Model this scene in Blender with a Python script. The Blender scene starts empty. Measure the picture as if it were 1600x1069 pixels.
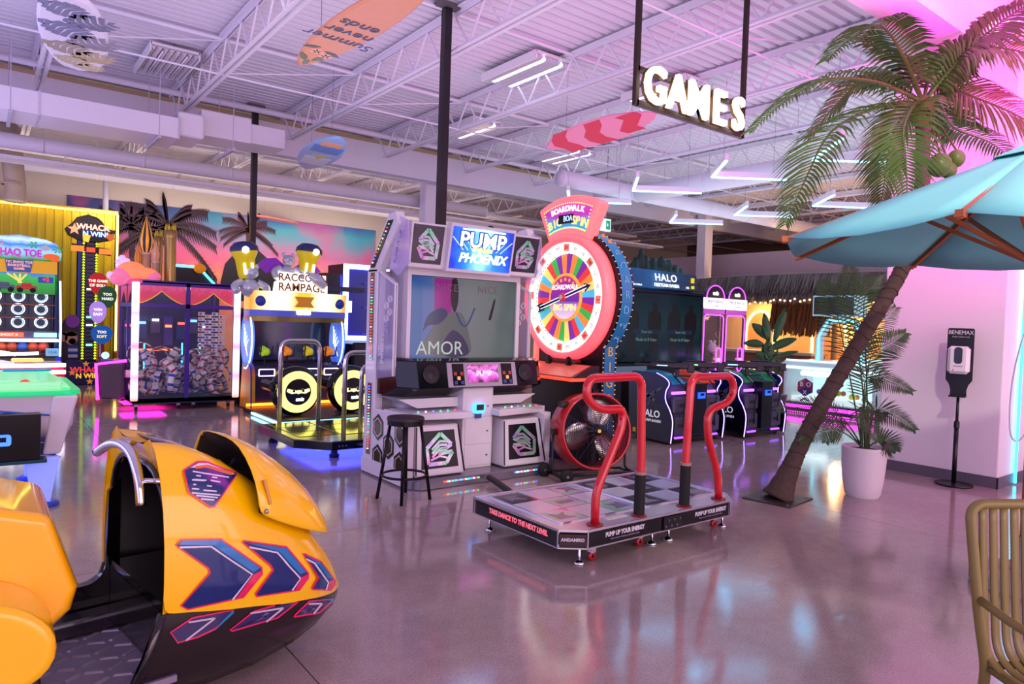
import bpy, math, random
from math import sin, cos, pi, radians, sqrt, atan2
from mathutils import Vector, Matrix
random.seed(7)
scene = bpy.context.scene
COL = scene.collection

# ---------------------------------------------------------------- camera
CAM = Vector((0.0, 0.0, 1.55)); FPX = 1086.565
_yaw, _pit, _rol = radians(52.446), radians(1.7026), radians(1.9396)
FWD = Vector((cos(_yaw)*cos(_pit), sin(_yaw)*cos(_pit), -sin(_pit)))
_rt = Vector((sin(_yaw), -cos(_yaw), 0)); _up = _rt.cross(FWD)
IX = _rt*cos(_rol) + _up*sin(_rol); IY = -_rt*sin(_rol) + _up*cos(_rol)
cam_d = bpy.data.cameras.new('camera'); cam_d.sensor_width = 36.0; cam_d.lens = FPX/1600*36
cam_d.clip_start = 0.05; cam_d.clip_end = 200
cam = bpy.data.objects.new('camera', cam_d); COL.objects.link(cam)
M3 = Matrix((IX, IY, -FWD)).transposed()
cam.matrix_world = Matrix.Translation(CAM) @ M3.to_4x4()
scene.camera = cam

# ---------------------------------------------------------------- world, exposure, large lights
scene.view_settings.view_transform = 'Standard'; scene.view_settings.look = 'None'
scene.view_settings.gamma = 1.0; scene.view_settings.exposure = 0.3
scene.view_settings.use_curve_mapping = False
world = bpy.data.worlds.new('hall_air'); scene.world = world; world.use_nodes = True
bg = world.node_tree.nodes['Background']; bg.inputs[0].default_value = (0.62, 0.46, 0.86, 1); bg.inputs[1].default_value = 0.30

def area_light(name, loc, target, size, size_y, power, col, spread=180):
    d = bpy.data.lights.new(name, 'AREA'); d.shape = 'RECTANGLE'; d.size = size; d.size_y = size_y
    d.energy = power; d.color = col; d.spread = radians(spread)
    o = bpy.data.objects.new(name, d); COL.objects.link(o); o.location = loc
    v = Vector(target) - Vector(loc); o.rotation_euler = v.to_track_quat('-Z', 'Y').to_euler(); return o
def point_light(name, loc, power, col, r=0.1):
    d = bpy.data.lights.new(name, 'POINT'); d.energy = power; d.color = col; d.shadow_soft_size = r
    o = bpy.data.objects.new(name, d); COL.objects.link(o); o.location = loc; return o
# soft fill added behind the camera and along the unseen left side
area_light('front_fill', (7.0, -4.7, 2.2), (7.0, 6, 1.2), 22, 4.0, 800, (1.0, 0.72, 0.84))
area_light('side_fill', (-5.7, 7.0, 2.3), (6, 7.0, 2.9), 20, 4.0, 420, (0.56, 0.50, 1.0))
# area lights without fixtures, added below the roof deck to brighten it
area_light('deck_fill_centre', (4.5, 5.0, 3.0), (4.5, 5.0, 6.0), 7, 9, 125, (0.92, 0.74, 1.0))
area_light('deck_fill_left', (-1.5, 7.0, 3.0), (-1.5, 7.0, 6.0), 4, 10, 100, (0.60, 0.56, 1.0))
area_light('deck_fill_right', (12.0, 7.5, 3.2), (12.0, 7.5, 6.0), 7, 8, 135, (0.80, 0.88, 1.0))
# magenta wash over the lounge at the right
area_light('lounge_magenta_wash', (6.7, 0.8, 3.5), (8.3, 2.8, 5.0), 1.6, 0.5, 200, (1.0, 0.0, 0.60), 140)
spot = bpy.data.lights.new('track_spot', 'SPOT'); spot.energy = 420; spot.color = (1.0, 0.90, 0.76); spot.spot_size = radians(75); spot.spot_blend = 0.6; spot.shadow_soft_size = 0.12
spo = bpy.data.objects.new('track_spot', spot); COL.objects.link(spo); spo.location = (3.4, -0.2, 4.7); spo.rotation_euler = (Vector((5.6, 2.2, 2.4))-Vector(spo.location)).to_track_quat('-Z', 'Y').to_euler()
# added fill without fixtures for mural and back bay; warm lamps in the hut
area_light('mural_fill', (5.5, 17.0, 3.6), (5.5, 19.0, 2.3), 7.5, 0.3, 80, (1.0, 0.88, 0.78))
area_light('back_bay_fill', (5.0, 15.3, 3.2), (5.0, 15.6, 5.1), 12, 1.5, 95, (1.0, 0.84, 0.72))
for _y in (6.0, 8.2, 10.4): point_light('hut_lamp', (15.9, _y, 1.9), 65, (1.0, 0.62, 0.28), 0.15)
point_light('far_room_lamp', (20.5, 6.0, 3.6), 130, (1.0, 0.50, 0.24), 0.3)

# ---------------------------------------------------------------- pixel helpers (1600x1069) -> world points
def _ray(x, y): return FWD + IX*((x-800)/FPX) - IY*((y-534.5)/FPX)
def PZ(x, y, z=0.0): d = _ray(x, y); return CAM + d*((z-CAM.z)/d.z)
def PX(x, y, X): d = _ray(x, y); return CAM + d*(X/d.x)
def PY(x, y, Y): d = _ray(x, y); return CAM + d*(Y/d.y)

# ---------------------------------------------------------------- materials
def lin(c):
    if isinstance(c, str):
        c = c.lstrip('#'); c = [int(c[i:i+2], 16)/255 for i in (0, 2, 4)]
        c = [v/12.92 if v <= 0.04045 else ((v+0.055)/1.055)**2.4 for v in c]
    return (c[0], c[1], c[2], 1.0)
_mats = {}
def M(col, rough=0.5, metal=0.0, emit=0.0, ecol=None, alpha=1.0, trans=0.0, coat=0.0, var=0.06, scale=12.0, bump=0.0, ior=1.45, sheen=0.0):
    key = (str(col), rough, metal, emit, str(ecol), alpha, trans, coat, var, scale, bump)
    if key in _mats: return _mats[key]
    m = bpy.data.materials.new('mat_%03d' % len(_mats)); m.use_nodes = True
    nt = m.node_tree; b = nt.nodes['Principled BSDF']; c = lin(col)
    b.inputs['Base Color'].default_value = c; b.inputs['Roughness'].default_value = rough
    b.inputs['Metallic'].default_value = metal; b.inputs['IOR'].default_value = ior
    if coat: b.inputs['Coat Weight'].default_value = coat; b.inputs['Coat Roughness'].default_value = 0.05
    if alpha < 1: b.inputs['Alpha'].default_value = alpha
    if trans: b.inputs['Transmission Weight'].default_value = trans
    if emit:
        b.inputs['Emission Color'].default_value = lin(ecol) if ecol else c
        b.inputs['Emission Strength'].default_value = emit
    if var and not emit and not trans:
        tc = nt.nodes.new('ShaderNodeTexCoord'); n = nt.nodes.new('ShaderNodeTexNoise')
        n.inputs['Scale'].default_value = scale; n.inputs['Detail'].default_value = 4
        nt.links.new(tc.outputs['Object'], n.inputs['Vector'])
        mx = nt.nodes.new('ShaderNodeMix'); mx.data_type = 'RGBA'
        mx.inputs[6].default_value = tuple(v*(1-var) for v in c[:3])+(1,); mx.inputs[7].default_value = tuple(min(1, v*(1+var)) for v in c[:3])+(1,)
        nt.links.new(n.outputs['Fac'], mx.inputs[0]); nt.links.new(mx.outputs[2], b.inputs['Base Color'])
        if bump:
            bp = nt.nodes.new('ShaderNodeBump'); bp.inputs['Strength'].default_value = bump; bp.inputs['Distance'].default_value = 0.02
            nt.links.new(n.outputs['Fac'], bp.inputs['Height']); nt.links.new(bp.outputs['Normal'], b.inputs['Normal'])
    _mats[key] = m; return m
def EM(col, s=1.0): return M('#101010', 0.4, emit=s, ecol=col)
def ramp_mat(name, stops, axis='Z', lo=0.0, hi=1.0, emit=0.0, rough=0.4, noise=0.0, nscale=3.0, metal=0.0):
    """colour ramp along an object-space axis (a printed gradient)"""
    m = bpy.data.materials.new(name); m.use_nodes = True; nt = m.node_tree; b = nt.nodes['Principled BSDF']
    tc = nt.nodes.new('ShaderNodeTexCoord'); sp = nt.nodes.new('ShaderNodeSeparateXYZ'); nt.links.new(tc.outputs['Object'], sp.inputs[0])
    mr = nt.nodes.new('ShaderNodeMapRange'); mr.inputs[1].default_value = lo; mr.inputs[2].default_value = hi
    nt.links.new(sp.outputs[axis], mr.inputs[0]); src = mr.outputs[0]
    if noise:
        n = nt.nodes.new('ShaderNodeTexNoise'); n.inputs['Scale'].default_value = nscale; n.inputs['Detail'].default_value = 3
        nt.links.new(tc.outputs['Object'], n.inputs['Vector'])
        ma = nt.nodes.new('ShaderNodeMath'); ma.operation = 'MULTIPLY_ADD'; ma.inputs[1].default_value = noise
        nt.links.new(n.outputs['Fac'], ma.inputs[0]); nt.links.new(src, ma.inputs[2])
        ms = nt.nodes.new('ShaderNodeMath'); ms.operation = 'SUBTRACT'; ms.inputs[1].default_value = noise*0.5
        nt.links.new(ma.outputs[0], ms.inputs[0]); src = ms.outputs[0]
    cr = nt.nodes.new('ShaderNodeValToRGB'); el = cr.color_ramp.elements
    while len(el) < len(stops): el.new(0.5)
    for e, (p, c) in zip(el, stops): e.position = p
    for e, (p, c) in zip(el, stops): e.color = lin(c)
    nt.links.new(src, cr.inputs[0]); nt.links.new(cr.outputs[0], b.inputs['Base Color'])
    b.inputs['Roughness'].default_value = rough; b.inputs['Metallic'].default_value = metal
    if emit:
        nt.links.new(cr.outputs[0], b.inputs['Emission Color']); b.inputs['Emission Strength'].default_value = emit
    return m

# ---------------------------------------------------------------- mesh builder
class MB:
    def __init__(s): s.v = []; s.f = []
    def add(s, vs, fs):
        o = len(s.v); s.v += [tuple(v) for v in vs]; s.f += [tuple(i+o for i in f) for f in fs]; return s
    def box(s, x0, x1, y0, y1, z0, z1, mat=None):
        vs = [Vector((x, y, z)) for z in (z0, z1) for y in (y0, y1) for x in (x0, x1)]
        if mat is not None: vs = [mat @ v for v in vs]
        return s.add(vs, [(0,2,3,1),(4,5,7,6),(0,1,5,4),(2,6,7,3),(0,4,6,2),(1,3,7,5)])
    def cbox(s, x0, x1, y0, y1, z0, z1, c=0.01, mat=None):
        """box with chamfered vertical-section (rounded look on all edges)"""
        vs = []; fs = []
        c = min(c, (x1-x0)/2.01, (y1-y0)/2.01, (z1-z0)/2.01)
        ring = lambda a, z: [(x0+a+ (c if False else 0), 0, 0)]
        def rect(ix, z):
            X0, X1, Y0, Y1 = x0+ix, x1-ix, y0+ix, y1-ix
            k = max(0.0, c-ix)
            return [(X0+k, Y0, z), (X1-k, Y0, z), (X1, Y0+k, z), (X1, Y1-k, z), (X1-k, Y1, z), (X0+k, Y1, z), (X0, Y1-k, z), (X0, Y0+k, z)]
        for r in (rect(c*0.98, z0), rect(0, z0+c), rect(0, z1-c), rect(c*0.98, z1)): vs += r
        for k in range(3):
            for i in range(8): j = (i+1) % 8; fs.append((k*8+i, k*8+j, k*8+8+j, k*8+8+i))
        fs.append(tuple(range(7, -1, -1))); fs.append(tuple(range(24, 32)))
        vs = [Vector(v) for v in vs]
        if mat is not None: vs = [mat @ v for v in vs]
        return s.add(vs, fs)
    def prism(s, poly, axis, a, b):
        """closed 2-D polygon swept along axis: 'x': poly=(y,z) 'y': poly=(x,z) 'z': poly=(x,y)"""
        n = len(poly)
        def p3(p, t): return {'x': (t, p[0], p[1]), 'y': (p[0], t, p[1]), 'z': (p[0], p[1], t)}[axis]
        vs = [p3(p, a) for p in poly]+[p3(p, b) for p in poly]
        fs = [tuple(range(n-1, -1, -1)), tuple(range(n, 2*n))]+[(i, (i+1) % n, n+(i+1) % n, n+i) for i in range(n)]
        return s.add(vs, fs)
    def tube(s, path, r, n=8, closed=False, cap=True):
        pts = [Vector(p) for p in path]; m = len(pts)
        rs = r if isinstance(r, (list, tuple)) else [r]*m
        vs = []; up = None
        for i, p in enumerate(pts):
            if closed: t = (pts[(i+1) % m]-pts[i-1])
            else: t = pts[min(i+1, m-1)]-pts[max(i-1, 0)]
            t = t.normalized() if t.length > 1e-9 else Vector((0, 0, 1))
            if up is None:
                up = Vector((0, 0, 1)) if abs(t.z) < 0.9 else Vector((0, 1, 0))
            a = t.cross(up); a = a.normalized() if a.length > 1e-6 else t.orthogonal().normalized()
            up = a.cross(t).normalized()
            for k in range(n):
                q = 2*pi*k/n; vs.append(p+(a*cos(q)+up*sin(q))*rs[i])
        fs = []
        for i in range(m if closed else m-1):
            j = (i+1) % m
            for k in range(n): l = (k+1) % n; fs.append((i*n+k, i*n+l, j*n+l, j*n+k))
        if cap and not closed: fs.append(tuple(range(n-1, -1, -1))); fs.append(tuple((m-1)*n+k for k in range(n)))
        return s.add(vs, fs)
    def bar(s, p0, p1, w, h=None, up=(0, 0, 1)):
        """rectangular bar between two points"""
        h = h or w; p0 = Vector(p0); p1 = Vector(p1); t = (p1-p0).normalized(); u = Vector(up)
        a = t.cross(u)
        if a.length < 1e-4: a = t.cross(Vector((0, 1, 0)))
        a = a.normalized()*w/2; u = a.cross(t).normalized()*h/2
        vs = [p+a*i+u*j for p in (p0, p1) for (i, j) in ((-1, -1), (1, -1), (1, 1), (-1, 1))]
        return s.add(vs, [(0,1,2,3),(7,6,5,4),(0,4,5,1),(1,5,6,2),(2,6,7,3),(3,7,4,0)])
    def lathe(s, prof, n=20, o=(0, 0, 0), axis='z', a0=0.0, a1=2*pi):
        full = abs(a1-a0-2*pi) < 1e-6; st = n if full else n+1; vs = []
        for (r, z) in prof:
            for k in range(st):
                q = a0+(a1-a0)*k/n; x, y = r*cos(q), r*sin(q)
                p = {'z': (x, y, z), 'y': (x, -z, y), 'x': (z, x, y)}[axis]
                vs.append((p[0]+o[0], p[1]+o[1], p[2]+o[2]))
        fs = []
        for i in range(len(prof)-1):
            for k in range(n): l = (k+1) % st; fs.append((i*st+k, i*st+l, (i+1)*st+l, (i+1)*st+k))
        return s.add(vs, fs)
    def ell(s, c, r, n=12, m=8, mat=None):
        vs = []; fs = []; rx, ry, rz = r if isinstance(r, (tuple, list)) else (r, r, r)
        for i in range(m+1):
            t = pi*i/m
            for k in range(n):
                q = 2*pi*k/n; v = Vector((rx*sin(t)*cos(q), ry*sin(t)*sin(q), rz*cos(t)))
                if mat is not None: v = mat @ v
                vs.append(v+Vector(c))
        for i in range(m):
            for k in range(n): l = (k+1) % n; fs.append((i*n+k, (i+1)*n+k, (i+1)*n+l, i*n+l))
        return s.add(vs, fs)
    def loft(s, rings, closed=True, caps=True):
        n = len(rings[0]); vs = [p for r in rings for p in r]; fs = []
        for i in range(len(rings)-1):
            for k in range(n if closed else n-1): l = (k+1) % n; fs.append((i*n+k, i*n+l, (i+1)*n+l, (i+1)*n+k))
        if caps and closed: fs.append(tuple(range(n-1, -1, -1))); fs.append(tuple((len(rings)-1)*n+k for k in range(n)))
        return s.add(vs, fs)
    def quad(s, a, b, c, d): return s.add([a, b, c, d], [(0, 1, 2, 3)])
    def mesh(s, name, mat, smooth=False):
        me = bpy.data.meshes.new(name); me.from_pydata([tuple(v) for v in s.v], [], s.f); me.validate(); me.update()
        if mat: me.materials.append(mat)
        if smooth:
            for p in me.polygons: p.use_smooth = True
        return me
    def build(s, name, mat, parent=None, smooth=False, bevel=0.0, sub=0, solid=0.0, loc=None, rot=None):
        return obj(name, s.mesh(name, mat, smooth), parent, bevel, sub, solid, loc, rot)
def obj(name, me, parent=None, bevel=0.0, sub=0, solid=0.0, loc=None, rot=None):
    o = bpy.data.objects.new(name, me); COL.objects.link(o)
    if parent is not None: o.parent = parent
    if loc is not None: o.location = loc
    if rot is not None: o.rotation_euler = rot
    if solid: md = o.modifiers.new('solid', 'SOLIDIFY'); md.thickness = solid; md.offset = 0
    if bevel:
        md = o.modifiers.new('bevel', 'BEVEL'); md.width = bevel; md.segments = 2; md.limit_method = 'ANGLE'; md.angle_limit = radians(40)
        if bevel >= 0.018:
            md.segments = 4; md.harden_normals = True
            for pl in me.polygons: pl.use_smooth = True
    if sub: md = o.modifiers.new('sub', 'SUBSURF'); md.levels = sub; md.render_levels = sub
    return o
def tag(o, label=None, cat=None, group=None, kind=None):
    if label: o['label'] = label
    if cat: o['category'] = cat
    if group: o['group'] = group
    if kind: o['kind'] = kind
    return o
def thing(name, label, cat, loc=(0, 0, 0), rz=0.0, group=None):
    o = bpy.data.objects.new(name, None); COL.objects.link(o); o.location = loc; o.rotation_euler = (0, 0, rz); o.empty_display_size = 0.1
    return tag(o, label, cat, group)
def copy_tree(o, parent=None):
    c = o.copy(); COL.objects.link(c); c.parent = parent
    for ch in list(o.children): copy_tree(ch, c)
    return c
def text(body, size, mat, parent, loc, rot=(pi/2, 0, 0), ext=0.002, name='lettering', align='CENTER', off=0.0, sx=1.0, shear=0.0, bevel=0.0, space=1.0):
    cu = bpy.data.curves.new(name, 'FONT'); cu.body = body; cu.size = size; cu.align_x = align; cu.align_y = 'CENTER'
    cu.extrude = ext; cu.offset = off; cu.shear = shear; cu.bevel_depth = bevel; cu.space_character = space; cu.resolution_u = 3; cu.fill_mode = 'BOTH'
    t = bpy.data.objects.new('tmp_text', cu); me = bpy.data.meshes.new_from_object(t)
    bpy.data.objects.remove(t); bpy.data.curves.remove(cu)
    me.name = name; me.materials.clear(); me.materials.append(mat)
    o = obj(name, me, parent, loc=loc, rot=rot); o.scale = (sx, 1, 1); return o
def arc(cx, cy, r, a0, a1, n): return [(cx+r*cos(a0+(a1-a0)*i/n), cy+r*sin(a0+(a1-a0)*i/n)) for i in range(n+1)]
def rrect(x0, x1, y0, y1, r, n=4):
    return arc(x1-r, y0+r, r, -pi/2, 0, n)+arc(x1-r, y1-r, r, 0, pi/2, n)+arc(x0+r, y1-r, r, pi/2, pi, n)+arc(x0+r, y0+r, r, pi, 1.5*pi, n)
def smooth_path(pts, seg=6):
    """Catmull-Rom through the points"""
    P = [Vector(p) for p in pts]; out = []
    for i in range(len(P)-1):
        a = P[max(i-1, 0)]; b = P[i]; c = P[i+1]; d = P[min(i+2, len(P)-1)]
        for k in range(seg):
            t = k/seg
            out.append(0.5*((2*b)+(c-a)*t+(2*a-5*b+4*c-d)*t*t+(3*b-a-3*c+d)*t**3))
    out.append(P[-1]); return out
def round_path(pts, r, n=5):
    """polyline with its corners rounded"""
    P = [Vector(p) for p in pts]; out = [P[0]]
    for i in range(1, len(P)-1):
        a = (P[i-1]-P[i]); b = (P[i+1]-P[i]); rr = min(r, a.length*0.49, b.length*0.49)
        p0 = P[i]+a.normalized()*rr; p1 = P[i]+b.normalized()*rr
        for k in range(n+1):
            t = k/n; out.append(p0*(1-t)**2+P[i]*2*t*(1-t)+p1*t*t)
    out.append(P[-1]); return out
# common materials
WHITE = M('#e6e2e6', 0.35, var=0.03); WHITE_G = M('#eae6ea', 0.18, var=0.02); BLACK = M('#0b0a0d', 0.35, var=0.1); BLACK_G = M('#060608', 0.12, var=0.1)
DARK = M('#17151b', 0.5, var=0.1); CHROME = M('#d8d8de', 0.12, 1.0, var=0.03); STEEL = M('#8f9096', 0.3, 1.0, var=0.05); RUBBER = M('#0d0d0e', 0.7, var=0.1)
GLASS = M('#8a90a8', 0.03, alpha=0.07, var=0.0); GLASS_D = M('#101420', 0.04, alpha=0.55, var=0.0)
# ================================================================ SETTING
# ---- floor: polished concrete with saw-cut joints
def concrete():
    m = bpy.data.materials.new('polished_concrete'); m.use_nodes = True; nt = m.node_tree; b = nt.nodes['Principled BSDF']
    tc = nt.nodes.new('ShaderNodeTexCoord')
    def noise(sc, det=6, rough=0.6):
        n = nt.nodes.new('ShaderNodeTexNoise'); n.inputs['Scale'].default_value = sc; n.inputs['Detail'].default_value = det; n.inputs['Roughness'].default_value = rough
        nt.links.new(tc.outputs['Object'], n.inputs['Vector']); return n.outputs['Fac']
    cr = nt.nodes.new('ShaderNodeValToRGB'); e = cr.color_ramp.elements
    e[0].position = 0.3; e[0].color = lin('#94837f'); e[1].position = 0.72; e[1].color = lin('#b9a7a0'); 
    n1 = noise(0.9); n2 = noise(9.0, 8, 0.7); n3 = noise(90.0, 3)
    mx = nt.nodes.new('ShaderNodeMix'); mx.inputs[0].default_value = 0.4; nt.links.new(n1, mx.inputs[2]); nt.links.new(n2, mx.inputs[3])
    nt.links.new(mx.outputs[0], cr.inputs[0])
    sp = nt.nodes.new('ShaderNodeMix'); sp.data_type = 'RGBA'; sp.blend_type = 'MULTIPLY'; sp.inputs[0].default_value = 0.25
    cr3 = nt.nodes.new('ShaderNodeValToRGB'); cr3.color_ramp.elements[0].position = 0.35; cr3.color_ramp.elements[1].position = 0.6
    nt.links.new(n3, cr3.inputs[0]); nt.links.new(cr.outputs[0], sp.inputs[6]); nt.links.new(cr3.outputs[0], sp.inputs[7])
    nt.links.new(sp.outputs[2], b.inputs['Base Color'])
    rr = nt.nodes.new('ShaderNodeMapRange'); rr.inputs[1].default_value = 0.3; rr.inputs[2].default_value = 0.7; rr.inputs[3].default_value = 0.05; rr.inputs[4].default_value = 0.14
    nt.links.new(n2, rr.inputs[0]); nt.links.new(rr.outputs[0], b.inputs['Roughness'])
    b.inputs['Specular IOR Level'].default_value = 0.85
    bp = nt.nodes.new('ShaderNodeBump'); bp.inputs['Strength'].default_value = 0.035; bp.inputs['Distance'].default_value = 0.01
    nt.links.new(n2, bp.inputs['Height']); nt.links.new(bp.outputs['Normal'], b.inputs['Normal'])
    return m
CONC = concrete()
fl = MB().box(-8, 26, -8, 24, -0.2, -0.006).build('floor', M('#4a4446', 0.8)); tag(fl, 'polished grey concrete floor slab with saw cut joints', kind='structure')
xs = [-8, -3.6, 1.15, 5.9, 10.6, 15.4, 20.2, 26]; ys = [-8, -4.2, 0.2, 4.65, 9.1, 13.5, 18, 24]
for i in range(7):
    for j in range(7):
        MB().box(xs[i]+0.003, xs[i+1]-0.003, ys[j]+0.003, ys[j+1]-0.003, -0.1, 0).build('concrete_slab', CONC, fl)

# ---- ceiling: ribbed steel deck, open web joists, bridging pipes
CEIL = M('#d9d3df', 0.55, var=0.05, scale=2.0)
JOI = M('#dcd6e2', 0.5, var=0.04)
DECK_Z = 5.12
mb = MB(); prof = []
y = -5.0
while y < 24:
    prof += [(y, DECK_Z), (y+0.085, DECK_Z), (y+0.1, DECK_Z+0.038), (y+0.138, DECK_Z+0.038)]; y += 0.153
n = len(prof); xa, xb = -6.0, 24.0
vs = [(xa, p[0], p[1]) for p in prof]+[(xb, p[0], p[1]) for p in prof]
mb.add(vs, [(i, i+1, n+i+1, n+i) for i in range(n-1)])
ceiling = mb.build('ceiling', CEIL); tag(ceiling, 'white ribbed steel roof deck with open web joists', kind='structure')
roof = MB().box(-6, 24, -5, 24, DECK_Z+0.06, DECK_Z+0.2).build('roof_board', M('#8f8a94', 0.8), ceiling)
def joist_mesh(y0, y1, name, dep=0.5, pan=0.62):
    ch = MB(); zb = DECK_Z-0.52; zt = DECK_Z-0.045
    for dx in (-0.038, 0.038):
        ch.box(dx-0.024, dx+0.024, y0+0.45, y1-0.5, zb, zb+0.012); ch.box(dx*0.42-0.005, dx*0.42+0.005, y0+0.45, y1-0.5, zb, zb+0.055)
        ch.box(dx-0.03, dx+0.03, y0, y1, zt, zt+0.014); ch.box(dx*0.42-0.005, dx*0.42+0.005, y0, y1, zt-0.05, zt)
    wb = MB(); y = y0+0.05; up = True; zz = [(zt-0.02), (zb+0.03)]; k = 0; p = (0, y, zt-0.02)
    while y < y1-0.4:
        y2 = y+pan/2+ (0.3 if k == 0 else 0); q = (0, y2, zz[(k+1) % 2]); wb.bar(p, q, 0.02, 0.02); p = q; y = y2; k += 1
    wb.bar(p, (0, y1-0.05, zt-0.02), 0.02, 0.02)
    return ch.mesh('roof_joist', JOI), wb.mesh('web', JOI)
near = joist_mesh(-4.6, 12.7, 'near'); far = joist_mesh(13.0, 23.8, 'far')
JX = [2.48+1.842*k for k in range(-3, 11)]
for x in JX:
    for me, wb in (near, far):
        j = obj('roof_joist', me, ceiling, loc=(x, 0, 0)); obj('web', wb, j)
for (yy, zz, r) in ((9.55, DECK_Z-0.51, 0.013), (9.55, DECK_Z-0.06, 0.03), (4.6, DECK_Z-0.51, 0.013), (1.2, DECK_Z-0.51, 0.013), (12.05, DECK_Z-0.16, 0.05), (16.2, DECK_Z-0.5, 0.02), (15.0, DECK_Z-0.3, 0.045), (18.2, DECK_Z-0.5, 0.02), (6.9, DECK_Z-0.055, 0.022)):
    MB().tube([(-6, yy, zz), (24, yy, zz)], r, 8).build('bridging_pipe', JOI, ceiling, smooth=True)
for k, x in enumerate(JX[:-1]):   # crossed bridging between the joists
    for yy in (4.6, 9.55):
        b = MB(); b.bar((x, yy, DECK_Z-0.5), (x+1.842, yy, DECK_Z-0.08), 0.016); b.build('bridging_bar', JOI, ceiling)

# ---- girder fascia between the two roof bays
FASC = M('#d6d0dc', 0.5, var=0.04, scale=1.5)
fa = MB().box(-6, 24, 12.72, 12.98, 4.43, 4.98).build('trim_1', FASC); tag(fa, 'white girder fascia spanning the hall under the roof joists', kind='structure')
MB().box(-6, 24, 12.66, 13.04, 4.98, 5.03).build('girder_flange', M('#b59b72', 0.6), fa)
# ---- back wall with the mural above dado height
WALLW = M('#d8cfd4', 0.6, var=0.04, scale=1.2)
wb_ = MB().box(-6, 24, 19.0, 19.2, 0, 5.15).build('wall_back', M('#cfc0b4', 0.6, var=0.04)); tag(wb_, 'cream back wall above the painted sunset mural', kind='structure')
# ---- white pier at the right with its grey baseboard
wr = MB().box(8.3, 9.6, 2.56, 3.76, 0, DECK_Z).build('wall_right', M('#e3d7df', 0.5, var=0.03, scale=2.0), bevel=0.012); tag(wr, 'white painted pier behind the hand sanitizer', kind='structure')
bb = MB(); bb.box(8.285, 8.3, 2.55, 3.77, 0, 0.115); bb.box(8.285, 9.6, 2.545, 2.56, 0, 0.115); bb.box(8.285, 9.6, 3.76, 3.775, 0, 0.115)
tag(bb.build('baseboard_right', M('#5c5562', 0.5)), 'grey vinyl baseboard along the white pier', kind='structure')
wl = MB().box(9.6, 9.75, -4, 2.56, 0, DECK_Z).build('wall_lounge', M('#dfd4dc', 0.5, var=0.03)); tag(wl, 'recessed lounge wall washed in cyan and magenta light', kind='structure')
# pink bulkhead hung below the deck over the lounge
bk = MB().box(3.4, 9.7, 2.63, 3.0, 4.3, 5.1).build('trim_2', M('#e6dbe4', 0.5, var=0.03)); tag(bk, 'boxed bulkhead under the deck glowing pink over the lounge', kind='structure')
# ================================================================ DANCE GAME CABINET, STAGE, STOOL, FAN
def holo(name):
    m = bpy.data.materials.new(name); m.use_nodes = True; nt = m.node_tree; b = nt.nodes['Principled BSDF']
    tc = nt.nodes.new('ShaderNodeTexCoord'); n = nt.nodes.new('ShaderNodeTexNoise'); n.inputs['Scale'].default_value = 4.0; n.inputs['Detail'].default_value = 1
    nt.links.new(tc.outputs['Object'], n.inputs['Vector'])
    cr = nt.nodes.new('ShaderNodeValToRGB'); el = cr.color_ramp.elements
    st = [(0.3, '#6f78c8'), (0.42, '#c9c3d8'), (0.5, '#7fd6a8'), (0.58, '#d7d0de'), (0.66, '#d890c8'), (0.75, '#8fb8ea')]
    while len(el) < len(st): el.new(0.5)
    for e, (p, c) in zip(el, st): e.position = p
    for e, (p, c) in zip(el, st): e.color = lin(c)
    nt.links.new(n.outputs['Fac'], cr.inputs[0]); nt.links.new(cr.outputs[0], b.inputs['Base Color'])
    b.inputs['Metallic'].default_value = 0.45; b.inputs['Roughness'].default_value = 0.28
    return m
HOLO = holo('holographic_foil')
LEDC = [EM('#30ff9a', 2.2), EM('#ff4040', 2.2), EM('#4a6bff', 3), EM('#e8f0ff', 2)]
def leds(p0, p1, n, s, parent, seq=None, name='led_row'):
    p0 = Vector(p0); p1 = Vector(p1); ms = [MB() for _ in LEDC]; rnd = random.Random(n)
    for i in range(n):
        c = p0+(p1-p0)*((i+0.5)/n); k = seq[i % len(seq)] if seq else rnd.randrange(4)
        ms[k].box(c.x-s, c.x+s, c.y-s, c.y+s, c.z-s, c.z+s)
    for k, mm in enumerate(ms):
        if mm.v: mm.build(name, LEDC[k], parent)['kind'] = 'stuff'
def ring_poly(mb, outer, inner, axis, a, b):
    """flat frame between two polygons with the same vertex count"""
    n = len(outer)
    def p3(p, t): return {'x': (t, p[0], p[1]), 'y': (p[0], t, p[1]), 'z': (p[0], p[1], t)}[axis]
    vs = [p3(p, a) for p in outer]+[p3(p, a) for p in inner]+[p3(p, b) for p in outer]+[p3(p, b) for p in inner]
    fs = []
    for i in range(n):
        j = (i+1) % n
        fs += [(i, j, n+j, n+i), (2*n+i, 3*n+i, 3*n+j, 2*n+j), (i, 2*n+i, 2*n+j, j), (n+i, n+j, 3*n+j, 3*n+i)]
    return mb.add(vs, fs)
def chevrons(parent, cx, cz, w, h, y, flip=1, tilt=0.0):
    """the angular arrow emblem in foil: nested folded bands"""
    g = MB(); k = flip
    def band(pts, t):
        for (a, b) in zip(pts[:-1], pts[1:]):
            g.bar((cx+k*a[0]*w, y, cz+a[1]*h), (cx+k*b[0]*w, y, cz+b[1]*h), 0.004, t, up=(0, 0, 1))
    band([(-0.42, 0.05), (0.05, 0.47), (0.40, 0.12), (-0.05, -0.12), (0.42, -0.10), (0.2, -0.42), (-0.38, -0.42), (-0.42, 0.05)], 0.036)
    for q in range(3):
        o = 0.11*q
        band([(-0.25, -0.22+o), (0.02, 0.02+o), (0.26, 0.02+o*0.9)], 0.022)
    band([(-0.3, -0.3), (0.0, -0.2), (0.25, -0.28)], 0.018)
    return g.build('arrow_emblem', HOLO, parent)

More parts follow.
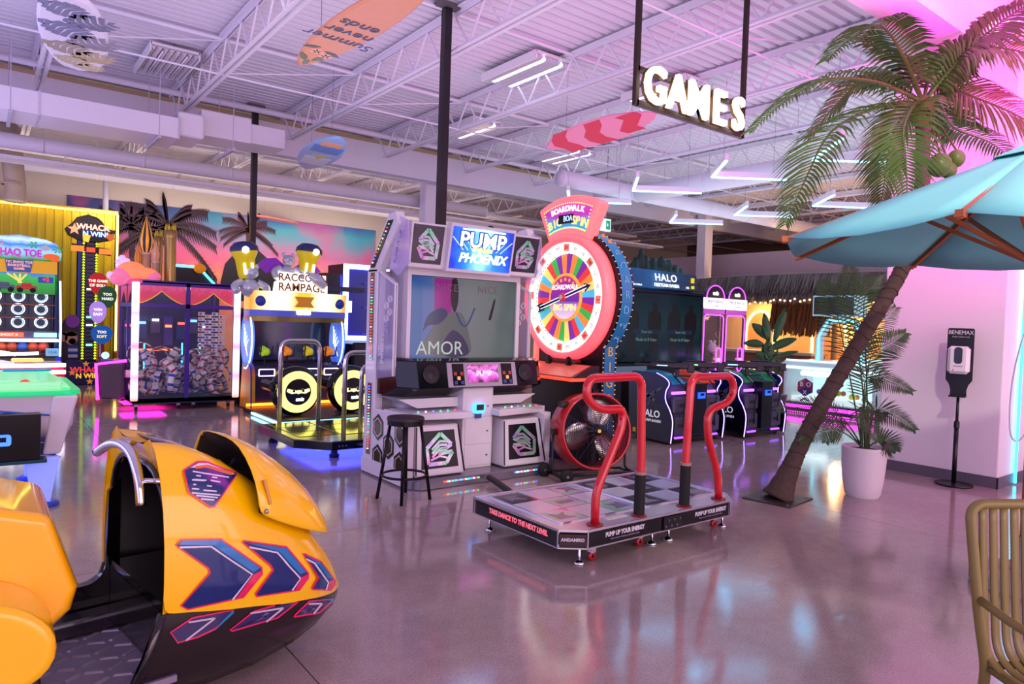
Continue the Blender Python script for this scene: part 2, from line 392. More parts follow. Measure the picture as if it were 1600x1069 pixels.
def dance_cabinet():
    t = thing('dance_game_cabinet', 'tall white dance game cabinet with a large screen and blue lit marquee', 'arcade machine', (3.91, 5.35, 0))
    PW = M('#ded9de', 0.28, var=0.02, coat=0.3); PD = M('#b9b3bc', 0.3, var=0.03)
    hw = 0.85
    # plinth
    pl = MB(); pl.prism([(-hw, 0.15), (-hw+0.1, 0.02), (hw-0.03, 0.02), (hw, 0.1), (hw, 1.02), (-hw, 1.02)], 'z', 0.0, 0.09); p = pl.build('plinth', M('#8d8792', 0.22, 0.6, var=0.04), t, bevel=0.01)
    MB().box(-hw-0.012, -hw+0.012, 0.12, 1.02, 0.02, 0.16).build('skirting', PW, p)
    leds((-0.52, 0.015, 0.06), (-0.12, 0.015, 0.06), 22, 0.006, p); leds((0.30, 0.015, 0.06), (0.62, 0.015, 0.06), 16, 0.006, p)
    # side walls: rear posts and lower hexagon panels
    for s in (-1, 1):
        x = s*hw if s < 0 else 0.79
        po = MB().cbox(min(x, x-s*0.1), max(x, x-s*0.1), 0.80, 1.02, 0.06, 2.02, 0.012).build('side_post', PW, t)
        MB().box(x-0.008, x+0.008, 0.85, 0.93, 0.2, 0.9).build('mirror_strip', M('#9a95a2', 0.12, 0.9), po); MB().box(x-0.008, x+0.008, 0.85, 0.93, 1.12, 1.98).build('mirror_strip', M('#9a95a2', 0.12, 0.9), po)
        leds((x-s*-0.012, 0.89, 0.24), (x-s*-0.012, 0.89, 0.88), 24, 0.005, po); leds((x-s*-0.012, 0.89, 1.15), (x-s*-0.012, 0.89, 1.95), 28, 0.005, po)
        # lower side panel
        pa = MB().prism([(0.15, 0.09), (0.80, 0.09), (0.80, 0.66), (0.3, 0.66), (0.1, 0.6)], 'x', min(x, x-s*0.05), max(x, x-s*0.05)).build('side_panel', PW, t, bevel=0.008)
        for (cy, cz) in ((0.25, 0.2), (0.25, 0.49), (0.47, 0.345), (0.69, 0.2), (0.69, 0.49)):
            hx = [(cy+0.118*cos(pi/3*q+pi/6), cz+0.128*sin(pi/3*q+pi/6)) for q in range(6)]; hi = [(cy+0.09*cos(pi/3*q+pi/6), cz+0.098*sin(pi/3*q+pi/6)) for q in range(6)]
            MB().prism(hx, 'x', x-0.006, x+0.006).build('hexagon_inset', BLACK_G, pa)
            g = MB(); ring_poly(g, hi, [(cy+(a-cy)*0.86, cz+(b-cz)*0.86) for a, b in hi], 'x', x-0.009, x+0.009); g.build('hexagon_ring', M('#cfc8d4', 0.2, 0.7), pa)
        # clear upper wing with etched print
        w = MB().prism([(0.44, 1.0), (0.80, 0.95), (0.80, 2.0), (0.52, 1.92), (0.44, 1.85)], 'x', x-s*0.02-0.006, x-s*0.02+0.006).build('clear_wing', M('#c9c2ee', 0.08, alpha=0.26, var=0), t)
        e = MB(); e.bar((x-s*0.02, 0.45, 1.0), (x-s*0.02, 0.45, 1.86), 0.03, 0.02, up=(0, 1, 0)); e.bar((x-s*0.02, 0.45, 1.86), (x-s*0.02, 0.80, 2.0), 0.03, 0.02); e.build('wing_edge', PW, w)
        for q in range(4):
            hx = [(0.56+0.07*(q % 2)+0.036*cos(pi/3*i+pi/6), 1.72-0.062*q+0.036*sin(pi/3*i+pi/6)) for i in range(6)]
            g = MB(); ring_poly(g, hx, [(0.56+0.07*(q % 2)+(a-0.56-0.07*(q % 2))*0.8, 1.72-0.062*q+(b-1.72+0.062*q)*0.8) for a, b in hx], 'x', x-s*0.02-0.009, x-s*0.02+0.009); g.build('etched_hexagon', WHITE, w)
        text('INFINITY', 0.075, WHITE, w, (x+(0.0 if s < 0 else -0.03), 0.66, 1.25), rot=(pi/2, -pi/2, -pi/2) if s < 0 else (pi/2, pi/2, pi/2), ext=0.001)
        text('20', 0.12, M('#b8b0e0', 0.2), w, (x+(0.0 if s < 0 else -0.03), 0.60, 1.45), rot=(pi/2, -pi/2, -pi/2) if s < 0 else (pi/2, pi/2, pi/2), ext=0.001)
        # slanted upper arm carrying the marquee
        ar = MB().prism([(0.80, 1.98), (1.02, 1.98), (0.62, 2.52), (0.46, 2.54), (0.40, 2.42)], 'x', min(x, x-s*0.09), max(x, x-s*0.09)).build('upper_arm', PW, t, bevel=0.012)
        MB().prism([(0.86, 2.03), (0.95, 2.03), (0.60, 2.46), (0.50, 2.46)], 'x', x-0.008, x+0.008).build('mirror_inset', M('#4f4858', 0.15, 0.8), ar)
        leds((x+s*0.012, 0.90, 2.06), (x+s*0.012, 0.56, 2.44), 12, 0.005, ar)
        fin = MB().prism([(0.24, 2.05), (0.44, 1.94), (0.62, 2.02), (0.46, 2.5), (0.28, 2.44)], 'x', x-s*0.035-0.006, x-s*0.035+0.006).build('clear_fin', M('#d9c4f2', 0.1, alpha=0.45, var=0), t)
        text('PUMP IT UP', 0.062, M('#4b3f96', 0.3), fin, (x+(0 if s < 0 else -0.03), 0.40, 2.2), rot=(pi/2, -pi/2+0.35, -pi/2) if s < 0 else (pi/2, pi/2+0.35, pi/2), ext=0.001)
    # back shell
    MB().box(-hw+0.05, hw-0.05, 0.86, 1.0, 0.09, 2.0).build('back_panel', PD, t)
    # table shelf with clear leaf
    for s in (-1, 1):
        sh = MB(); a0, a1 = sorted((s*0.84, s*0.16)); sh.prism([(a0, 0.10 if s > 0 else 0.22), (a1, 0.22 if s > 0 else 0.10), (a1, 0.62), (a0, 0.62)], 'z', 0.61, 0.675)
        so = sh.build('shelf', PW, t, bevel=0.01)
        MB().box(a0+0.05, a1-0.05, 0.16, 0.58, 0.677, 0.683).build('clear_leaf', M('#e8e4ee', 0.05, alpha=0.5, var=0), so); leds((a0+0.1, 0.2, 0.688), (a1-0.1, 0.2, 0.688), 6, 0.006, so)
        MB().box(min(s*0.84, s*0.78), max(s*0.84, s*0.78), 0.12, 0.62, 0.09, 0.62).build('shelf_leg', PW, t, bevel=0.008)
        # speaker pod with foil emblem
        c = s*0.5
        po = MB(); fr = [(c-0.27, 0.10, 0.10), (c+0.27, 0.10, 0.10), (c+0.23, 0.18, 0.56), (c-0.23, 0.18, 0.56)]
        bk = [(c-0.27, 0.62, 0.10), (c+0.27, 0.62, 0.10), (c+0.25, 0.62, 0.60), (c-0.25, 0.62, 0.60)]
        po.add(fr+bk, [(0, 1, 2, 3), (5, 4, 7, 6), (3, 2, 6, 7), (0, 4, 5, 1), (0, 3, 7, 4), (1, 5, 6, 2)])
        pod = po.build('speaker_pod', PW, t, bevel=0.02)
        sl = 0.08/0.46
        def fp(u, v, d=0.0): return (c+u, 0.10+sl*(v-0.10)-d, v)
        MB().add([fp(-0.2, 0.17, 0.004), fp(0.2, 0.17, 0.004), fp(0.175, 0.51, 0.004), fp(-0.175, 0.51, 0.004), fp(-0.2, 0.17, -0.01), fp(0.2, 0.17, -0.01), fp(0.175, 0.51, -0.01), fp(-0.175, 0.51, -0.01)],
                 [(0, 1, 2, 3), (7, 6, 5, 4), (0, 4, 5, 1), (1, 5, 6, 2), (2, 6, 7, 3), (3, 7, 4, 0)]).build('grille', M('#14141c', 0.3, 0.3), pod)
        e = chevrons(pod, 0, 0, 0.33, 0.31, 0, flip=-s); e.location = (c, 0.10+sl*0.24-0.009, 0.34); e.rotation_euler = (-atan2(0.08, 0.46), 0, 0)
        for q in (-1, 1): MB().bar(fp(q*0.262, 0.12, 0.004), (c+q*0.225, 0.18-0.004, 0.55), 0.012, 0.01).build('seam', BLACK, pod)
    # centre column
    cc = MB().box(-0.17, 0.19, 0.26, 0.66, 0.09, 0.9).build('coin_column', PW, t, bevel=0.008)
    for (z0, z1) in ((0.12, 0.31), (0.33, 0.58), (0.60, 0.80)):
        MB().box(-0.14, 0.165, 0.253, 0.262, z0, z1).build('access_door', M('#e2dde2', 0.3), cc, bevel=0.002)
        MB().lathe([(0, 0.012), (0.009, 0.012), (0.009, 0)], 10, (0.12, 0.253, (z0+z1)/2), 'y').build('lock', STEEL, cc)
    cr_ = MB().prism(rrect(-0.065, 0.065, 0.635, 0.735, 0.03), 'y', 0.215, 0.255).build('card_reader', EM('#4aa0ff', 2.2), cc)
    MB().box(-0.04, 0.04, 0.205, 0.216, 0.67, 0.725).build('reader_screen', M('#23302e', 0.2), cr_); MB().box(-0.035, 0.03, 0.225, 0.25, 0.59, 0.635).build('card_slot', M('#3a4a8a', 0.3), cr_)
    # instrument console: black, folded around the front
    cs = MB(); prof = [(0.26, 0.88), (0.20, 0.90), (0.26, 1.15), (0.36, 1.17), (0.75, 1.17), (0.75, 0.80), (0.5, 0.80)]
    def ring(x, dy): return [(x, y+dy, z) for (y, z) in prof]
    cs.loft([ring(-0.82, 0.20), ring(-0.70, 0.0), ring(0.72, 0.0), ring(0.84, 0.1)]); co = cs.build('console', BLACK_G, t, bevel=0.008)
    def cf(x0, x1, z0, z1, d, m, nm, par=co):
        sl2 = 0.06/0.25; y = lambda z: 0.20+sl2*(z-0.90)-d
        return MB().add([(x0, y(z0), z0), (x1, y(z0), z0), (x1, y(z1), z1), (x0, y(z1), z1), (x0, y(z0)+d, z0), (x1, y(z0)+d, z0), (x1, y(z1)+d, z1), (x0, y(z1)+d, z1)],
                        [(0, 1, 2, 3), (7, 6, 5, 4), (0, 4, 5, 1), (1, 5, 6, 2), (2, 6, 7, 3), (3, 7, 4, 0)]).build(nm, m, par)
    cf(-0.38, 0.44, 0.905, 1.135, 0.006, M('#aaa4ae', 0.35, 0.2), 'face_plate')
    scn = cf(-0.15, 0.21, 0.945, 1.115, 0.012, ramp_mat('small_screen', [(0.0, '#3a2030'), (0.3, '#c04fb0'), (0.5, '#f08ad8'), (0.62, '#4a3048'), (0.8, '#e070c8'), (1, '#60304a')], 'Z', 0.94, 1.12, emit=0.8, noise=1.2, nscale=9), 'song_screen')
    text('PUMP', 0.075, EM('#f6e6f2', 1.2), scn, (0.03, 0.203, 1.03), rot=(pi/2-0.23, 0, 0))
    for s in (-1, 1):
        c = 0.03+s*0.29
        pn = cf(c-0.065, c+0.065, 0.92, 1.125, 0.01, BLACK_G, 'pad_plate')
        for (dx, dz, m) in ((0, 0, M('#e8a860', 0.3, emit=0.5)), (-1, 1, M('#b8443c', 0.3)), (1, 1, M('#b8443c', 0.3)), (-1, -1, M('#3a4f9a', 0.3)), (1, -1, M('#3a4f9a', 0.3))):
            cf(c+dx*0.036-0.016, c+dx*0.036+0.016, 0.99+dz*0.042-0.016, 0.99+dz*0.042+0.016, 0.016, m, 'pad_button', pn)
        c2 = s*0.56
        g = MB().lathe([(0.0, 0.02), (0.03, 0.014), (0.075, 0.004), (0.085, 0.006), (0.09, 0.0)], 20, (0, 0, 0), 'y'); o = g.build('speaker', M('#15151a', 0.4), co, smooth=True); o.location = (c2, 0.222, 1.03); o.rotation_euler = (-0.235, 0, 0)
    MB().prism([(-0.82, 0.79), (0.82, 0.79), (0.62, 0.70), (-0.62, 0.70)], 'y', 0.36, 0.74).build('console_underside', PW, t)
    MB().box(-0.62, 0.62, 0.62, 0.86, 0.66, 0.82).build('console_neck', PW, t)
    # main screen
    bz = MB(); bz.box(-0.67, 0.69, 0.52, 0.60, 1.10, 1.165); bz.box(-0.67, 0.69, 0.52, 0.60, 1.965, 2.02); bz.box(-0.67, -0.63, 0.52, 0.60, 1.165, 1.965); bz.box(0.645, 0.69, 0.52, 0.60, 1.165, 1.965)
    bo = bz.build('screen_bezel', PW, t); MB().box(-0.68, 0.70, 0.6, 0.88, 1.0, 2.02).build('screen_housing', PD, t)
    sc = MB().box(-0.63, 0.645, 0.545, 0.60, 1.165, 1.965).build('screen', M('#0c0f10', 0.08), t)
    img = MB().box(-0.625, 0.64, 0.542, 0.546, 1.17, 1.96).build('picture', ramp_mat('dance_video', [(0, '#1c4a86'), (0.18, '#35598a'), (0.3, '#5b6270'), (0.55, '#5f6e68'), (0.8, '#566660'), (1, '#3f5550')], 'X', -0.62, 0.64, emit=0.36, rough=0.1, noise=0.25, nscale=2.5), sc)
    def pic(poly, col, st=0.75, d=0.0):
        st *= 0.6
        if len(poly) > 4: poly = [(v.x, v.y) for v in smooth_path([(p[0], p[1], 0) for p in poly+poly[:1]], 5)[:-1]]
        return MB().prism(poly, 'y', 0.541-d, 0.543).build('picture_shape', M('#08080a', 0.1, emit=st, ecol=col), sc)
    pic([(-0.35, 1.24), (-0.15, 1.24), (-0.16, 1.95), (-0.36, 1.95)], '#b3209a', d=0.0005)      # magenta curtain band
    pic([(-0.62, 1.2), (-0.5, 1.2), (-0.5, 1.84), (-0.54, 1.87), (-0.62, 1.86)], '#2f6fb8', d=0.0005)
    pic([(-0.5, 1.25), (-0.3, 1.55), (-0.05, 1.62), (0.06, 1.4), (0.05, 1.2), (-0.48, 1.2)], '#77787c', 0.7, d=0.001)
    pic([(-0.48, 1.42), (-0.42, 1.58), (-0.28, 1.66), (-0.2, 1.6), (-0.3, 1.5), (-0.42, 1.48)], '#33426e', 0.7, d=0.0015)
    pic([(-0.26, 1.30), (-0.14, 1.44), (0.0, 1.36), (0.06, 1.2), (-0.2, 1.18)], '#4b3f66', 0.7, d=0.0015)
    pic([(-0.16, 1.95), (-0.1, 1.95), (-0.08, 1.75), (-0.12, 1.62), (-0.17, 1.75)], '#231d22', 0.7, d=0.0015)
    pic([(0.30, 1.56), (0.36, 1.76), (0.38, 1.76), (0.36, 1.66), (0.33, 1.56)], '#2a1420', 0.7, d=0.001)
    pic([(0.28, 1.73), (0.4, 1.83), (0.40, 1.86), (0.3, 1.78)], '#6f9a80', 0.7, d=0.001)
    nk = MB(); nk.tube([(-0.1+0.22*q/12, 0.539, 1.62-0.16*sin(pi*q/12)+0.05*q/12) for q in range(13)], 0.008, 6); nk.build('picture_shape', M('#101018', 0.2, emit=0.6, ecol='#3b4a86'), sc)
    for k, s in enumerate((-0.22, 0.28)): text('NICE', 0.1, M('#101010', 0.2, emit=0.5, ecol='#8a5a72'), sc, (s, 0.537, 1.86), ext=0.0004, space=1.2)
    text('AMOR', 0.19, M('#101010', 0.2, emit=0.75, ecol='#b8c2be'), sc, (-0.28, 0.537, 1.255), ext=0.0004)
    MB().box(-0.1, 0.18, 0.515, 0.522, 1.105, 1.15).build('sticker', M('#d8a23c', 0.4), bo); MB().box(-0.1, -0.02, 0.512, 0.521, 1.105, 1.125).build('sticker_band', M('#b33030', 0.4), bo)
    # marquee head
    hd = MB().prism([(0.36, 2.02), (0.86, 2.02), (0.70, 2.44), (0.30, 2.44)], 'x', -0.76, 0.78).build('marquee_head', PW, t, bevel=0.012)
    def mf(x0, x1, u0, u1, d, m, nm, par):   # tilted face
        P = lambda x, u, dd: (x, 0.36-0.08*u-dd, 2.03+0.42*u-0.1*dd)
        return MB().add([P(x0, u0, d), P(x1, u0, d), P(x1, u1, d), P(x0, u1, d), P(x0, u0, -0.02), P(x1, u0, -0.02), P(x1, u1, -0.02), P(x0, u1, -0.02)],
                        [(0, 1, 2, 3), (7, 6, 5, 4), (0, 4, 5, 1), (1, 5, 6, 2), (2, 6, 7, 3), (3, 7, 4, 0)]).build(nm, m, par)
    fr = mf(-0.38, 0.39, -0.04, 1.04, 0.05, PW, 'marquee_frame', hd)
    mq = mf(-0.355, 0.365, 0.03, 0.97, 0.056, ramp_mat('marquee_blue', [(0, '#0b2a9a'), (0.3, '#1f6fe0'), (0.5, '#7cc8ff'), (0.7, '#1f64d8'), (1, '#0a2690')], 'X', -0.36, 0.37, emit=1.5, noise=0.35, nscale=7), 'marquee_panel', hd)
    TR = (pi/2+atan2(0.08, 0.42), 0, 0)
    WL = EM('#f4fbff', 2.4)
    mz = lambda z, d=0.0: 0.36-0.08*(z-2.03)/0.42-0.0585-d
    text('PUMP', 0.2, EM('#123a9a', 1.0), mq, (0.0, mz(2.315), 2.315), rot=TR, off=0.016, sx=1.1); text('PUMP', 0.2, WL, mq, (0.0, mz(2.315, 0.003), 2.315), rot=TR, sx=1.1, off=0.004)
    text('PHOENIX', 0.125, WL, mq, (0.02, mz(2.145, 0.002), 2.145), rot=TR, off=0.003, sx=1.05, shear=0.2); text('IT UP 2024', 0.05, EM('#ffe96a', 1.6), mq, (0.0, mz(2.228, 0.006), 2.228), rot=TR, off=0.003)
    text('THE ULTIMATE RHYTHM GAME REVOLUTION', 0.025, WL, mq, (0.0, mz(2.415), 2.415), rot=TR)
    for q in range(-4, 5):
        if q: g = MB(); g.bar((q*0.055, mz(2.22), 2.22), (q*0.088, mz(2.22+0.016*abs(q)+0.05), 2.22+0.016*abs(q)+0.05), 0.004, 0.006); g.build('marquee_ray', EM('#bfe6ff', 1.5), mq)
    for s in (-1, 1):
        gp = mf(min(s*0.74, s*0.42), max(s*0.74, s*0.42), 0.08, 0.92, 0.004, M('#4b4752', 0.12, 0.6), 'smoked_window', hd)
        e = chevrons(gp, 0, 0, 0.25, 0.3, 0, flip=s); e.location = (s*0.58, 0.314, 2.24); e.rotation_euler = (atan2(0.08, 0.42), 0, 0)
    wc = MB(); wc.ell((0.12, 0.3, 2.475), (0.03, 0.03, 0.018), 10, 6); wc.tube([(0.06, 0.34, 2.47), (0.12, 0.3, 2.475)], 0.006, 6); wc.build('web_camera', BLACK, hd, smooth=True)
    return t
dance_cabinet()

def dance_stage():
    t = thing('dance_stage', 'dance stage with foil floor panels and two bent red handrails', 'dance platform', (3.83, 3.68, 0))
    X0, X1, Y0, Y1 = -0.90, 0.90, -0.53, 0.53; ch = 0.15
    out = [(X0, Y0+ch*0.75), (X0+ch, Y0), (X1-ch, Y0), (X1, Y0+ch), (X1, Y1), (X0, Y1)]
    dk = MB().prism(out, 'z', 0.225, 0.24).build('deck', M('#c4c0ca', 0.2, 0.4, var=0.03), t)
    sk = MB().prism([(x*0.99, y*0.99) for x, y in out], 'z', 0.12, 0.225).build('skirt', BLACK_G, t)
    ed = MB()
    for i in range(len(out)):
        a = out[i]; b = out[(i+1) % len(out)]
        ed.bar((*a, 0.236), (*b, 0.236), 0.012, 0.014); ed.bar((*a, 0.122), (*b, 0.122), 0.01, 0.008); ed.bar((*a, 0.12), (*a, 0.24), 0.01, 0.01)
    ed.build('edge_trim', M('#c9c6cf', 0.25, 0.9), sk)
    # lettered skirt
    red = M('#ff3a3a', 0.3, emit=0.7); wh = M('#d8d4da', 0.4)
    text('TAKE DANCE TO THE NEXT LEVEL', 0.047, wh, sk, (X0+0.008, 0.02, 0.183), rot=(pi/2, 0, -pi/2), off=0.0005, shear=0.15, ext=0.003, sx=0.88); text('TAKE DANCE TO THE NEXT LEVEL', 0.047, red, sk, (X0+0.009, 0.02, 0.181), rot=(pi/2, 0, -pi/2), off=0.0025, shear=0.15, ext=0.003, sx=0.88)
    for x in (-0.40, 0.52):
        text('PUMP UP YOUR ENERGY', 0.042, wh, sk, (x, Y0+0.004, 0.183), off=0.0015, sx=0.8); text('dance to the rhythm and feel the beat', 0.018, M('#8a8790', 0.4), sk, (x, Y0+0.004, 0.152))
    cp = MB().box(-0.085, 0.085, -0.004, 0.004, -0.035, 0.035).build('corner_badge', M('#35191c', 0.3), sk); cx, cy = X0+ch/2, Y0+ch*0.375
    cp.location = (cx-0.003, cy-0.003, 0.178); cp.rotation_euler = (0, 0, -atan2(ch*0.75, ch)); text('ANDAMIRO', 0.028, wh, cp, (0, -0.005, 0), off=0.001)
    mid = MB(); mid.box(-0.02, 0.17, Y0-0.006, Y0+0.01, 0.125, 0.215); mo = mid.build('joint_plate', BLACK, sk)
    for q in range(6): MB().lathe([(0, 0.004), (0.008, 0.004), (0.008, 0)], 8, (0.0+0.03*q, Y0-0.006, 0.15+0.04*(q % 2)), 'y').build('bolt', STEEL, mo)
    # floor panels: two pads of nine tiles
    foil = M('#d6d2dc', 0.22, 0.25, var=0.06); smoke = M('#57525e', 0.14, 0.4, var=0.3, scale=6); bri = M('#c4d2dc', 0.2, 0.3, var=0.05); rain = holo('rainbow_foil')
    pw = 0.26; k = 0
    for px in (-0.42, 0.42):
        for i in range(3):
            for j in range(3):
                x = px+(i-1)*pw; y = 0.06+(j-1)*pw
                m = ((smoke if (i, j) == (0, 2) else rain) if (i+j) % 2 == 0 else foil) if px < 0 else (smoke if (i+j) % 2 == 0 else bri)
                q = MB().box(x-pw/2+0.004, x+pw/2-0.004, y-pw/2+0.004, y+pw/2-0.004, 0.24, 0.247).build('step_panel', m, t, bevel=0.002)
                if (i+j) % 2 == 0:
                    g = MB(); d = 0.07
                    if (i, j) == (1, 1): g.box(x-d, x+d, y-d*0.5, y+d*0.5, 0.247, 0.249)
                    else:
                        sx, sy = (i-1), (j-1); g.prism([(x+sx*d, y+sy*d), (x-sx*d, y+sy*d), (x-sx*d*0.3, y+sy*d*0.2), (x-sx*d*0.9, y-sy*d*0.9), (x+sx*0.2*d, y-sy*d*0.3), (x+sx*d, y-sy*d)][::1 if sx*sy > 0 else -1], 'z', 0.247, 0.249)
                    g.build('step_arrow', M('#8a8592', 0.25, 0.4), q)
        for q in range(4):
            g = MB(); g.box(px+(-1.5+q)*pw-0.004, px+(-1.5+q)*pw+0.004, 0.06-1.5*pw, 0.06+1.5*pw, 0.24, 0.249); g.build('panel_strip', CHROME, t)
            g = MB(); g.box(px-1.5*pw, px+1.5*pw, 0.06+(-1.5+q)*pw-0.004, 0.06+(-1.5+q)*pw+0.004, 0.24, 0.2485); g.build('panel_strip', CHROME, t)
    MB().box(-0.47, -0.27, -0.43, -0.38, 0.24, 0.243).build('warning_sticker', M('#c9c2b8', 0.4), t)
    # handrails
    RED = M('#c8101c', 0.22, var=0.04, coat=0.5)
    def rail(pts, sleeve, nm):
        h = MB().tube(round_path(pts, 0.09, 6), 0.029, 14).build('handrail', RED, t, smooth=True)
        a, b = sleeve
        MB().tube([a, b], 0.038, 14).build('grip_sleeve', RUBBER, h, smooth=False)
        MB().tube([(b[0], b[1], b[2]), (b[0], b[1], b[2]+0.02)], 0.041, 14).build('clamp_ring', M('#9a7a70', 0.4), h)
        for f in (pts[0], pts[-1]): MB().lathe([(0.055, 0), (0.055, 0.01), (0.04, 0.014), (0, 0.014)], 14, (f[0], f[1], 0.24)).build('flange', M('#7d1016', 0.4), h)
    yh = -0.47; o = 3.83
    L = [(3.535, 0.24), (3.53, 0.34), (3.775, 0.80), (3.785, 0.93), (3.53, 0.94), (3.395, 1.03), (3.42, 1.165), (3.97, 1.17), (4.0, 0.55), (4.0, 0.24)]
    sc_ = 0.905
    rail([(sc_*x-o, yh, (z if z <= 0.24 else 1.55-(1.55-z)*sc_)) for x, z in L], ((sc_*4.0-o, yh, 0.24), (sc_*4.0-o, yh, 0.53)), 'l')
    R_ = [(4.99, 0.24), (4.97, 0.30), (4.80, 0.66), (4.79, 0.87), (5.06, 0.92), (5.15, 1.02), (5.09, 1.15), (4.56, 1.15), (4.535, 0.55), (4.535, 0.24)]
    rail([(sc_*x-o, yh, (z if z <= 0.24 else 1.55-(1.55-z)*sc_)) for x, z in R_], ((sc_*4.535-o, yh, 0.24), (sc_*4.535-o, yh, 0.545)), 'r')
    # levelling feet and red castors
    for (x, y) in ((X0+0.08, Y1-0.1), (X0+0.16, Y0+0.08), (-0.02, Y0+0.1), (0.16, Y0+0.1), (X1-0.1, Y0+0.1), (X1-0.1, Y1-0.1), (0.0, Y1-0.1)):
        MB().lathe([(0.0, 0.0), (0.034, 0.0), (0.036, 0.008), (0.018, 0.022), (0.008, 0.028), (0.008, 0.125)], 12, (x, y, 0)).build('levelling_foot', CHROME, t, smooth=True)
    for (x, y) in ((X0+0.27, Y0+0.08), (-0.13, Y0+0.12), (X1-0.18, Y0+0.12)):
        c = MB(); c.lathe([(0.012, -0.012), (0.03, -0.012), (0.034, 0), (0.03, 0.012), (0.012, 0.012)], 14, (x, y, 0.034), 'y'); co = c.build('castor', M('#a01822', 0.3), t, smooth=True)
        MB().box(x-0.02, x+0.02, y-0.02, y+0.02, 0.06, 0.125).build('castor_fork', CHROME, co)
    return t
dance_stage()
# black power cable running from the cabinet to the stage
pts = [PZ(757, 748, 0.05), PZ(772, 757, 0.05), PZ(790, 764, 0.04), PZ(812, 769, 0.03)]
pts = [Vector((3.87, 5.32, 0.06)), Vector((3.82, 5.1, 0.05)), Vector((3.72, 4.7, 0.035)), Vector((3.62, 4.2, 0.035))]
c = MB().tube(smooth_path(pts, 6), 0.03, 10).build('power_cable', M('#121114', 0.45), smooth=True); tag(c, 'thick black cable running from the dance cabinet to its stage', 'cable')

def bar_stool():
    t = thing('bar_stool', 'black metal bar stool with round wooden seat beside the dance cabinet', 'stool', (2.90, 5.22, 0), radians(12))
    BM = M('#141014', 0.4, 0.5, var=0.1)
    MB().lathe([(0, 0.675), (0.15, 0.675), (0.16, 0.68), (0.16, 0.70), (0.153, 0.708), (0, 0.708)], 28).build('seat', M('#2c1c22', 0.4, var=0.25, scale=30), t)
    MB().lathe([(0.145, 0.64), (0.155, 0.64), (0.155, 0.676), (0.145, 0.676), (0.145, 0.64)], 24).build('seat_ring', BM, t)
    for i in range(4):
        a = pi/4+i*pi/2
        MB().tube([(0.225*cos(a), 0.225*sin(a), 0), (0.125*cos(a), 0.125*sin(a), 0.675)], 0.014, 10).build('leg', BM, t, smooth=True)
    MB().tube([(0.188*cos(2*pi*k/28), 0.188*sin(2*pi*k/28), 0.21) for k in range(28)], 0.011, 8, closed=True).build('foot_ring', BM, t, smooth=True)
bar_stool()

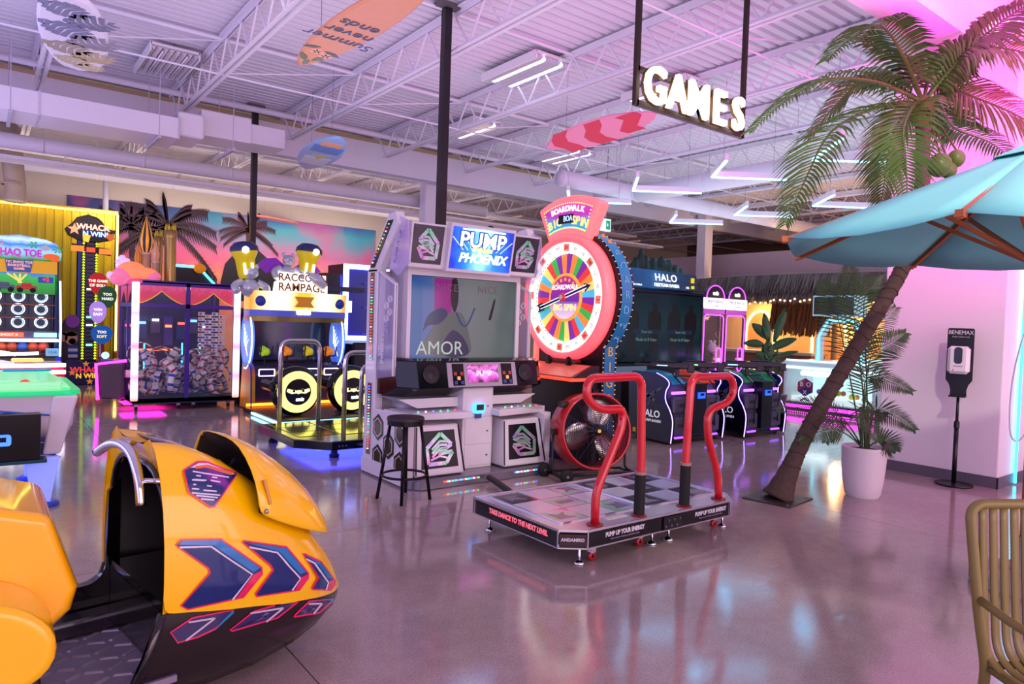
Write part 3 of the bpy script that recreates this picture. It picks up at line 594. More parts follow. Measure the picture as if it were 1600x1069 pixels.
def drum_fan():
    t = thing('drum_fan', 'round red drum fan on a black wheeled stand', 'fan', (4.93, 5.06, 0), radians(-17))
    RD = M('#b8181f', 0.3, var=0.05, coat=0.3); R = 0.37; zc = 0.47
    tilt = Matrix.Translation((0, 0, zc)) @ Matrix.Rotation(radians(-7), 4, 'X')
    hd = bpy.data.objects.new('fan_head', None)
    d = MB(); d.lathe([(R, -0.16), (R+0.012, -0.15), (R+0.012, 0.15), (R, 0.16), (R-0.012, 0.15), (R-0.012, -0.15), (R, -0.16)], 48, axis='y'); dr = d.build('drum', RD, t, smooth=True); dr.matrix_local = tilt
    g = MB()
    for sy in (0.155,):
        for k in range(1, 20): 
            r = R*k/20.0; g.tube([(r*cos(2*pi*q/36), -sy-0.02*(1-(r/R)**2), r*sin(2*pi*q/36)) for q in range(36)], 0.0026, 4, closed=True)
        for q in range(14):
            a = 2*pi*q/14; g.tube([(0.04*cos(a), -sy-0.022, 0.04*sin(a)), (R*cos(a), -sy, R*sin(a))], 0.003, 5)
    g.build('guard', M('#2a2530', 0.35, 0.6), t).matrix_local = tilt
    g = MB()
    for k in range(2, 14):
        r = R*k/14.0; g.tube([(r*cos(2*pi*q/28), 0.155, r*sin(2*pi*q/28)) for q in range(28)], 0.002, 4, closed=True)
    for q in range(10): a = 2*pi*q/10; g.tube([(0, 0.155, 0), (R*cos(a), 0.155, R*sin(a))], 0.003, 5)
    g.build('rear_guard', M('#2a2530', 0.35, 0.6), t).matrix_local = tilt
    MB().lathe([(0, 0.20), (0.035, 0.195), (0.045, 0.18), (0.045, 0.14), (0.03, 0.1), (0.03, -0.1), (0, -0.1)], 18, axis='y').build('hub', BLACK, t, smooth=True).matrix_local = tilt
    MB().lathe([(0, 0.203), (0.018, 0.2), (0.02, 0.19)], 14, axis='y').build('hub_badge', M('#c9a94a', 0.3, 0.8), t).matrix_local = tilt
    for q in range(3):
        a = 2*pi*q/3+1.3; bl = MB(); rows = []
        for i in range(8):
            u = i/7; r = 0.05+0.29*u; w = 0.05+0.10*sin(pi*min(1, u*0.85+0.1)); tw = 0.55-0.35*u
            rows.append([Vector((r*cos(a)-w*s*sin(a)*cos(tw), -0.06+w*s*sin(tw), r*sin(a)+w*s*cos(a)*cos(tw))) for s in (-1, -0.33, 0.33, 1)])
        bl.loft(rows, closed=False); bl.build('blade', M('#b3aea8', 0.22, 0.9), t, smooth=True, solid=0.004).matrix_local = tilt
    # rolling stand
    for s in (-1, 1):
        MB().tube(round_path([(s*0.41, 0.0, zc), (s*0.41, 0.0, 0.08), (s*0.41, -0.24, 0.055)], 0.05), 0.013, 8).build('stand_tube', BLACK, t, smooth=True)
        MB().box(s*0.41-0.02, s*0.41+0.02, -0.03, 0.03, zc-0.03, zc+0.03).build('pivot_clamp', BLACK, t)
    MB().tube([(-0.41, -0.2, 0.075), (0.41, -0.2, 0.075)], 0.013, 8).build('stand_tube', BLACK, t, smooth=True); MB().tube([(-0.41, 0.12, 0.05), (0.41, 0.12, 0.05)], 0.013, 8).build('stand_tube', BLACK, t, smooth=True)
    for s in (-1, 1): MB().tube([(s*0.41, -0.24, 0.055), (s*0.41, 0.14, 0.05)], 0.012, 8).build('stand_tube', BLACK, t, smooth=True)
    for (x, y) in ((-0.45, 0.1), (-0.36, -0.24)):
        w = MB(); w.lathe([(0.0, -0.024), (0.05, -0.024), (0.068, -0.015), (0.07, 0), (0.068, 0.015), (0.05, 0.024), (0, 0.024)], 20, (x, y, 0.07), 'y'); wo = w.build('wheel', RUBBER, t, smooth=True)
        MB().lathe([(0, 0.028), (0.014, 0.028), (0.014, 0.0)], 12, (x, y, 0.07), 'y').build('wheel_cap', STEEL, wo)
    for s in (0.28, 0.40): MB().box(s-0.03, s+0.03, -0.22, -0.16, 0.0, 0.065).build('rubber_foot', RUBBER, t)
    MB().cbox(-0.06, 0.04, -0.03, 0.03, -0.025, 0.035, 0.01).build('switch_box', BLACK, t, loc=(-0.31, -0.02, zc+0.27))
drum_fan()
# ================================================================ SPIN WHEEL, SHOOTING GAME, FAR RIGHT GAMES
def sector(cx, cz, r0, r1, a, n=14):
    """arch shape around the vertical, half angle a"""
    return [(cx+r0*sin(-a+2*a*i/n), cz+r0*cos(-a+2*a*i/n)) for i in range(n+1)][::-1]+[(cx+r1*sin(-a+2*a*i/n), cz+r1*cos(-a+2*a*i/n)) for i in range(n+1)]
def spin_wheel():
    t = thing('prize_wheel_game', 'tall prize wheel game with pink lit rim and arched carnival sign', 'arcade machine', (5.34, 5.90, 0), -pi/2)
    zc = 1.84; BK = M('#100c12', 0.35, var=0.1)
    # body behind the wheel
    pr = [(-0.54, 0.0)] + [(0.54, 0.0), (0.54, 1.3)] + [(0.76*cos(a), zc+0.76*sin(a)) for a in [radians(-45+270*i/40) for i in range(41)]] + [(-0.54, 1.3)]
    bd = MB().prism(pr, 'y', 0.02, 0.24).build('backing_case', BK, t)
    # blue lettered band around the case edge
    band = [(0.545, 0.05), (0.545, 1.3)] + [(0.768*cos(a), zc+0.768*sin(a)) for a in [radians(-43+225*i/40) for i in range(41)]]
    b = MB(); n = len(band); b.add([(p[0], y, p[1]) for y in (0.05, 0.21) for p in band], [(i, i+1, n+i+1, n+i) for i in range(n-1)]); bo = b.build('side_band', ramp_mat('band_blue', [(0, '#15306a'), (0.5, '#1f78b0'), (1, '#2a8cc0')], 'Z', 0, 2.6, rough=0.35), t, solid=0.004)
    for i, ch in enumerate('BIG'): text(ch, 0.15, M('#e8b83a', 0.4), bo, (0.551, 0.13, 1.25-0.17*i), rot=(pi/2, 0, pi/2))
    for i, ch in enumerate('SPIN'): text(ch, 0.13, M('#b89a58', 0.4), bo, (0.551, 0.13, 0.74-0.15*i), rot=(pi/2, 0, pi/2))
    for i, ch in enumerate('BOARDWALK'):
        a = radians(38-12.0*i); text(ch, 0.12, M('#7ab8d8', 0.4), bo, (0.774*cos(a), 0.13, zc+0.774*sin(a)), rot=(pi/2, -a, pi/2)) if a > radians(-40) else None
    for i in range(4):
        a = radians(52+9*i); st = [(0.05*cos(q*pi/5+pi/2)*(1 if q % 2 == 0 else 0.42), 0.05*sin(q*pi/5+pi/2)*(1 if q % 2 == 0 else 0.42)) for q in range(10)]
        o = MB().prism(st, 'z', 0, 0.003).build('star', M('#e8a04a', 0.4), bo); o.location = (0.772*cos(a), 0.13, zc+0.772*sin(a)); o.rotation_euler = (pi/2, -a, pi/2)
    bl = EM('#ffa060', 1.6)
    for y in (0.035, 0.225):
        g = MB()
        for p in band[::1]: g.box(p[0]-0.006, p[0]+0.008, y-0.004, y+0.004, p[1]-0.004, p[1]+0.004)
        for k in range(24): g.box(0.536, 0.550, y-0.004, y+0.004, 0.08+k*0.05, 0.088+k*0.05)
        g.build('bulb_row', bl, bo)['kind'] = 'stuff'
    # glowing rim and white number ring
    RIM = EM('#ff5060', 1.15)
    MB().lathe([(0.60, 0.03), (0.62, 0.10), (0.66, 0.13), (0.70, 0.10), (0.715, 0.04), (0.71, -0.02), (0.60, -0.02)], 64, (0, 0, zc), 'y').build('rim', M('#ff8a86', 0.35, emit=0.75, ecol='#ff4a58'), t, smooth=True)
    MB().lathe([(0.50, 0.09), (0.63, 0.10), (0.63, 0.02), (0.50, 0.02), (0.50, 0.09)], 64, (0, 0, zc), 'y').build('number_ring', EM('#fff2f0', 1.7), t)
    pk = M('#e06a5a', 0.4, emit=0.8); bk2 = M('#2a1a20', 0.5)
    nums = ['25', '50', '10', '100', '15', '40', '5', '75', '20', '30', '10', '250']
    for i in range(24):
        a = 2*pi*i/24+0.05; r = 0.562
        if i % 3 == 0:
            o = MB().box(-0.045, 0.045, -0.002, 0.0, -0.04, 0.04).build('number_tile', pk, t); o.location = (r*sin(a), -0.099, zc+r*cos(a)); o.rotation_euler = (0, a, 0)
        text(nums[i % 12], 0.05, bk2, t, (r*sin(a), -0.102, zc+r*cos(a)), rot=(pi/2, a, 0), name='number')
    # coloured wedges
    cols = ['#7a2a9a', '#ff8a3a', '#38b048', '#f0e070', '#50b8d8', '#e03a3a']
    seq = [0, 1, 2, 0, 5, 1, 3, 4, 0, 5, 2, 1, 4, 5, 0, 3, 2, 1, 0, 5, 3, 4, 2, 5, 0, 1, 4, 3, 5, 2, 0, 1]
    N = 32
    for i in range(N):
        a0, a1 = 2*pi*i/N, 2*pi*(i+1)/N
        MB().prism([(0.26*sin(a0), zc+0.26*cos(a0)), (0.26*sin(a1), zc+0.26*cos(a1)), (0.495*sin(a1), zc+0.495*cos(a1)), (0.495*sin(a0), zc+0.495*cos(a0))], 'y', -0.06, -0.04).build('wedge', M(cols[seq[i]], 0.3, emit=0.55, ecol=cols[seq[i]]), t)
    g = MB()
    for i in range(64): a = 2*pi*i/64; g.ell((0.498*sin(a), -0.075, zc+0.498*cos(a)), 0.008, 6, 4)
    g.build('peg_ring', BLACK, t)['kind'] = 'stuff'
    ds = MB().lathe([(0.0, 0.07), (0.245, 0.07), (0.245, 0.04)], 40, (0, 0, zc), 'y').build('centre_disc', ramp_mat('disc', [(0, '#e8e0f0'), (0.28, '#c8a8e0'), (0.42, '#6a2aa0'), (0.6, '#8a1f9a'), (1, '#b02a90')], 'Z', zc-0.25, zc+0.25, emit=0.5), t)
    MB().lathe([(0.243, 0.076), (0.262, 0.08), (0.275, 0.07), (0.275, 0.04)], 40, (0, 0, zc), 'y').build('disc_rim', M('#f0a840', 0.3, emit=0.5), t)
    text('BOARDWALK', 0.078, EM('#fff0dc', 1.2), ds, (0, -0.075, zc+0.115), off=0.001, sx=0.92); text('BIG SPIN', 0.10, EM('#ffe27a', 1.2), ds, (0, -0.075, zc-0.115), off=0.001)
    for i in range(7):
        a = radians(-60+20*i); st = [(0.024*cos(q*pi/5+pi/2)*(1 if q % 2 == 0 else 0.42), 0.024*sin(q*pi/5+pi/2)*(1 if q % 2 == 0 else 0.42)) for q in range(10)]
        o = MB().prism(st, 'y', -0.002, 0.002).build('star', EM('#ffb03a', 1.0), ds); o.location = (0.205*sin(a), -0.075, zc+0.205*cos(a))
    # arrow hand
    A = radians(-17)
    ar = MB(); ar.prism([(-0.40, -0.012), (0.40, -0.012), (0.40, 0.012), (-0.40, 0.012)], 'y', -0.012, 0.0); ar.prism([(0.36, -0.05), (0.46, 0.0), (0.36, 0.05), (0.39, 0.0)], 'y', -0.012, 0); ar.prism([(-0.46, 0.045), (-0.36, 0.045), (-0.32, 0.0), (-0.36, -0.045), (-0.46, -0.045), (-0.42, 0.0)], 'y', -0.012, 0.0)
    ao = ar.build('arrow_hand', M('#1f3070', 0.25, 0.3), t); ao.location = (0, -0.095, zc); ao.rotation_euler = (0, A, 0)
    for s in (-1, 1): MB().box(-0.40, 0.40, -0.014, -0.010, s*0.018-0.005, s*0.018+0.005).build('arrow_edge', EM('#f6f0ff', 1.0), ao)
    MB().lathe([(0, 0.03), (0.03, 0.03), (0.045, 0.02), (0.05, 0)], 20, (0, -0.01, 0), 'y').build('arrow_boss', M('#e03a3a', 0.3), ao, smooth=True); MB().lathe([(0, 0.034), (0.024, 0.032), (0.028, 0.03)], 16, (0, -0.01, 0), 'y').build('boss_cap', WHITE_G, ao)
    # arched sign
    sg = MB().prism(sector(0, zc, 0.70, 1.15, radians(27)), 'y', -0.07, 0.08).build('arched_sign', M('#ff9a8c', 0.35, emit=0.85, ecol='#ff4f58'), t, bevel=0.03)
    ip = MB().prism(sector(0, zc, 0.775, 1.075, radians(22.5)), 'y', -0.078, -0.06).build('sign_panel', ramp_mat('sign_print', [(0, '#1fa0a8'), (0.35, '#2a8ab8'), (0.6, '#a02a9a'), (1, '#c83a8a')], 'Z', zc+0.7, zc+1.08, emit=0.8, noise=0.3, nscale=6), sg)
    g = MB()
    for i in range(25):
        a = radians(-22+44*i/24)
        for r in (0.787, 1.063): g.ell((r*sin(a), -0.08, zc+r*cos(a)), 0.009, 6, 4)
    for i in range(8):
        for s in (-1, 1): r = 0.79+0.27*i/7; g.ell((r*sin(s*radians(22)), -0.08, zc+r*cos(radians(22))), 0.009, 6, 4)
    g.build('sign_bulbs', EM('#ffc24a', 2.0), sg)['kind'] = 'stuff'
    for i, ch in enumerate('BOARDWALK'):
        a = radians(-14.5+29*i/8); text(ch, 0.088, EM('#fff2e0', 1.3), ip, (1.0*sin(a), -0.082, zc+1.0*cos(a)), rot=(pi/2, a, 0), off=0.003)
    for i, ch in enumerate('BIG'):
        a = radians(-19+5*i); text(ch, 0.13, EM('#ffe27a', 1.2), ip, (0.865*sin(a), -0.082, zc+0.865*cos(a)), rot=(pi/2, a, 0), off=0.003)
    for i, ch in enumerate('SPIN'):
        a = radians(7.5+4.3*i); text(ch, 0.13, EM('#ffe27a', 1.2), ip, (0.865*sin(a), -0.082, zc+0.865*cos(a)), rot=(pi/2, a, 0), off=0.003)
    db = MB().box(-0.14, 0.10, -0.086, -0.07, zc+0.835, zc+0.935).build('ticker_display', M('#1a1614', 0.3), ip); text('BOA', 0.09, EM('#9ab8ff', 2.0), db, (0.02, -0.088, zc+0.885), sx=0.8)
    # cabinet body, sloping control desk
    MB().box(-0.5, 0.5, -0.1, 0.12, 0, 1.0).build('lower_cabinet', BK, t, bevel=0.01)
    ck = MB().prism([(-0.40, 0.93), (0.12, 0.93), (0.12, 1.10), (-0.08, 1.10), (-0.40, 0.97)], 'x', -0.52, 0.52).build('control_desk', M('#2a1216', 0.25), t, bevel=0.01)
    g = MB(); g.bar((-0.53, -0.405, 0.955), (0.53, -0.405, 0.955), 0.016, 0.03); g.bar((0.53, -0.405, 0.955), (0.53, 0.1, 0.955), 0.016, 0.03); g.bar((-0.53, -0.405, 0.955), (-0.53, 0.1, 0.955), 0.016, 0.03); g.build('red_light_edge', EM('#ff2a1c', 4.0), ck)
    MB().add([(-0.48, -0.38, 0.982), (0.48, -0.38, 0.982), (0.48, -0.10, 1.096), (-0.48, -0.10, 1.096)], [(0, 1, 2, 3)]).build('desk_print', M('#c85a50', 0.3, emit=0.35), ck, solid=0.003)
    MB().cbox(-0.25, 0.25, -0.13, 0.0, 1.095, 1.15, 0.02).build('speaker_bar', M('#5a1f24', 0.35), ck)
    for s in (-1, 1): MB().lathe([(0, 0.012), (0.05, 0.008), (0.06, 0)], 18, (s*0.17, -0.135, 1.12), 'y').build('speaker', BLACK, ck, smooth=True)
    MB().lathe([(0.09, 0), (0.09, 0.03), (0.075, 0.05), (0, 0.055)], 22, (-0.3, -0.26, 1.03)).build('spin_button', M('#ff6a5a', 0.25, emit=1.0), ck, smooth=True)
    for x in (0.51, -0.51): MB().box(x-0.01, x+0.01, -0.08, 0.1, 0.05, 0.85).build('side_door', M('#0c090d', 0.4), t)
    for s in (-1,): MB().box(s*0.56-0.03, s*0.56+0.03, -0.02, 0.1, 1.0, zc-0.45).build('light_pillar', M('#ff9a8c', 0.35, emit=0.9, ecol='#ff6a60'), t)
    return t
spin_wheel()

def drape(n): return n
def shooter():
    X = 8.42
    NAVY = M('#0a1020', 0.3, var=0.1); t = thing('shooting_game_screen', 'wide dark shooting game screen with a blue lettered header', 'arcade machine', (X, 7.2, 0))
    MB().box(-1.10, 1.10, 0.02, 0.30, 0.93, 2.12).build('screen_case', M('#0b1830', 0.25, var=0.1), t, bevel=0.01)
    s = MB().box(-1.02, 1.04, 0.0, 0.02, 0.98, 2.07).build('screen', M('#05080a', 0.06), t)
    im = MB().box(-1.0, 1.02, -0.004, 0.001, 1.0, 2.05).build('picture', ramp_mat('shooter_video', [(0, '#06191a'), (0.35, '#0b2426'), (0.5, '#0e2c2e'), (1, '#081a1c')], 'Z', 1.0, 2.05, emit=0.55, rough=0.1, noise=0.5, nscale=3), s)
    for k, x in enumerate((-0.62, -0.12, 0.34, 0.75)):     # dim standing silhouettes
        b = smooth_path([(x-0.10, 1.08, 0), (x-0.09, 1.4, 0), (x-0.15, 1.5, 0), (x-0.14, 1.74, 0), (x-0.05, 1.80, 0), (x-0.05, 1.9, 0), (x+0.05, 1.9, 0), (x+0.05, 1.80, 0), (x+0.14, 1.74, 0), (x+0.15, 1.5, 0), (x+0.09, 1.4, 0), (x+0.10, 1.08, 0)], 4)
        MB().prism([(v.x, v.y) for v in b], 'y', -0.006, -0.003).build('silhouette', M('#050606', 0.2, emit=0.35, ecol=('#16262a', '#1c2420', '#22282a', '#1a1418')[k]), s)
    lt = M('#0a0a0a', 0.2, emit=0.45, ecol='#7f9a98')
    for x, a, b in ((-0.3, 'Team Leo', 'Mode: In 0 Snipe'), (0.5, 'Team Cub', 'Mode: In 0 Snipe')):
        text(a, 0.06, lt, s, (x, -0.0065, 1.46)); text(b, 0.07, lt, s, (x, -0.0065, 1.34))
        MB().box(x-0.3, x+0.3, -0.0062, -0.003, 1.43, 1.50).build('name_bar', M('#050606', 0.2, emit=0.3, ecol='#1a3a5a'), s)
    # header
    h = MB(); h.loft([[(-0.82, -0.06, 2.13), (0.86, -0.06, 2.13), (0.86, 0.3, 2.13), (-0.82, 0.3, 2.13)], [(-0.78, 0.0, 2.42), (0.86, 0.0, 2.40), (0.86, 0.3, 2.40), (-0.78, 0.3, 2.42)]]); ho = h.build('header', ramp_mat('header_blue', [(0, '#0a2a50'), (0.4, '#0d4a78'), (0.6, '#082848'), (1, '#041428')], 'X', -0.8, 0.86, emit=0.6, noise=0.6, nscale=4), t, bevel=0.008)
    TL = (pi/2-0.2, 0, 0); wh = EM('#eef6ff', 1.4)
    text('HALO', 0.16, wh, ho, (0.06, -0.045, 2.30), rot=TL, off=0.002, sx=1.15, space=1.1); text('FIRETEAM RAVEN', 0.075, wh, ho, (0.06, -0.068, 2.185), rot=TL, off=0.001)
    MB().box(0.66, 0.74, -0.056, -0.05, 2.26, 2.34).build('rating_mark', EM('#e8d020', 0.9), ho); MB().box(0.66, 0.73, -0.07, -0.06, 2.165, 2.215).build('rating_mark', EM('#e8d020', 0.9), ho); text('RAW THRILLS', 0.035, wh, ho, (-0.62, -0.07, 2.165), rot=TL); text('343', 0.05, wh, ho, (0.56, -0.07, 2.175), rot=TL)
    # rocky crest behind the header
    rk = random.Random(3); g = MB()
    for (x, w, hh) in ((-0.45, 0.11, 0.20), (-0.33, 0.1, 0.34), (-0.22, 0.12, 0.24), (-0.05, 0.16, 0.22), (0.14, 0.17, 0.26), (0.32, 0.14, 0.22), (0.48, 0.12, 0.15), (0.62, 0.1, 0.1)):
        rings = []
        for q in range(5):
            u = q/4; ww = w*(1-0.75*u); rings.append([(x+ww*cos(a)*rk.uniform(0.7, 1.1)+0.03*u, 0.16+0.09*sin(a)*(1-0.6*u), 2.40+hh*u) for a in [2*pi*i/7 for i in range(7)]])
        g.loft(rings)
    g.build('crest', M('#1b3b34', 0.25, 0.5, var=0.4, scale=9), t)
    # stand
    MB().box(-0.75, 0.85, 0.05, 0.28, 0.0, 0.94).build('pedestal', M('#0b0c10', 0.4), t, bevel=0.01)
    MB().box(-0.95, -0.25, 0.0, 0.04, 0.80, 0.93).build('light_panel', M('#101820', 0.3, emit=0.35, ecol='#7a90b0'), t)
    return t
shooter()
def gun_console(x0, w, y0, label, accents):
    t = thing('gun_console', label, 'arcade machine', (x0, y0, 0), 0.0, 'gun consoles of the shooting game')
    NV = M('#070b18', 0.28, var=0.1); CR = M('#4c4c5e', 0.45, 0.3, var=0.4, scale=7)
    prof = [(v.x, v.y) for v in smooth_path([(0.02, 0.03, 0), (0.0, 0.30, 0), (0.05, 0.45, 0), (0.13, 0.58, 0), (0.13, 0.70, 0), (0.08, 0.80, 0), (0.14, 0.87, 0), (0.30, 0.93, 0)], 5)]
    full = prof+[(0.72, 0.93), (0.78, 0.80), (0.74, 0.06)]
    for k, x in enumerate((0.0, w)):
        p = MB().prism(full, 'x', x-0.03, x+0.03).build('side_panel', ramp_mat('console_print', [(0, '#05060c'), (0.45, '#070c1e'), (1, '#10206a')], 'Z', 0, 0.95, rough=0.25), t)
        g = MB(); g.tube([(x-0.02, a-0.004, b) for a, b in prof], 0.006, 6); g.build('light_edge', EM('#b088ff', 4.5), p); 
        text('HALO', 0.13, M('#d8dce8', 0.3, emit=0.4), p, (x-0.032, 0.38, 0.38), rot=(pi/2, 0, -pi/2), off=0.001); text('FIRETEAM RAVEN', 0.05, M('#d8dce8', 0.3, emit=0.4), p, (x-0.032, 0.38, 0.29), rot=(pi/2, 0, -pi/2))
        MB().box(x-0.033, x-0.03, 0.62, 0.67, 0.10, 0.16).build('rating_mark', M('#d8b820', 0.4), p)
        g = MB(); g.bar((x-0.032, 0.20, 0.74), (x-0.032, 0.44, 0.60), 0.004, 0.035); g.bar((x-0.032, 0.30, 0.56), (x-0.032, 0.50, 0.66), 0.004, 0.05); g.bar((x-0.032, 0.42, 0.5), (x-0.032, 0.28, 0.70), 0.004, 0.02); g.build('printed_shape', M('#5a6478', 0.4), p)
    MB().prism([(0.10, 0.08), (0.09, 0.40), (0.16, 0.56), (0.17, 0.72), (0.14, 0.80), (0.70, 0.86), (0.70, 0.08)], 'x', 0.03, w-0.03).build('body', CR, t)
    # front crates: four recessed boxes and a coin door
    nb = 2; cw = 0.26; dw = (w-0.06-cw)/2
    for i in range(2):
        a = 0.03+i*(dw+cw)
        for (z0, z1) in ((0.12, 0.36), (0.40, 0.62)):
            q = MB().cbox(a+0.02, a+dw-0.02, 0.04, 0.12, z0, z1, 0.025).build('crate_front', CR, t)
            text('UNSC', 0.07, M('#15161c', 0.5), q, (a+dw/2, 0.038, (z0+z1)/2))
        MB().box(a+0.06, a+dw-0.06, 0.10, 0.13, 0.655, 0.69).build('glow_sign', EM('#b060ff', 2.6), t); MB().box(a+0.05, a+dw-0.08, 0.03, 0.05, 0.075, 0.10).build('glow_foot', EM('#a050ff', 2.0), t)
        c = accents[i]
        sh = MB(); sh.loft([[(a+0.03, 0.12, 0.78), (a+dw-0.02, 0.12, 0.78), (a+dw-0.02, 0.66, 0.82), (a+0.03, 0.66, 0.82)], [(a+0.07, 0.24, 0.90), (a+dw-0.06, 0.24, 0.90), (a+dw-0.06, 0.60, 0.95), (a+0.07, 0.60, 0.95)]]); sh.build('gun_mount', M(c, 0.25, var=0.08), t, bevel=0.02)
        # mounted rifle, muzzle to the screen
        gx = a+dw/2; gun = MB(); R_ = Matrix.Translation((gx, 0.30, 0.99)) @ Matrix.Rotation(radians(42), 4, 'Z')
        gun.cbox(-0.05, 0.05, -0.26, 0.24, 0.0, 0.075, 0.015, R_); gun.cbox(-0.028, 0.028, 0.22, 0.46, 0.015, 0.055, 0.01, R_); gun.cbox(-0.03, 0.03, -0.10, 0.18, 0.075, 0.10, 0.01, R_)
        gun.cbox(-0.025, 0.025, -0.34, -0.24, -0.05, 0.065, 0.012, R_); gun.cbox(-0.022, 0.022, -0.14, -0.09, -0.11, 0.0, 0.01, R_); gun.cbox(-0.02, 0.02, -0.30, -0.12, -0.11, -0.085, 0.008, R_)
        go = gun.build('mounted_rifle', M('#34323a', 0.35, 0.4), t)
        g2 = MB(); g2.box(-0.052, 0.052, 0.02, 0.16, 0.03, 0.042, R_); g2.build('rifle_light', EM('#8ae0ff' if i == 0 else '#8affb0', 2.5), go)
        MB().tube(smooth_path([(gx, 0.25, 0.93), (gx+0.03, 0.02, 0.7), (gx-0.02, 0.0, 0.45), (gx+0.04, 0.03, 0.2)], 6), 0.008, 6).build('gun_cable', RUBBER, t, smooth=True)
    d = MB().box(0.03+dw, 0.03+dw+cw, 0.0, 0.3, 0.12, 0.80).build('coin_door', NV, t, bevel=0.006)
    r = MB().box(0.03+dw+0.06, 0.03+dw+0.2, -0.02, 0.01, 0.60, 0.68).build('card_reader', EM('#1f50ff', 2.0), d); MB().box(0.03+dw+0.09, 0.03+dw+0.17, -0.024, -0.018, 0.635, 0.67).build('reader_screen', M('#0a1a30', 0.2), r)
    MB().lathe([(0, 0.01), (0.012, 0.01), (0.012, 0)], 10, (0.03+dw+0.2, 0.0, 0.35), 'y').build('lock', STEEL, d)
    MB().box(0.03, w-0.03, 0.04, 0.72, 0.04, 0.085).build('base', BLACK, t)
    for x in (0.08, w-0.08):
        for y in (0.12, 0.66): MB().lathe([(0, -0.02), (0.03, -0.02), (0.035, 0), (0.03, 0.02), (0, 0.02)], 12, (x, y, 0.035), 'x').build('castor', RUBBER, t, smooth=True)
    return t
gun_console(7.18, 1.10, 5.84, 'gun console nearest the prize wheel with blue and orange rifle mounts', ('#1a8ab0', '#d8582a'))
gun_console(8.62, 1.00, 5.72, 'gun console farther right near the potted palm with green rifle mounts', ('#2aa860', '#1c8a5a'))

def crane(x, y, label):
    t = thing('crane_game', label, 'arcade machine', (x, y, 0), 0.0, 'pink lit crane games')
    VI = EM('#e048ff', 2.4); w = 0.36
    MB().box(-w, w, 0, 0.72, 0.06, 0.72).build('lower_cabinet', M('#191420', 0.3), t, bevel=0.01)
    for sx in (-1, 1):
        for yy in (0.02, 0.70): MB().box(sx*w-0.03, sx*w+0.03, yy-0.03, yy+0.03, 0.7, 2.0).build('corner_post', M('#251a30', 0.3), t)
    MB().box(-w, w, 0.68, 0.72, 0.7, 1.95).build('rear_panel', M('#3a2f3c', 0.4), t)
    MB().box(-w+0.03, w-0.03, -0.005, 0.005, 0.75, 1.85).build('front_glass', GLASS, t)
    g = MB(); ring_poly(g, rrect(-w+0.02, w-0.02, 0.72, 1.84, 0.1), rrect(-w+0.045, w-0.045, 0.745, 1.815, 0.08), 'y', -0.02, -0.008); g.build('neon_frame', VI, t)
    MB().box(-w, w, -0.02, 0.7, 1.85, 1.95).build('purple_band', M('#5a1a6a', 0.3, emit=0.8, ecol='#9a20b0'), t)
    s = MB().box(-w, w, -0.04, 0.1, 1.95, 2.18).build('sign_box', EM('#f4ecff', 1.5), t, bevel=0.01); text('PRIZE MATIC', 0.085, M('#5a3a80', 0.4), s, (0, -0.043, 2.10), sx=1.1); text('It is time', 0.06, M('#8a6aa0', 0.4), s, (0, -0.043, 2.02))
    cp = MB().prism([(0.30*cos(a), 2.18+0.26*sin(a)) for a in [pi*i/16 for i in range(17)]], 'y', -0.03, 0.05).build('arch_crown', M('#2a1538', 0.3), t); g = MB(); g.tube([(0.30*cos(a), -0.035, 2.18+0.26*sin(a)) for a in [pi*i/20 for i in range(21)]], 0.012, 6); g.build('crown_neon', VI, cp); text('unis', 0.12, EM('#ffffff', 1.6), cp, (0, -0.035, 2.28), off=0.004)
    g = MB(); ring_poly(g, rrect(0.10, 0.28, 0.62, 1.15, 0.08), rrect(0.125, 0.255, 0.645, 1.125, 0.06), 'y', -0.03, -0.012); g.build('control_neon', VI, t); MB().lathe([(0, 0.05), (0.04, 0.04), (0.045, 0)], 14, (0.19, -0.01, 0.88), 'y').build('joystick_ball', M('#f0b8f0', 0.3, emit=0.8), t, smooth=True)
    for k, z in enumerate((0.82, 0.9)): MB().lathe([(0, 0.02), (0.02, 0.015), (0.022, 0)], 10, (0.02+0.05*k, -0.005, z), 'y').build('push_button', EM('#ff5a8a', 1.2), t)
    c = MB(); c.tube([(-0.05, 0.35, 1.84), (-0.05, 0.35, 1.5)], 0.012, 6)
    for q in range(3): a = 2*pi*q/3; c.tube([(-0.05, 0.35, 1.5), (-0.05+0.09*cos(a), 0.35+0.09*sin(a), 1.44), (-0.05+0.05*cos(a), 0.35+0.05*sin(a), 1.34)], 0.008, 6)
    c.build('claw', CHROME, t)
    for q, (px, pz, pm) in enumerate(((-0.2, 0.86, '#e8d8a0'), (-0.12, 1.02, '#d8c878'), (-0.22, 1.12, '#f0e8d8'), (0.0, 0.82, '#e0b0a0'))):
        p = MB(); p.ell((px, 0.3+0.05*q, pz), (0.11, 0.1, 0.12), 12, 8); p.ell((px-0.07, 0.3+0.05*q, pz+0.13), 0.04, 8, 6); p.ell((px+0.07, 0.3+0.05*q, pz+0.13), 0.04, 8, 6); p.build('plush_prize', M(pm, 0.8), t, smooth=True)
crane(12.22, 9.0, 'pink lit crane game beside the white column'); crane(12.98, 9.0, 'pink lit crane game next to the thatched hut')

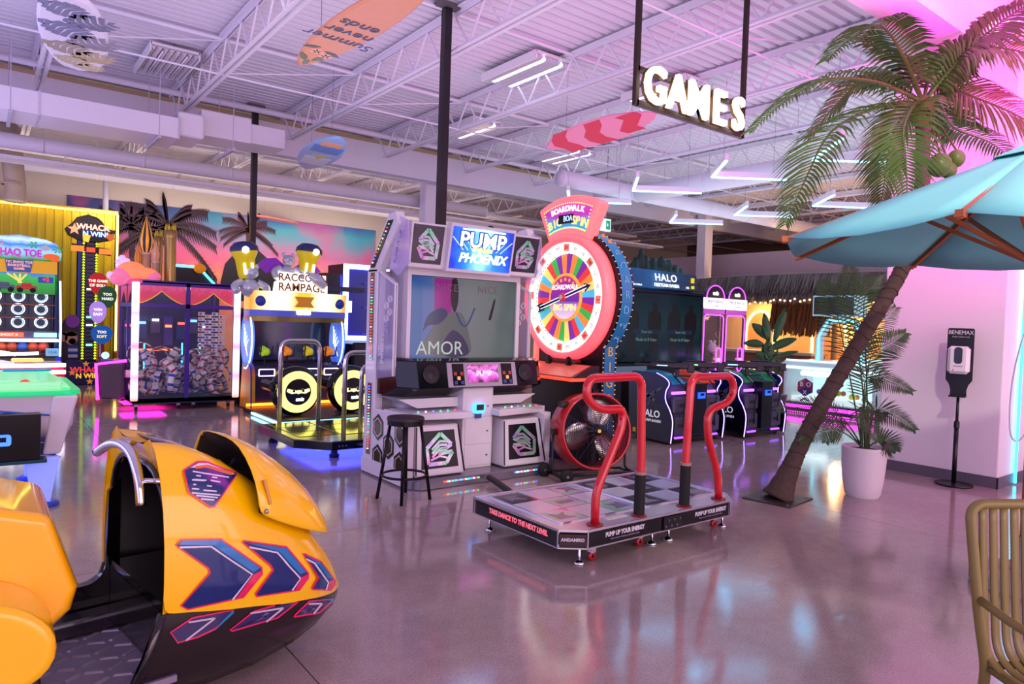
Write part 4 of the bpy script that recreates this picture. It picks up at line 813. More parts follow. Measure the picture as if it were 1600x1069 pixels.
def box_game(x, y, label, mirror=1):
    """white crane table with an arch and monitor, facing -X (built facing -Y then turned)"""
    t = thing('arch_crane_game', label, 'arcade machine', (x, y, 0), -pi/2, 'white arch crane tables')
    CY = EM('#6ff0ff', 2.4); W_ = M('#e6eef4', 0.25)
    MB().prism([(-0.86, 0.0), (0.86, 0.0), (0.86, 0.20), (-0.86, 0.20)], 'y', 0.0, 1.1).build('base', M('#2a2050', 0.3), t, bevel=0.01)
    MB().box(-0.87, 0.87, -0.012, 0.0, 0.10, 0.16).build('magenta_light', EM('#ff30e0', 4.0), t); MB().box(-0.87, 0.87, -0.012, 0.0, 0.01, 0.03).build('magenta_light', EM('#ff30e0', 4.0), t)
    MB().box(-0.84, 0.84, 0.2, 1.0, 0.20, 0.3).build('prize_bed', M('#c8d8d8', 0.5, emit=0.9), t)  # bed emits a little in place of light falling inside
    MB().box(-0.84, 0.84, 0.98, 1.02, 0.2, 0.85).build('rear_panel', M('#bfe0e6', 0.4, emit=0.7), t)  # panel brightened by its own emission, not a lamp
    for sx in (-1, 1): MB().box(sx*0.84-0.03, sx*0.84+0.03, 0.0, 1.05, 0.2, 0.88).build('end_panel', W_, t, bevel=0.01)
    MB().box(-0.82, 0.82, 0.01, 0.02, 0.22, 0.80).build('front_glass', GLASS, t)
    top = MB().prism([(-0.92, 0.82), (0.92, 0.82), (0.92, 0.92), (0.80, 1.0), (-0.80, 1.0), (-0.92, 0.92)], 'y', -0.04, 1.1).build('top', W_, t, bevel=0.01)
    g = MB(); g.bar((-0.92, -0.05, 0.86), (0.92, -0.05, 0.86), 0.02, 0.03); g.bar((-0.80, -0.05, 1.0), (0.80, -0.05, 1.0), 0.02, 0.02); g.build('cyan_edge', EM('#c8fbff', 3.0), top)
    MB().prism(rrect(-0.5, 0.1, 0.72, 0.81, 0.04), 'y', -0.05, -0.03).build('glow_name', EM('#e8ffff', 2.6), top)
    hx = [( -0.42+0.17*cos(pi/3*q+pi/6), 0.50+0.17*sin(pi/3*q+pi/6)) for q in range(6)]
    e = MB().prism(hx, 'y', -0.01, 0.005).build('hexagon_emblem', M('#8a2a6a', 0.4), t)
    MB().prism([hx[3], hx[4], hx[5], (-0.42, 0.50)], 'y', -0.013, 0.0).build('emblem_face', M('#3a2f8a', 0.4), e); MB().prism([hx[1], hx[2], hx[3], (-0.42, 0.50)], 'y', -0.012, 0.0).build('emblem_face', M('#b0305a', 0.4), e)
    text('B', 0.12, WHITE, e, (-0.49, -0.016, 0.55), off=0.003); text('O', 0.12, WHITE, e, (-0.35, -0.016, 0.55), off=0.003); text('X', 0.10, WHITE, e, (-0.42, -0.016, 0.40), off=0.003)
    for s in (-1, 1):
        g = MB(); g.bar((-0.50, -0.005, 0.5+s*0.26), (-0.42, -0.005, 0.5+s*0.21), 0.006, 0.03); g.bar((-0.42, -0.005, 0.5+s*0.21), (-0.34, -0.005, 0.5+s*0.26), 0.006, 0.03); g.build('chevron', M('#6a2a8a', 0.4), t)
    rb = random.Random(5)
    for q in range(16):
        MB().ell((rb.uniform(-0.75, 0.7), rb.uniform(0.25, 0.8), 0.34+0.04*(q % 3)), rb.uniform(0.05, 0.075), 10, 7).build('toy_ball', M(('#d8c840', '#58b848', '#8a58c0', '#e07a3a', '#e8e8e0')[q % 5], 0.35), t, smooth=True)
    # arch
    ap = [(-0.34, 0, 1.0), (-0.34, 0, 1.45), (-0.16, 0, 1.76), (0.30, 0, 1.76), (0.48, 0, 1.45), (0.48, 0, 1.0)]
    a = MB()
    for p, q in zip(ap[:-1], ap[1:]): a.bar((p[0], 0.3, p[2]), (q[0], 0.3, q[2]), 0.14, 0.09, up=(0, 1, 0)) if False else a.bar((p[0], 0.3, p[2]), (q[0], 0.3, q[2]), 0.12, 0.10)
    ao = a.build('arch', W_, t)
    g = MB(); g.tube([(p[0]*0.99+0.0, 0.235, p[2]) for p in ap], 0.016, 6); g.build('arch_neon', CY, ao)
    MB().box(0.02, 0.12, 0.25, 0.35, 1.78, 1.86).build('monitor_neck', W_, t)
    mo = MB().box(-0.36, 0.44, 0.02, 0.46, 1.84, 2.22).build('monitor_box', M('#a8dce8', 0.3, emit=0.3), t, bevel=0.01); MB().box(-0.33, 0.41, 0.008, 0.022, 1.87, 2.19).build('monitor_screen', M('#0c1420', 0.1), mo); MB().box(-0.372, -0.362, 0.08, 0.42, 1.88, 2.18).build('side_light', M('#8af0ff', 0.3, emit=0.9), mo)  # faint cyan emission on the box stands in for light on it
    return t
box_game(12.35, 6.55, 'white crane table with a cyan lit arch and monitor behind the potted palm')
box_game(14.6, 6.35, 'farther cyan lit arch crane table half hidden by the palm fronds')
def prize_case(x, y):
    t = thing('lit_prize_cabinet', 'purple lit white prize cabinet at the edge of the white pier', 'arcade machine', (x, y, 0), -pi/2)
    MB().box(-0.5, 0.5, 0, 0.9, 0, 0.25).build('base', M('#e0e4ec', 0.3), t); MB().box(-0.5, 0.5, 0.86, 0.9, 0.25, 1.0).build('rear_panel', M('#6a7ac0', 0.3), t)
    MB().prism([(-0.5, 0.95), (0.5, 0.95), (0.4, 1.1), (-0.4, 1.1)], 'y', -0.02, 0.9).build('top', M('#dfe2f0', 0.3), t)
    for s in (-1, 1): MB().box(s*0.48-0.03, s*0.48+0.03, 0, 0.06, 0.2, 1.0).build('corner_light', EM('#b8f4ff', 2.5), t)
    MB().box(-0.5, 0.5, -0.03, -0.02, 0.94, 0.98).build('violet_light', EM('#c060ff', 3.0), t); MB().box(-0.45, 0.45, 0.0, 0.01, 0.25, 0.95).build('front_glass', GLASS, t)
    for q in range(5): MB().ell((-0.3+0.15*q, 0.3, 0.36+0.08*(q % 2)), 0.1, 10, 7).build('prize', M(('#e05a4a', '#4aa0e0', '#e0c04a', '#58b060', '#a060c0')[q], 0.5), t, smooth=True)
prize_case(12.0, 4.75)
# ================================================================ BACK WALL MURAL AND YELLOW PARTITION
def mural():
    m = bpy.data.materials.new('sunset_print'); m.use_nodes = True; nt = m.node_tree; b = nt.nodes['Principled BSDF']
    tc = nt.nodes.new('ShaderNodeTexCoord'); sp = nt.nodes.new('ShaderNodeSeparateXYZ'); nt.links.new(tc.outputs['Object'], sp.inputs[0])
    n = nt.nodes.new('ShaderNodeTexNoise'); n.inputs['Scale'].default_value = 0.7; n.inputs['Detail'].default_value = 4; nt.links.new(tc.outputs['Object'], n.inputs['Vector'])
    def mr(src, a, b_): q = nt.nodes.new('ShaderNodeMapRange'); q.inputs[1].default_value = a; q.inputs[2].default_value = b_; nt.links.new(src, q.inputs[0]); return q.outputs[0]
    def mad(src, mul, add): q = nt.nodes.new('ShaderNodeMath'); q.operation = 'MULTIPLY_ADD'; q.inputs[1].default_value = mul; nt.links.new(src, q.inputs[0]); (nt.links.new(add, q.inputs[2]) if not isinstance(add, float) else setattr(q.inputs[2], 'default_value', add)); return q.outputs[0]
    zz = mad(n.outputs['Fac'], 0.34, mad(mr(sp.outputs['Z'], 1.6, 4.1), 1.0, -0.17))
    def ramp(st, src):
        c = nt.nodes.new('ShaderNodeValToRGB'); e = c.color_ramp.elements
        while len(e) < len(st): e.new(0.5)
        for q, (p, col) in zip(e, st): q.position = p
        for q, (p, col) in zip(e, st): q.color = lin(col)
        nt.links.new(src, c.inputs[0]); return c.outputs[0]
    left = ramp([(0, '#e88a5a'), (0.3, '#f07a5a'), (0.5, '#d8507a'), (0.7, '#8a4a90'), (0.85, '#3a4a9a'), (1, '#26366e')], zz)
    right = ramp([(0, '#f0a868'), (0.3, '#f7b070'), (0.5, '#e88a90'), (0.62, '#c070a0'), (0.78, '#6a9ab0'), (0.9, '#3fa8b8'), (1, '#3a70b0')], zz)
    n2 = nt.nodes.new('ShaderNodeTexNoise'); n2.inputs['Scale'].default_value = 0.55; n2.inputs['Detail'].default_value = 2; nt.links.new(tc.outputs['Object'], n2.inputs['Vector'])
    xx = mad(n2.outputs['Fac'], 0.8, mad(mr(sp.outputs['X'], 3.2, 6.2), 1.0, -0.4))
    mx = nt.nodes.new('ShaderNodeMix'); mx.data_type = 'RGBA'; mx.clamp_factor = True; nt.links.new(xx, mx.inputs[0]); nt.links.new(left, mx.inputs[6]); nt.links.new(right, mx.inputs[7])
    n3 = nt.nodes.new('ShaderNodeTexNoise'); n3.inputs['Scale'].default_value = 1.1; n3.inputs['Detail'].default_value = 3; nt.links.new(tc.outputs['Object'], n3.inputs['Vector'])
    pk = nt.nodes.new('ShaderNodeMix'); pk.data_type = 'RGBA'; pk.inputs[7].default_value = lin('#e0468a'); nt.links.new(mad(mr(n3.outputs['Fac'], 0.5, 0.64), 0.55, 0.0), pk.inputs[0]); nt.links.new(mx.outputs[2], pk.inputs[6])
    nt.links.new(pk.outputs[2], b.inputs['Base Color']); b.inputs['Roughness'].default_value = 0.5
    w = MB().box(1.6, 9.34, 18.95, 19.0, 0, 4.1).build('mural_panel', m, wb_)
    dk = M('#35162a', 0.6); dk2 = M('#1c1420', 0.6)
    def palm(px, py, s, mat, seed, trunk=None):
        c = PY(px, py, 18.94); g = MB(); r = random.Random(seed)
        for k in range(11):
            a = radians(-25+230*k/10+r.uniform(-8, 8)); L = s*r.uniform(0.85, 1.15); pts = []
            for i in range(7):
                u = i/6; pts.append((c.x+L*u*cos(a), c.z+L*u*sin(a)-0.42*L*u*u))
            for i in range(6):
                (x0, z0), (x1, z1) = pts[i], pts[i+1]
                g.prism([(x0, z0-0.02*s), (x1, z1-0.02*s), (x1, z1+0.03*s), (x0, z0+0.03*s)], 'y', 18.935, 18.95)
                for q in range(3):
                    u = q/3; bx, bz = x0+(x1-x0)*u, z0+(z1-z0)*u; w_ = 0.28*s*(1-0.5*abs(i/6-0.4)); dx = 0.35*w_*cos(a)
                    g.add([(bx-0.025*s, 18.936, bz), (bx+0.03*s, 18.936, bz), (bx+dx, 18.936, bz-w_)], [(0, 1, 2)])
                    g.add([(bx-0.025*s, 18.936, bz), (bx+dx*1.6, 18.936, bz+w_*0.5*max(0.1, sin(a))), (bx+0.03*s, 18.936, bz)], [(0, 1, 2)])
        if trunk: g.prism([(c.x-0.07*s, c.z), (c.x+0.07*s, c.z), (c.x+trunk+0.09*s, 0.0), (c.x+trunk-0.09*s, 0.0)], 'y', 18.937, 18.95)
        g.build('printed_palm', mat, w)['kind'] = 'stuff'
    palm(262, 352, 1.25, dk, 1, 0.2); palm(388, 358, 0.75, M('#4a2434', 0.6), 2, 0.1); palm(205, 352, 0.9, dk, 4, 0.2); palm(165, 415, 0.9, M('#6a3440', 0.6), 5, 0.1)
    bx = [PY(x, y, 18.93) for x, y in ((345, 440), (352, 412), (372, 390), (400, 388), (418, 404), (430, 430), (432, 470), (345, 470))]
    MB().prism([(v.x, v.z) for v in bx][::-1], 'y', 18.93, 18.95).build('printed_hut', dk2, w)
mural()
YEL = M('#c9ac0a', 0.45, var=0.12, scale=3.0)
yw = MB().box(-6, 2.40, 17.66, 17.75, 0, 3.62).build('wall_left', M('#8a7010', 0.6)); tag(yw, 'mustard yellow corrugated partition edged with warm light strips', kind='structure')
pf = []
for k in range(6):
    x = k*0.153; pf += [(x, 17.65), (x+0.085, 17.65), (x+0.100, 17.625), (x+0.138, 17.625)]
pf += [(0.918, 17.65), (0.918, 17.662), (0.0, 17.662)]
sheet = MB().prism(pf, 'z', 0.0, 3.60).mesh('corrugated_sheet', YEL)
for k in range(9): obj('corrugated_sheet', sheet, yw, loc=(2.40-0.92*(k+1), 0, 0))
MB().box(-6, 2.44, 17.58, 17.78, 3.60, 3.68).build('top_channel', M('#9a8038', 0.4, 0.3), yw); MB().box(2.40, 2.45, 17.58, 17.78, 0, 3.60).build('edge_channel', M('#9a8038', 0.4, 0.3), yw)
g = MB().tube([(-6, 17.57, 3.615), (2.42, 17.57, 3.615)], 0.022, 8).build('light_strip', EM('#ffd23a', 9.0), yw); MB().tube([(2.425, 17.57, 3.6), (2.425, 17.57, 0.6)], 0.02, 8).build('light_strip', EM('#ffcf5a', 8.0), yw)

# ================================================================ LEFT GAMES
def star_pts(r, n=5, k=0.42, a0=pi/2): return [(r*cos(a0+q*pi/n)*(1 if q % 2 == 0 else k), r*sin(a0+q*pi/n)*(1 if q % 2 == 0 else k)) for q in range(2*n)]
def hoop_game():
    t = thing('basketball_game', 'basketball toss game with nine lit hoop rings and a blue cartoon header', 'arcade machine', (0.60, 16.0, 0)); W = 0.60
    BL = M('#142a5a', 0.3); OR = M('#c86a20', 0.4)
    for s in (-1, 1): MB().box(s*W-0.03, s*W+0.03, 0.0, 0.9, 0.0, 2.40).build('side_wall', BL, t)
    MB().box(-W, W, 0.85, 0.9, 0, 2.4).build('rear_wall', BL, t)
    hp = [(-0.66, 2.40), (0.66, 2.40), (0.67, 2.55), (0.60, 2.72), (0.42, 2.80), (0.0, 2.86), (-0.42, 2.80), (-0.60, 2.72), (-0.67, 2.55)]
    h = MB().prism(hp, 'y', -0.05, 0.25).build('header', ramp_mat('hoop_header', [(0, '#3a7a30'), (0.18, '#6aa8b0'), (0.4, '#8ac0e8'), (0.6, '#2a70c0'), (0.8, '#b8dcf0'), (1, '#1f58a8')], 'Z', 2.4, 2.86, emit=0.9, noise=0.4, nscale=4), t, bevel=0.02)
    text('TIC SHAQ TOE', 0.18, WHITE, h, (-0.14, -0.053, 2.52), off=0.012, sx=0.80); text('TIC SHAQ TOE', 0.18, EM('#c020c0', 1.0), h, (-0.14, -0.057, 2.52), off=0.004, sx=0.80); text('JURASSIC', 0.07, EM('#f06a3a', 1.0), h, (-0.38, -0.053, 2.66), off=0.002)
    c = MB(); c.ell((0.50, -0.05, 2.48), (0.14, 0.03, 0.06), 12, 6); c.ell((0.56, -0.05, 2.43), (0.07, 0.03, 0.04), 10, 6); c.build('orange_car_print', EM('#e8622a', 0.9), h, smooth=True)
    for x, z in ((0.22, 2.68), (0.60, 2.62)):
        for q in range(6): a = q*pi/3; g = MB().prism([(x, z), (x+0.075*cos(a-0.25), z+0.06*sin(a-0.25)), (x+0.09*cos(a), z+0.075*sin(a)), (x+0.075*cos(a+0.25), z+0.06*sin(a+0.25))], 'y', -0.055, -0.045); g.build('palm_print', EM('#2aa058', 0.8), h)
    MB().ell((0.40, -0.05, 2.64), (0.07, 0.02, 0.05), 10, 6).build('grey_animal_print', EM('#b0a8b8', 0.8), h, smooth=True)
    MB().box(-W, W, -0.03, 0.05, 2.15, 2.39).build('yellow_band', M('#e8a812', 0.35, emit=0.35), t)
    p = MB().prism([(-0.22, 2.39), (0.22, 2.39), (0.18, 2.16), (-0.18, 2.16)], 'y', -0.05, 0.0).build('net_plaque', M('#3a5a9a', 0.4, emit=0.3), t)
    for k, s_ in enumerate(('TIC SHAQ TOE', 'BASKETBALL', 'GAME')): text(s_, 0.062, EM('#ffb0a8', 0.9), p, (0, -0.053, 2.345-0.062*k), off=0.002)
    a = MB().box(-W, W, 0.0, 0.06, 1.76, 2.15).build('art_panel', ramp_mat('hoop_art', [(0, '#1f7a28'), (0.5, '#2a9a3a'), (0.85, '#35a848'), (1, '#3a78c0')], 'Z', 1.76, 2.15, emit=0.7, noise=0.4, nscale=6), t)
    for cx, col in ((-0.22, '#4a4a70'), (0.12, '#b02a2a')):
        g = MB(); g.cbox(cx-0.16, cx+0.16, -0.03, 0.0, 1.84, 1.91, 0.02); g.cbox(cx-0.08, cx+0.08, -0.03, 0.0, 1.90, 1.96, 0.02); g.build('car_print', EM(col, 0.8), a)
        for s in (-1, 1): MB().lathe([(0, 0.035), (0.045, 0.033), (0.05, 0.0)], 14, (cx+s*0.1, 0.0, 1.83), 'y').build('wheel_print', M('#181418', 0.6), a)
    for k in range(4): g = MB(); g.bar((0.05-0.02*k, -0.01, 1.96), (-0.18+0.1*k, -0.01, 2.13), 0.01, 0.028); g.build('flame_print', EM('#f8d878', 0.9), a)
    for x in (-0.42, 0.42):
        MB().box(x-0.12, x+0.12, -0.015, 0.0, 1.98, 2.09).build('score_plate', M('#2a4a9a', 0.4, emit=0.4), a); text('+2', 0.1, EM('#ff3a3a', 1.2), a, (x, -0.02, 2.04), off=0.004)
    MB().box(-W+0.03, W-0.03, 0.30, 0.34, 1.05, 1.76).build('ring_board', M('#1a2a44', 0.3), t)
    for r_, z in enumerate((1.71, 1.47, 1.22)):
        MB().box(-W+0.03, W-0.03, 0.02, 0.10, z+0.075, z+0.095).build('shelf_bar', OR, t)
        for cx in (-0.36, 0.0, 0.36):
            MB().lathe([(0.092, 0.0), (0.100, 0.010), (0.108, 0.0), (0.100, -0.010), (0.092, 0.0)], 24, (cx, 0.12, z), 'y').build('hoop_ring', EM('#f4eaff', 3.0), t, smooth=True)
            MB().lathe([(0.070, 0.0), (0.075, 0.006), (0.08, 0.0), (0.075, -0.006), (0.070, 0.0)], 24, (cx, 0.14, z), 'y').build('hoop_ring', EM('#a8d0ff', 2.0), t, smooth=True)
        for cx in (-0.18, 0.18, 0.54): MB().box(cx-0.008, cx+0.008, 0.05, 0.3, z-0.11, z+0.075).build('divider', BL, t)
    MB().box(-W, W, -0.12, 0.3, 0.92, 1.06).build('display_ledge', M('#6a6a8a', 0.3), t)
    d1 = MB().box(-0.36, 0.08, -0.135, -0.115, 0.95, 1.03).build('red_display', EM('#ff5a3a', 1.8), t); text('SHOOT X', 0.06, EM('#ffe0d0', 2.0), d1, (-0.14, -0.14, 0.99)); MB().box(0.24, 0.60, -0.135, -0.115, 0.95, 1.03).build('blue_display', EM('#8af0ff', 2.2), t)
    MB().box(-W-0.02, W+0.02, -0.15, 0.0, 0.86, 0.91).build('white_light_bar', EM('#f0f0ff', 3.5), t)
    for k in range(6): MB().ell((-0.42+0.165*k, 0.16, 0.74), 0.10, 14, 9).build('ball', M(('#d8404a', '#d0502a', '#c04a2a', '#3a5ab0', '#c8482a', '#d04a3a')[k], 0.5, var=0.15), t, smooth=True)
    MB().box(-W, W, -0.25, 0.5, 0.55, 0.64).build('ball_tray', M('#3a2430', 0.4), t); MB().box(-0.55, 0.34, -0.27, -0.24, 0.60, 0.70).build('tray_front', M('#6a6a5a', 0.4), t)
    k = MB().box(0.42, 0.62, -0.30, -0.2, 0.60, 0.74).build('credit_box', M('#8ac8e8', 0.3, emit=0.4), t); text('1234', 0.07, M('#1a2a4a', 0.4), k, (0.52, -0.305, 0.67))
    MB().box(-W-0.02, W+0.02, -0.28, 0.9, 0.0, 0.56).build('lower_cabinet', M('#6a7a50', 0.5, var=0.35, scale=18), t, bevel=0.01)
    MB().box(0.57, 0.66, -0.32, -0.28, 0.02, 0.58).build('blue_light_post', M('#1a2ab0', 0.3, emit=0.8), t)
    for s in (-1, 1):   # angled blue side guards with a light edge
        g = MB().prism([(0.0, 2.02), (-0.30, 2.02), (-0.52, 1.15), (-0.46, 0.6), (0.0, 0.6)], 'x', s*(W+0.03)-0.015, s*(W+0.03)+0.015).build('side_guard', M('#1c2a80', 0.2, alpha=0.55, var=0), t)
        e = MB(); e.tube([(s*(W+0.03), -0.30, 2.02), (s*(W+0.03), -0.52, 1.15), (s*(W+0.03), -0.46, 0.6)], 0.018, 6); e.build('guard_light', EM('#8ab0ff', 4.0), g)
hoop_game()

def whack_tower():
    t = thing('strongman_tower_game', 'slim strongman tower game with chasing yellow lights and dark bomb shaped sign', 'arcade machine', (1.755, 16.3, 0))
    b = MB().prism([(-0.40, 0), (0.38, 0), (0.40, 0.40), (0.30, 0.45), (0.0, 0.44), (-0.30, 0.52), (-0.40, 0.50)], 'y', -0.25, 0.5).build('base', M('#182068', 0.35), t, bevel=0.01)
    text('WHACK', 0.15, EM('#e03a3a', 0.9), b, (-0.03, -0.255, 0.30), off=0.006); text('N WIN!', 0.13, EM('#f0b83a', 0.9), b, (0.0, -0.255, 0.18), off=0.005)
    for x, z in ((-0.05, 0.42), (-0.28, 0.25), (0.28, 0.22), (0.02, 0.07)): o = MB().prism(star_pts(0.07), 'y', -0.004, 0.0).build('star', M('#e8903a', 0.4, emit=0.4), b); o.location = (x, -0.25, z)
    c = MB().box(-0.19, 0.15, 0.0, 0.2, 0.4, 2.98).build('tower', M('#10142a', 0.3), t); MB().box(-0.19, -0.14, -0.01, 0.2, 0.4, 2.98).build('tower_flank', M('#1a3ab0', 0.3), c)
    g = MB(); n = 44
    for s, x in ((-1, -0.09), (1, 0.13)):
        for k in range(n): z = 0.5+2.42*k/n; g.prism([(x-0.028, z), (x+0.028, z), (x, z+0.045)], 'y', -0.016, -0.002)
    g.build('triangle_lights', EM('#c8e820', 1.6), c)['kind'] = 'stuff'
    ld = MB().box(-0.04, 0.09, -0.012, 0.0, 0.5, 2.95).build('lamp_ladder', M('#5a5a70', 0.4, 0.3), c)
    for k in range(30): MB().box(-0.03, 0.08, -0.016, -0.011, 0.53+0.08*k, 0.565+0.08*k).build('lamp_cell', M('#2a2a36', 0.3) if k not in (3, 8, 10, 17) else EM(('#6affb0', '#fff0d8', '#6affb0', '#ffffff')[(3, 8, 10, 17).index(k)], 3.0), ld)
    sg = MB(); outl = [(-0.42, 3.08), (-0.30, 3.20), (-0.22, 3.32), (-0.02, 3.40), (0.20, 3.30), (0.28, 3.14), (0.46, 3.12), (0.40, 2.92), (0.20, 2.86), (0.0, 2.84), (-0.20, 2.88), (-0.36, 2.96)]
    s = sg.prism(outl[::-1], 'y', -0.06, 0.12).build('bomb_sign', M('#16121c', 0.3), t, bevel=0.015)
    for k in range(3): g = MB(); g.tube([( (0.26-0.05*k)*cos(a), -0.063, 3.13+(0.24-0.05*k)*sin(a)) for a in [radians(20+150*i/14) for i in range(15)]], 0.008, 5); g.build('shell_line', M('#4a4048', 0.4), s)
    text('WHACK', 0.15, EM('#ff7a3a', 1.4), s, (0.06, -0.066, 3.14), off=0.008); text('WHACK', 0.15, EM('#fff4e8', 1.6), s, (0.06, -0.07, 3.14), off=0.001); text('N WIN!', 0.13, EM('#3a8aff', 1.4), s, (0.10, -0.066, 3.01), off=0.008); text('N WIN!', 0.13, EM('#f4f8ff', 1.6), s, (0.10, -0.07, 3.01), off=0.001)
    o = MB().prism(star_pts(0.12), 'y', -0.02, 0.0).build('star', EM('#ff9a6a', 1.4), s); o.location = (-0.26, -0.06, 3.08); o = MB().prism([(-0.06, 0.08), (0.08, 0.06), (0.04, -0.08), (-0.05, -0.06)], 'y', -0.02, 0.0).build('gold_patch', EM('#f0b83a', 1.3), s); o.location = (-0.06, -0.06, 2.92); o = MB().prism(star_pts(0.11, 5, 0.5, 0.8), 'y', -0.02, 0.0).build('star', EM('#c8602a', 1.0), s); o.location = (0.36, -0.06, 2.98)
    ab = MB().prism([(-0.30, 2.80), (0.36, 2.74), (0.38, 2.60), (-0.30, 2.68)], 'y', -0.05, 0.02).build('arrow_bar', M('#3a1a1a', 0.4), t)
    for x in (-0.2, 0.28): MB().box(x-0.11, x+0.11, -0.062, -0.05, 2.64-0.06*x*0.8, 2.75-0.06*x).build('orange_plate', EM('#ff7a2a', 1.3), ab)
    MB().box(-0.05, 0.10, -0.062, -0.05, 2.65, 2.74).build('orange_plate', EM('#ff4a2a', 1.3), ab); MB().box(-0.08, 0.14, 0.0, 0.1, 2.74, 2.9).build('sign_neck', M('#2a2030', 0.4), t)
    # speech balloons on the right edge
    for k, (px, py, rx, rz, col, s1, s2) in enumerate(((150, 443, 0.16, 0.22, '#b81f24', 'THE GAME', 'OF SKILL'), (165, 464, 0.17, 0.22, '#1f4a30', 'TOO', 'HARD'), (156, 523, 0.19, 0.19, '#1a58a8', 'TOO', 'SOFT'), (150, 488, 0.15, 0.22, '#b890e8', 'WIN', 'EASY'))):
        v = PY(px, py, 16.2-0.03*k)-Vector((1.72, 16.3, 0)); bo = MB().prism([(rx*cos(a)*(1-0.15*sin(a)*(-1)), rz*sin(a)) for a in [2*pi*i/24 for i in range(24)]], 'y', -0.015, 0.015).build('balloon_sign', M(col, 0.35, emit=0.5), t, loc=(v.x, -0.08-0.03*k, v.z))
        text(s1, 0.07, EM('#fff0e0', 1.0), bo, (0, -0.018, 0.05), off=0.003); text(s2, 0.075, EM('#ffd86a' if k == 2 else '#fff0e0', 1.0), bo, (0, -0.018, -0.04), off=0.003)
    # painted fairground board behind, with a striped shirt figure and purple ball
    bd = MB().prism([(v.x, v.y) for v in smooth_path([(-0.45, 0.5, 0), (-0.50, 0.75, 0), (-0.42, 0.95, 0), (-0.46, 1.1, 0), (-0.40, 1.3, 0), (-0.26, 1.35, 0), (-0.18, 1.2, 0), (-0.16, 0.5, 0)], 4)][::-1], 'y', -0.10, -0.08).build('painted_board', M('#3a2430', 0.5), t)
    for (x, z, rx, rz, col) in ((-0.27, 1.26, 0.12, 0.13, '#a048b0'), (-0.30, 1.02, 0.15, 0.06, '#5a3a28'), (-0.29, 0.92, 0.11, 0.13, '#d89a78'), (-0.42, 0.94, 0.07, 0.09, '#d89a78'), (-0.27, 0.86, 0.06, 0.06, '#5a1a1c')):
        MB().prism([(x+rx*cos(a), z+rz*sin(a)) for a in [2*pi*i/18 for i in range(18)]], 'y', -0.112, -0.1).build('painted_patch', M(col, 0.5), bd)
    for k in range(4): MB().box(-0.34, -0.18, -0.112, -0.1, 0.54+0.06*k, 0.60+0.06*k).build('shirt_stripe', M('#2a4aa0' if k % 2 else '#e8e4ea', 0.5), bd)
    MB().prism([(0.17, 0.5), (0.30, 0.5), (0.26, 0.95), (0.17, 1.1)], 'y', -0.10, -0.08).build('painted_board', M('#b8303a', 0.5), t); MB().prism([(0.19, 0.55), (0.23, 0.55), (0.21, 0.95), (0.19, 1.0)], 'y', -0.104, -0.1).build('shirt_stripe', WHITE, t)
whack_tower()

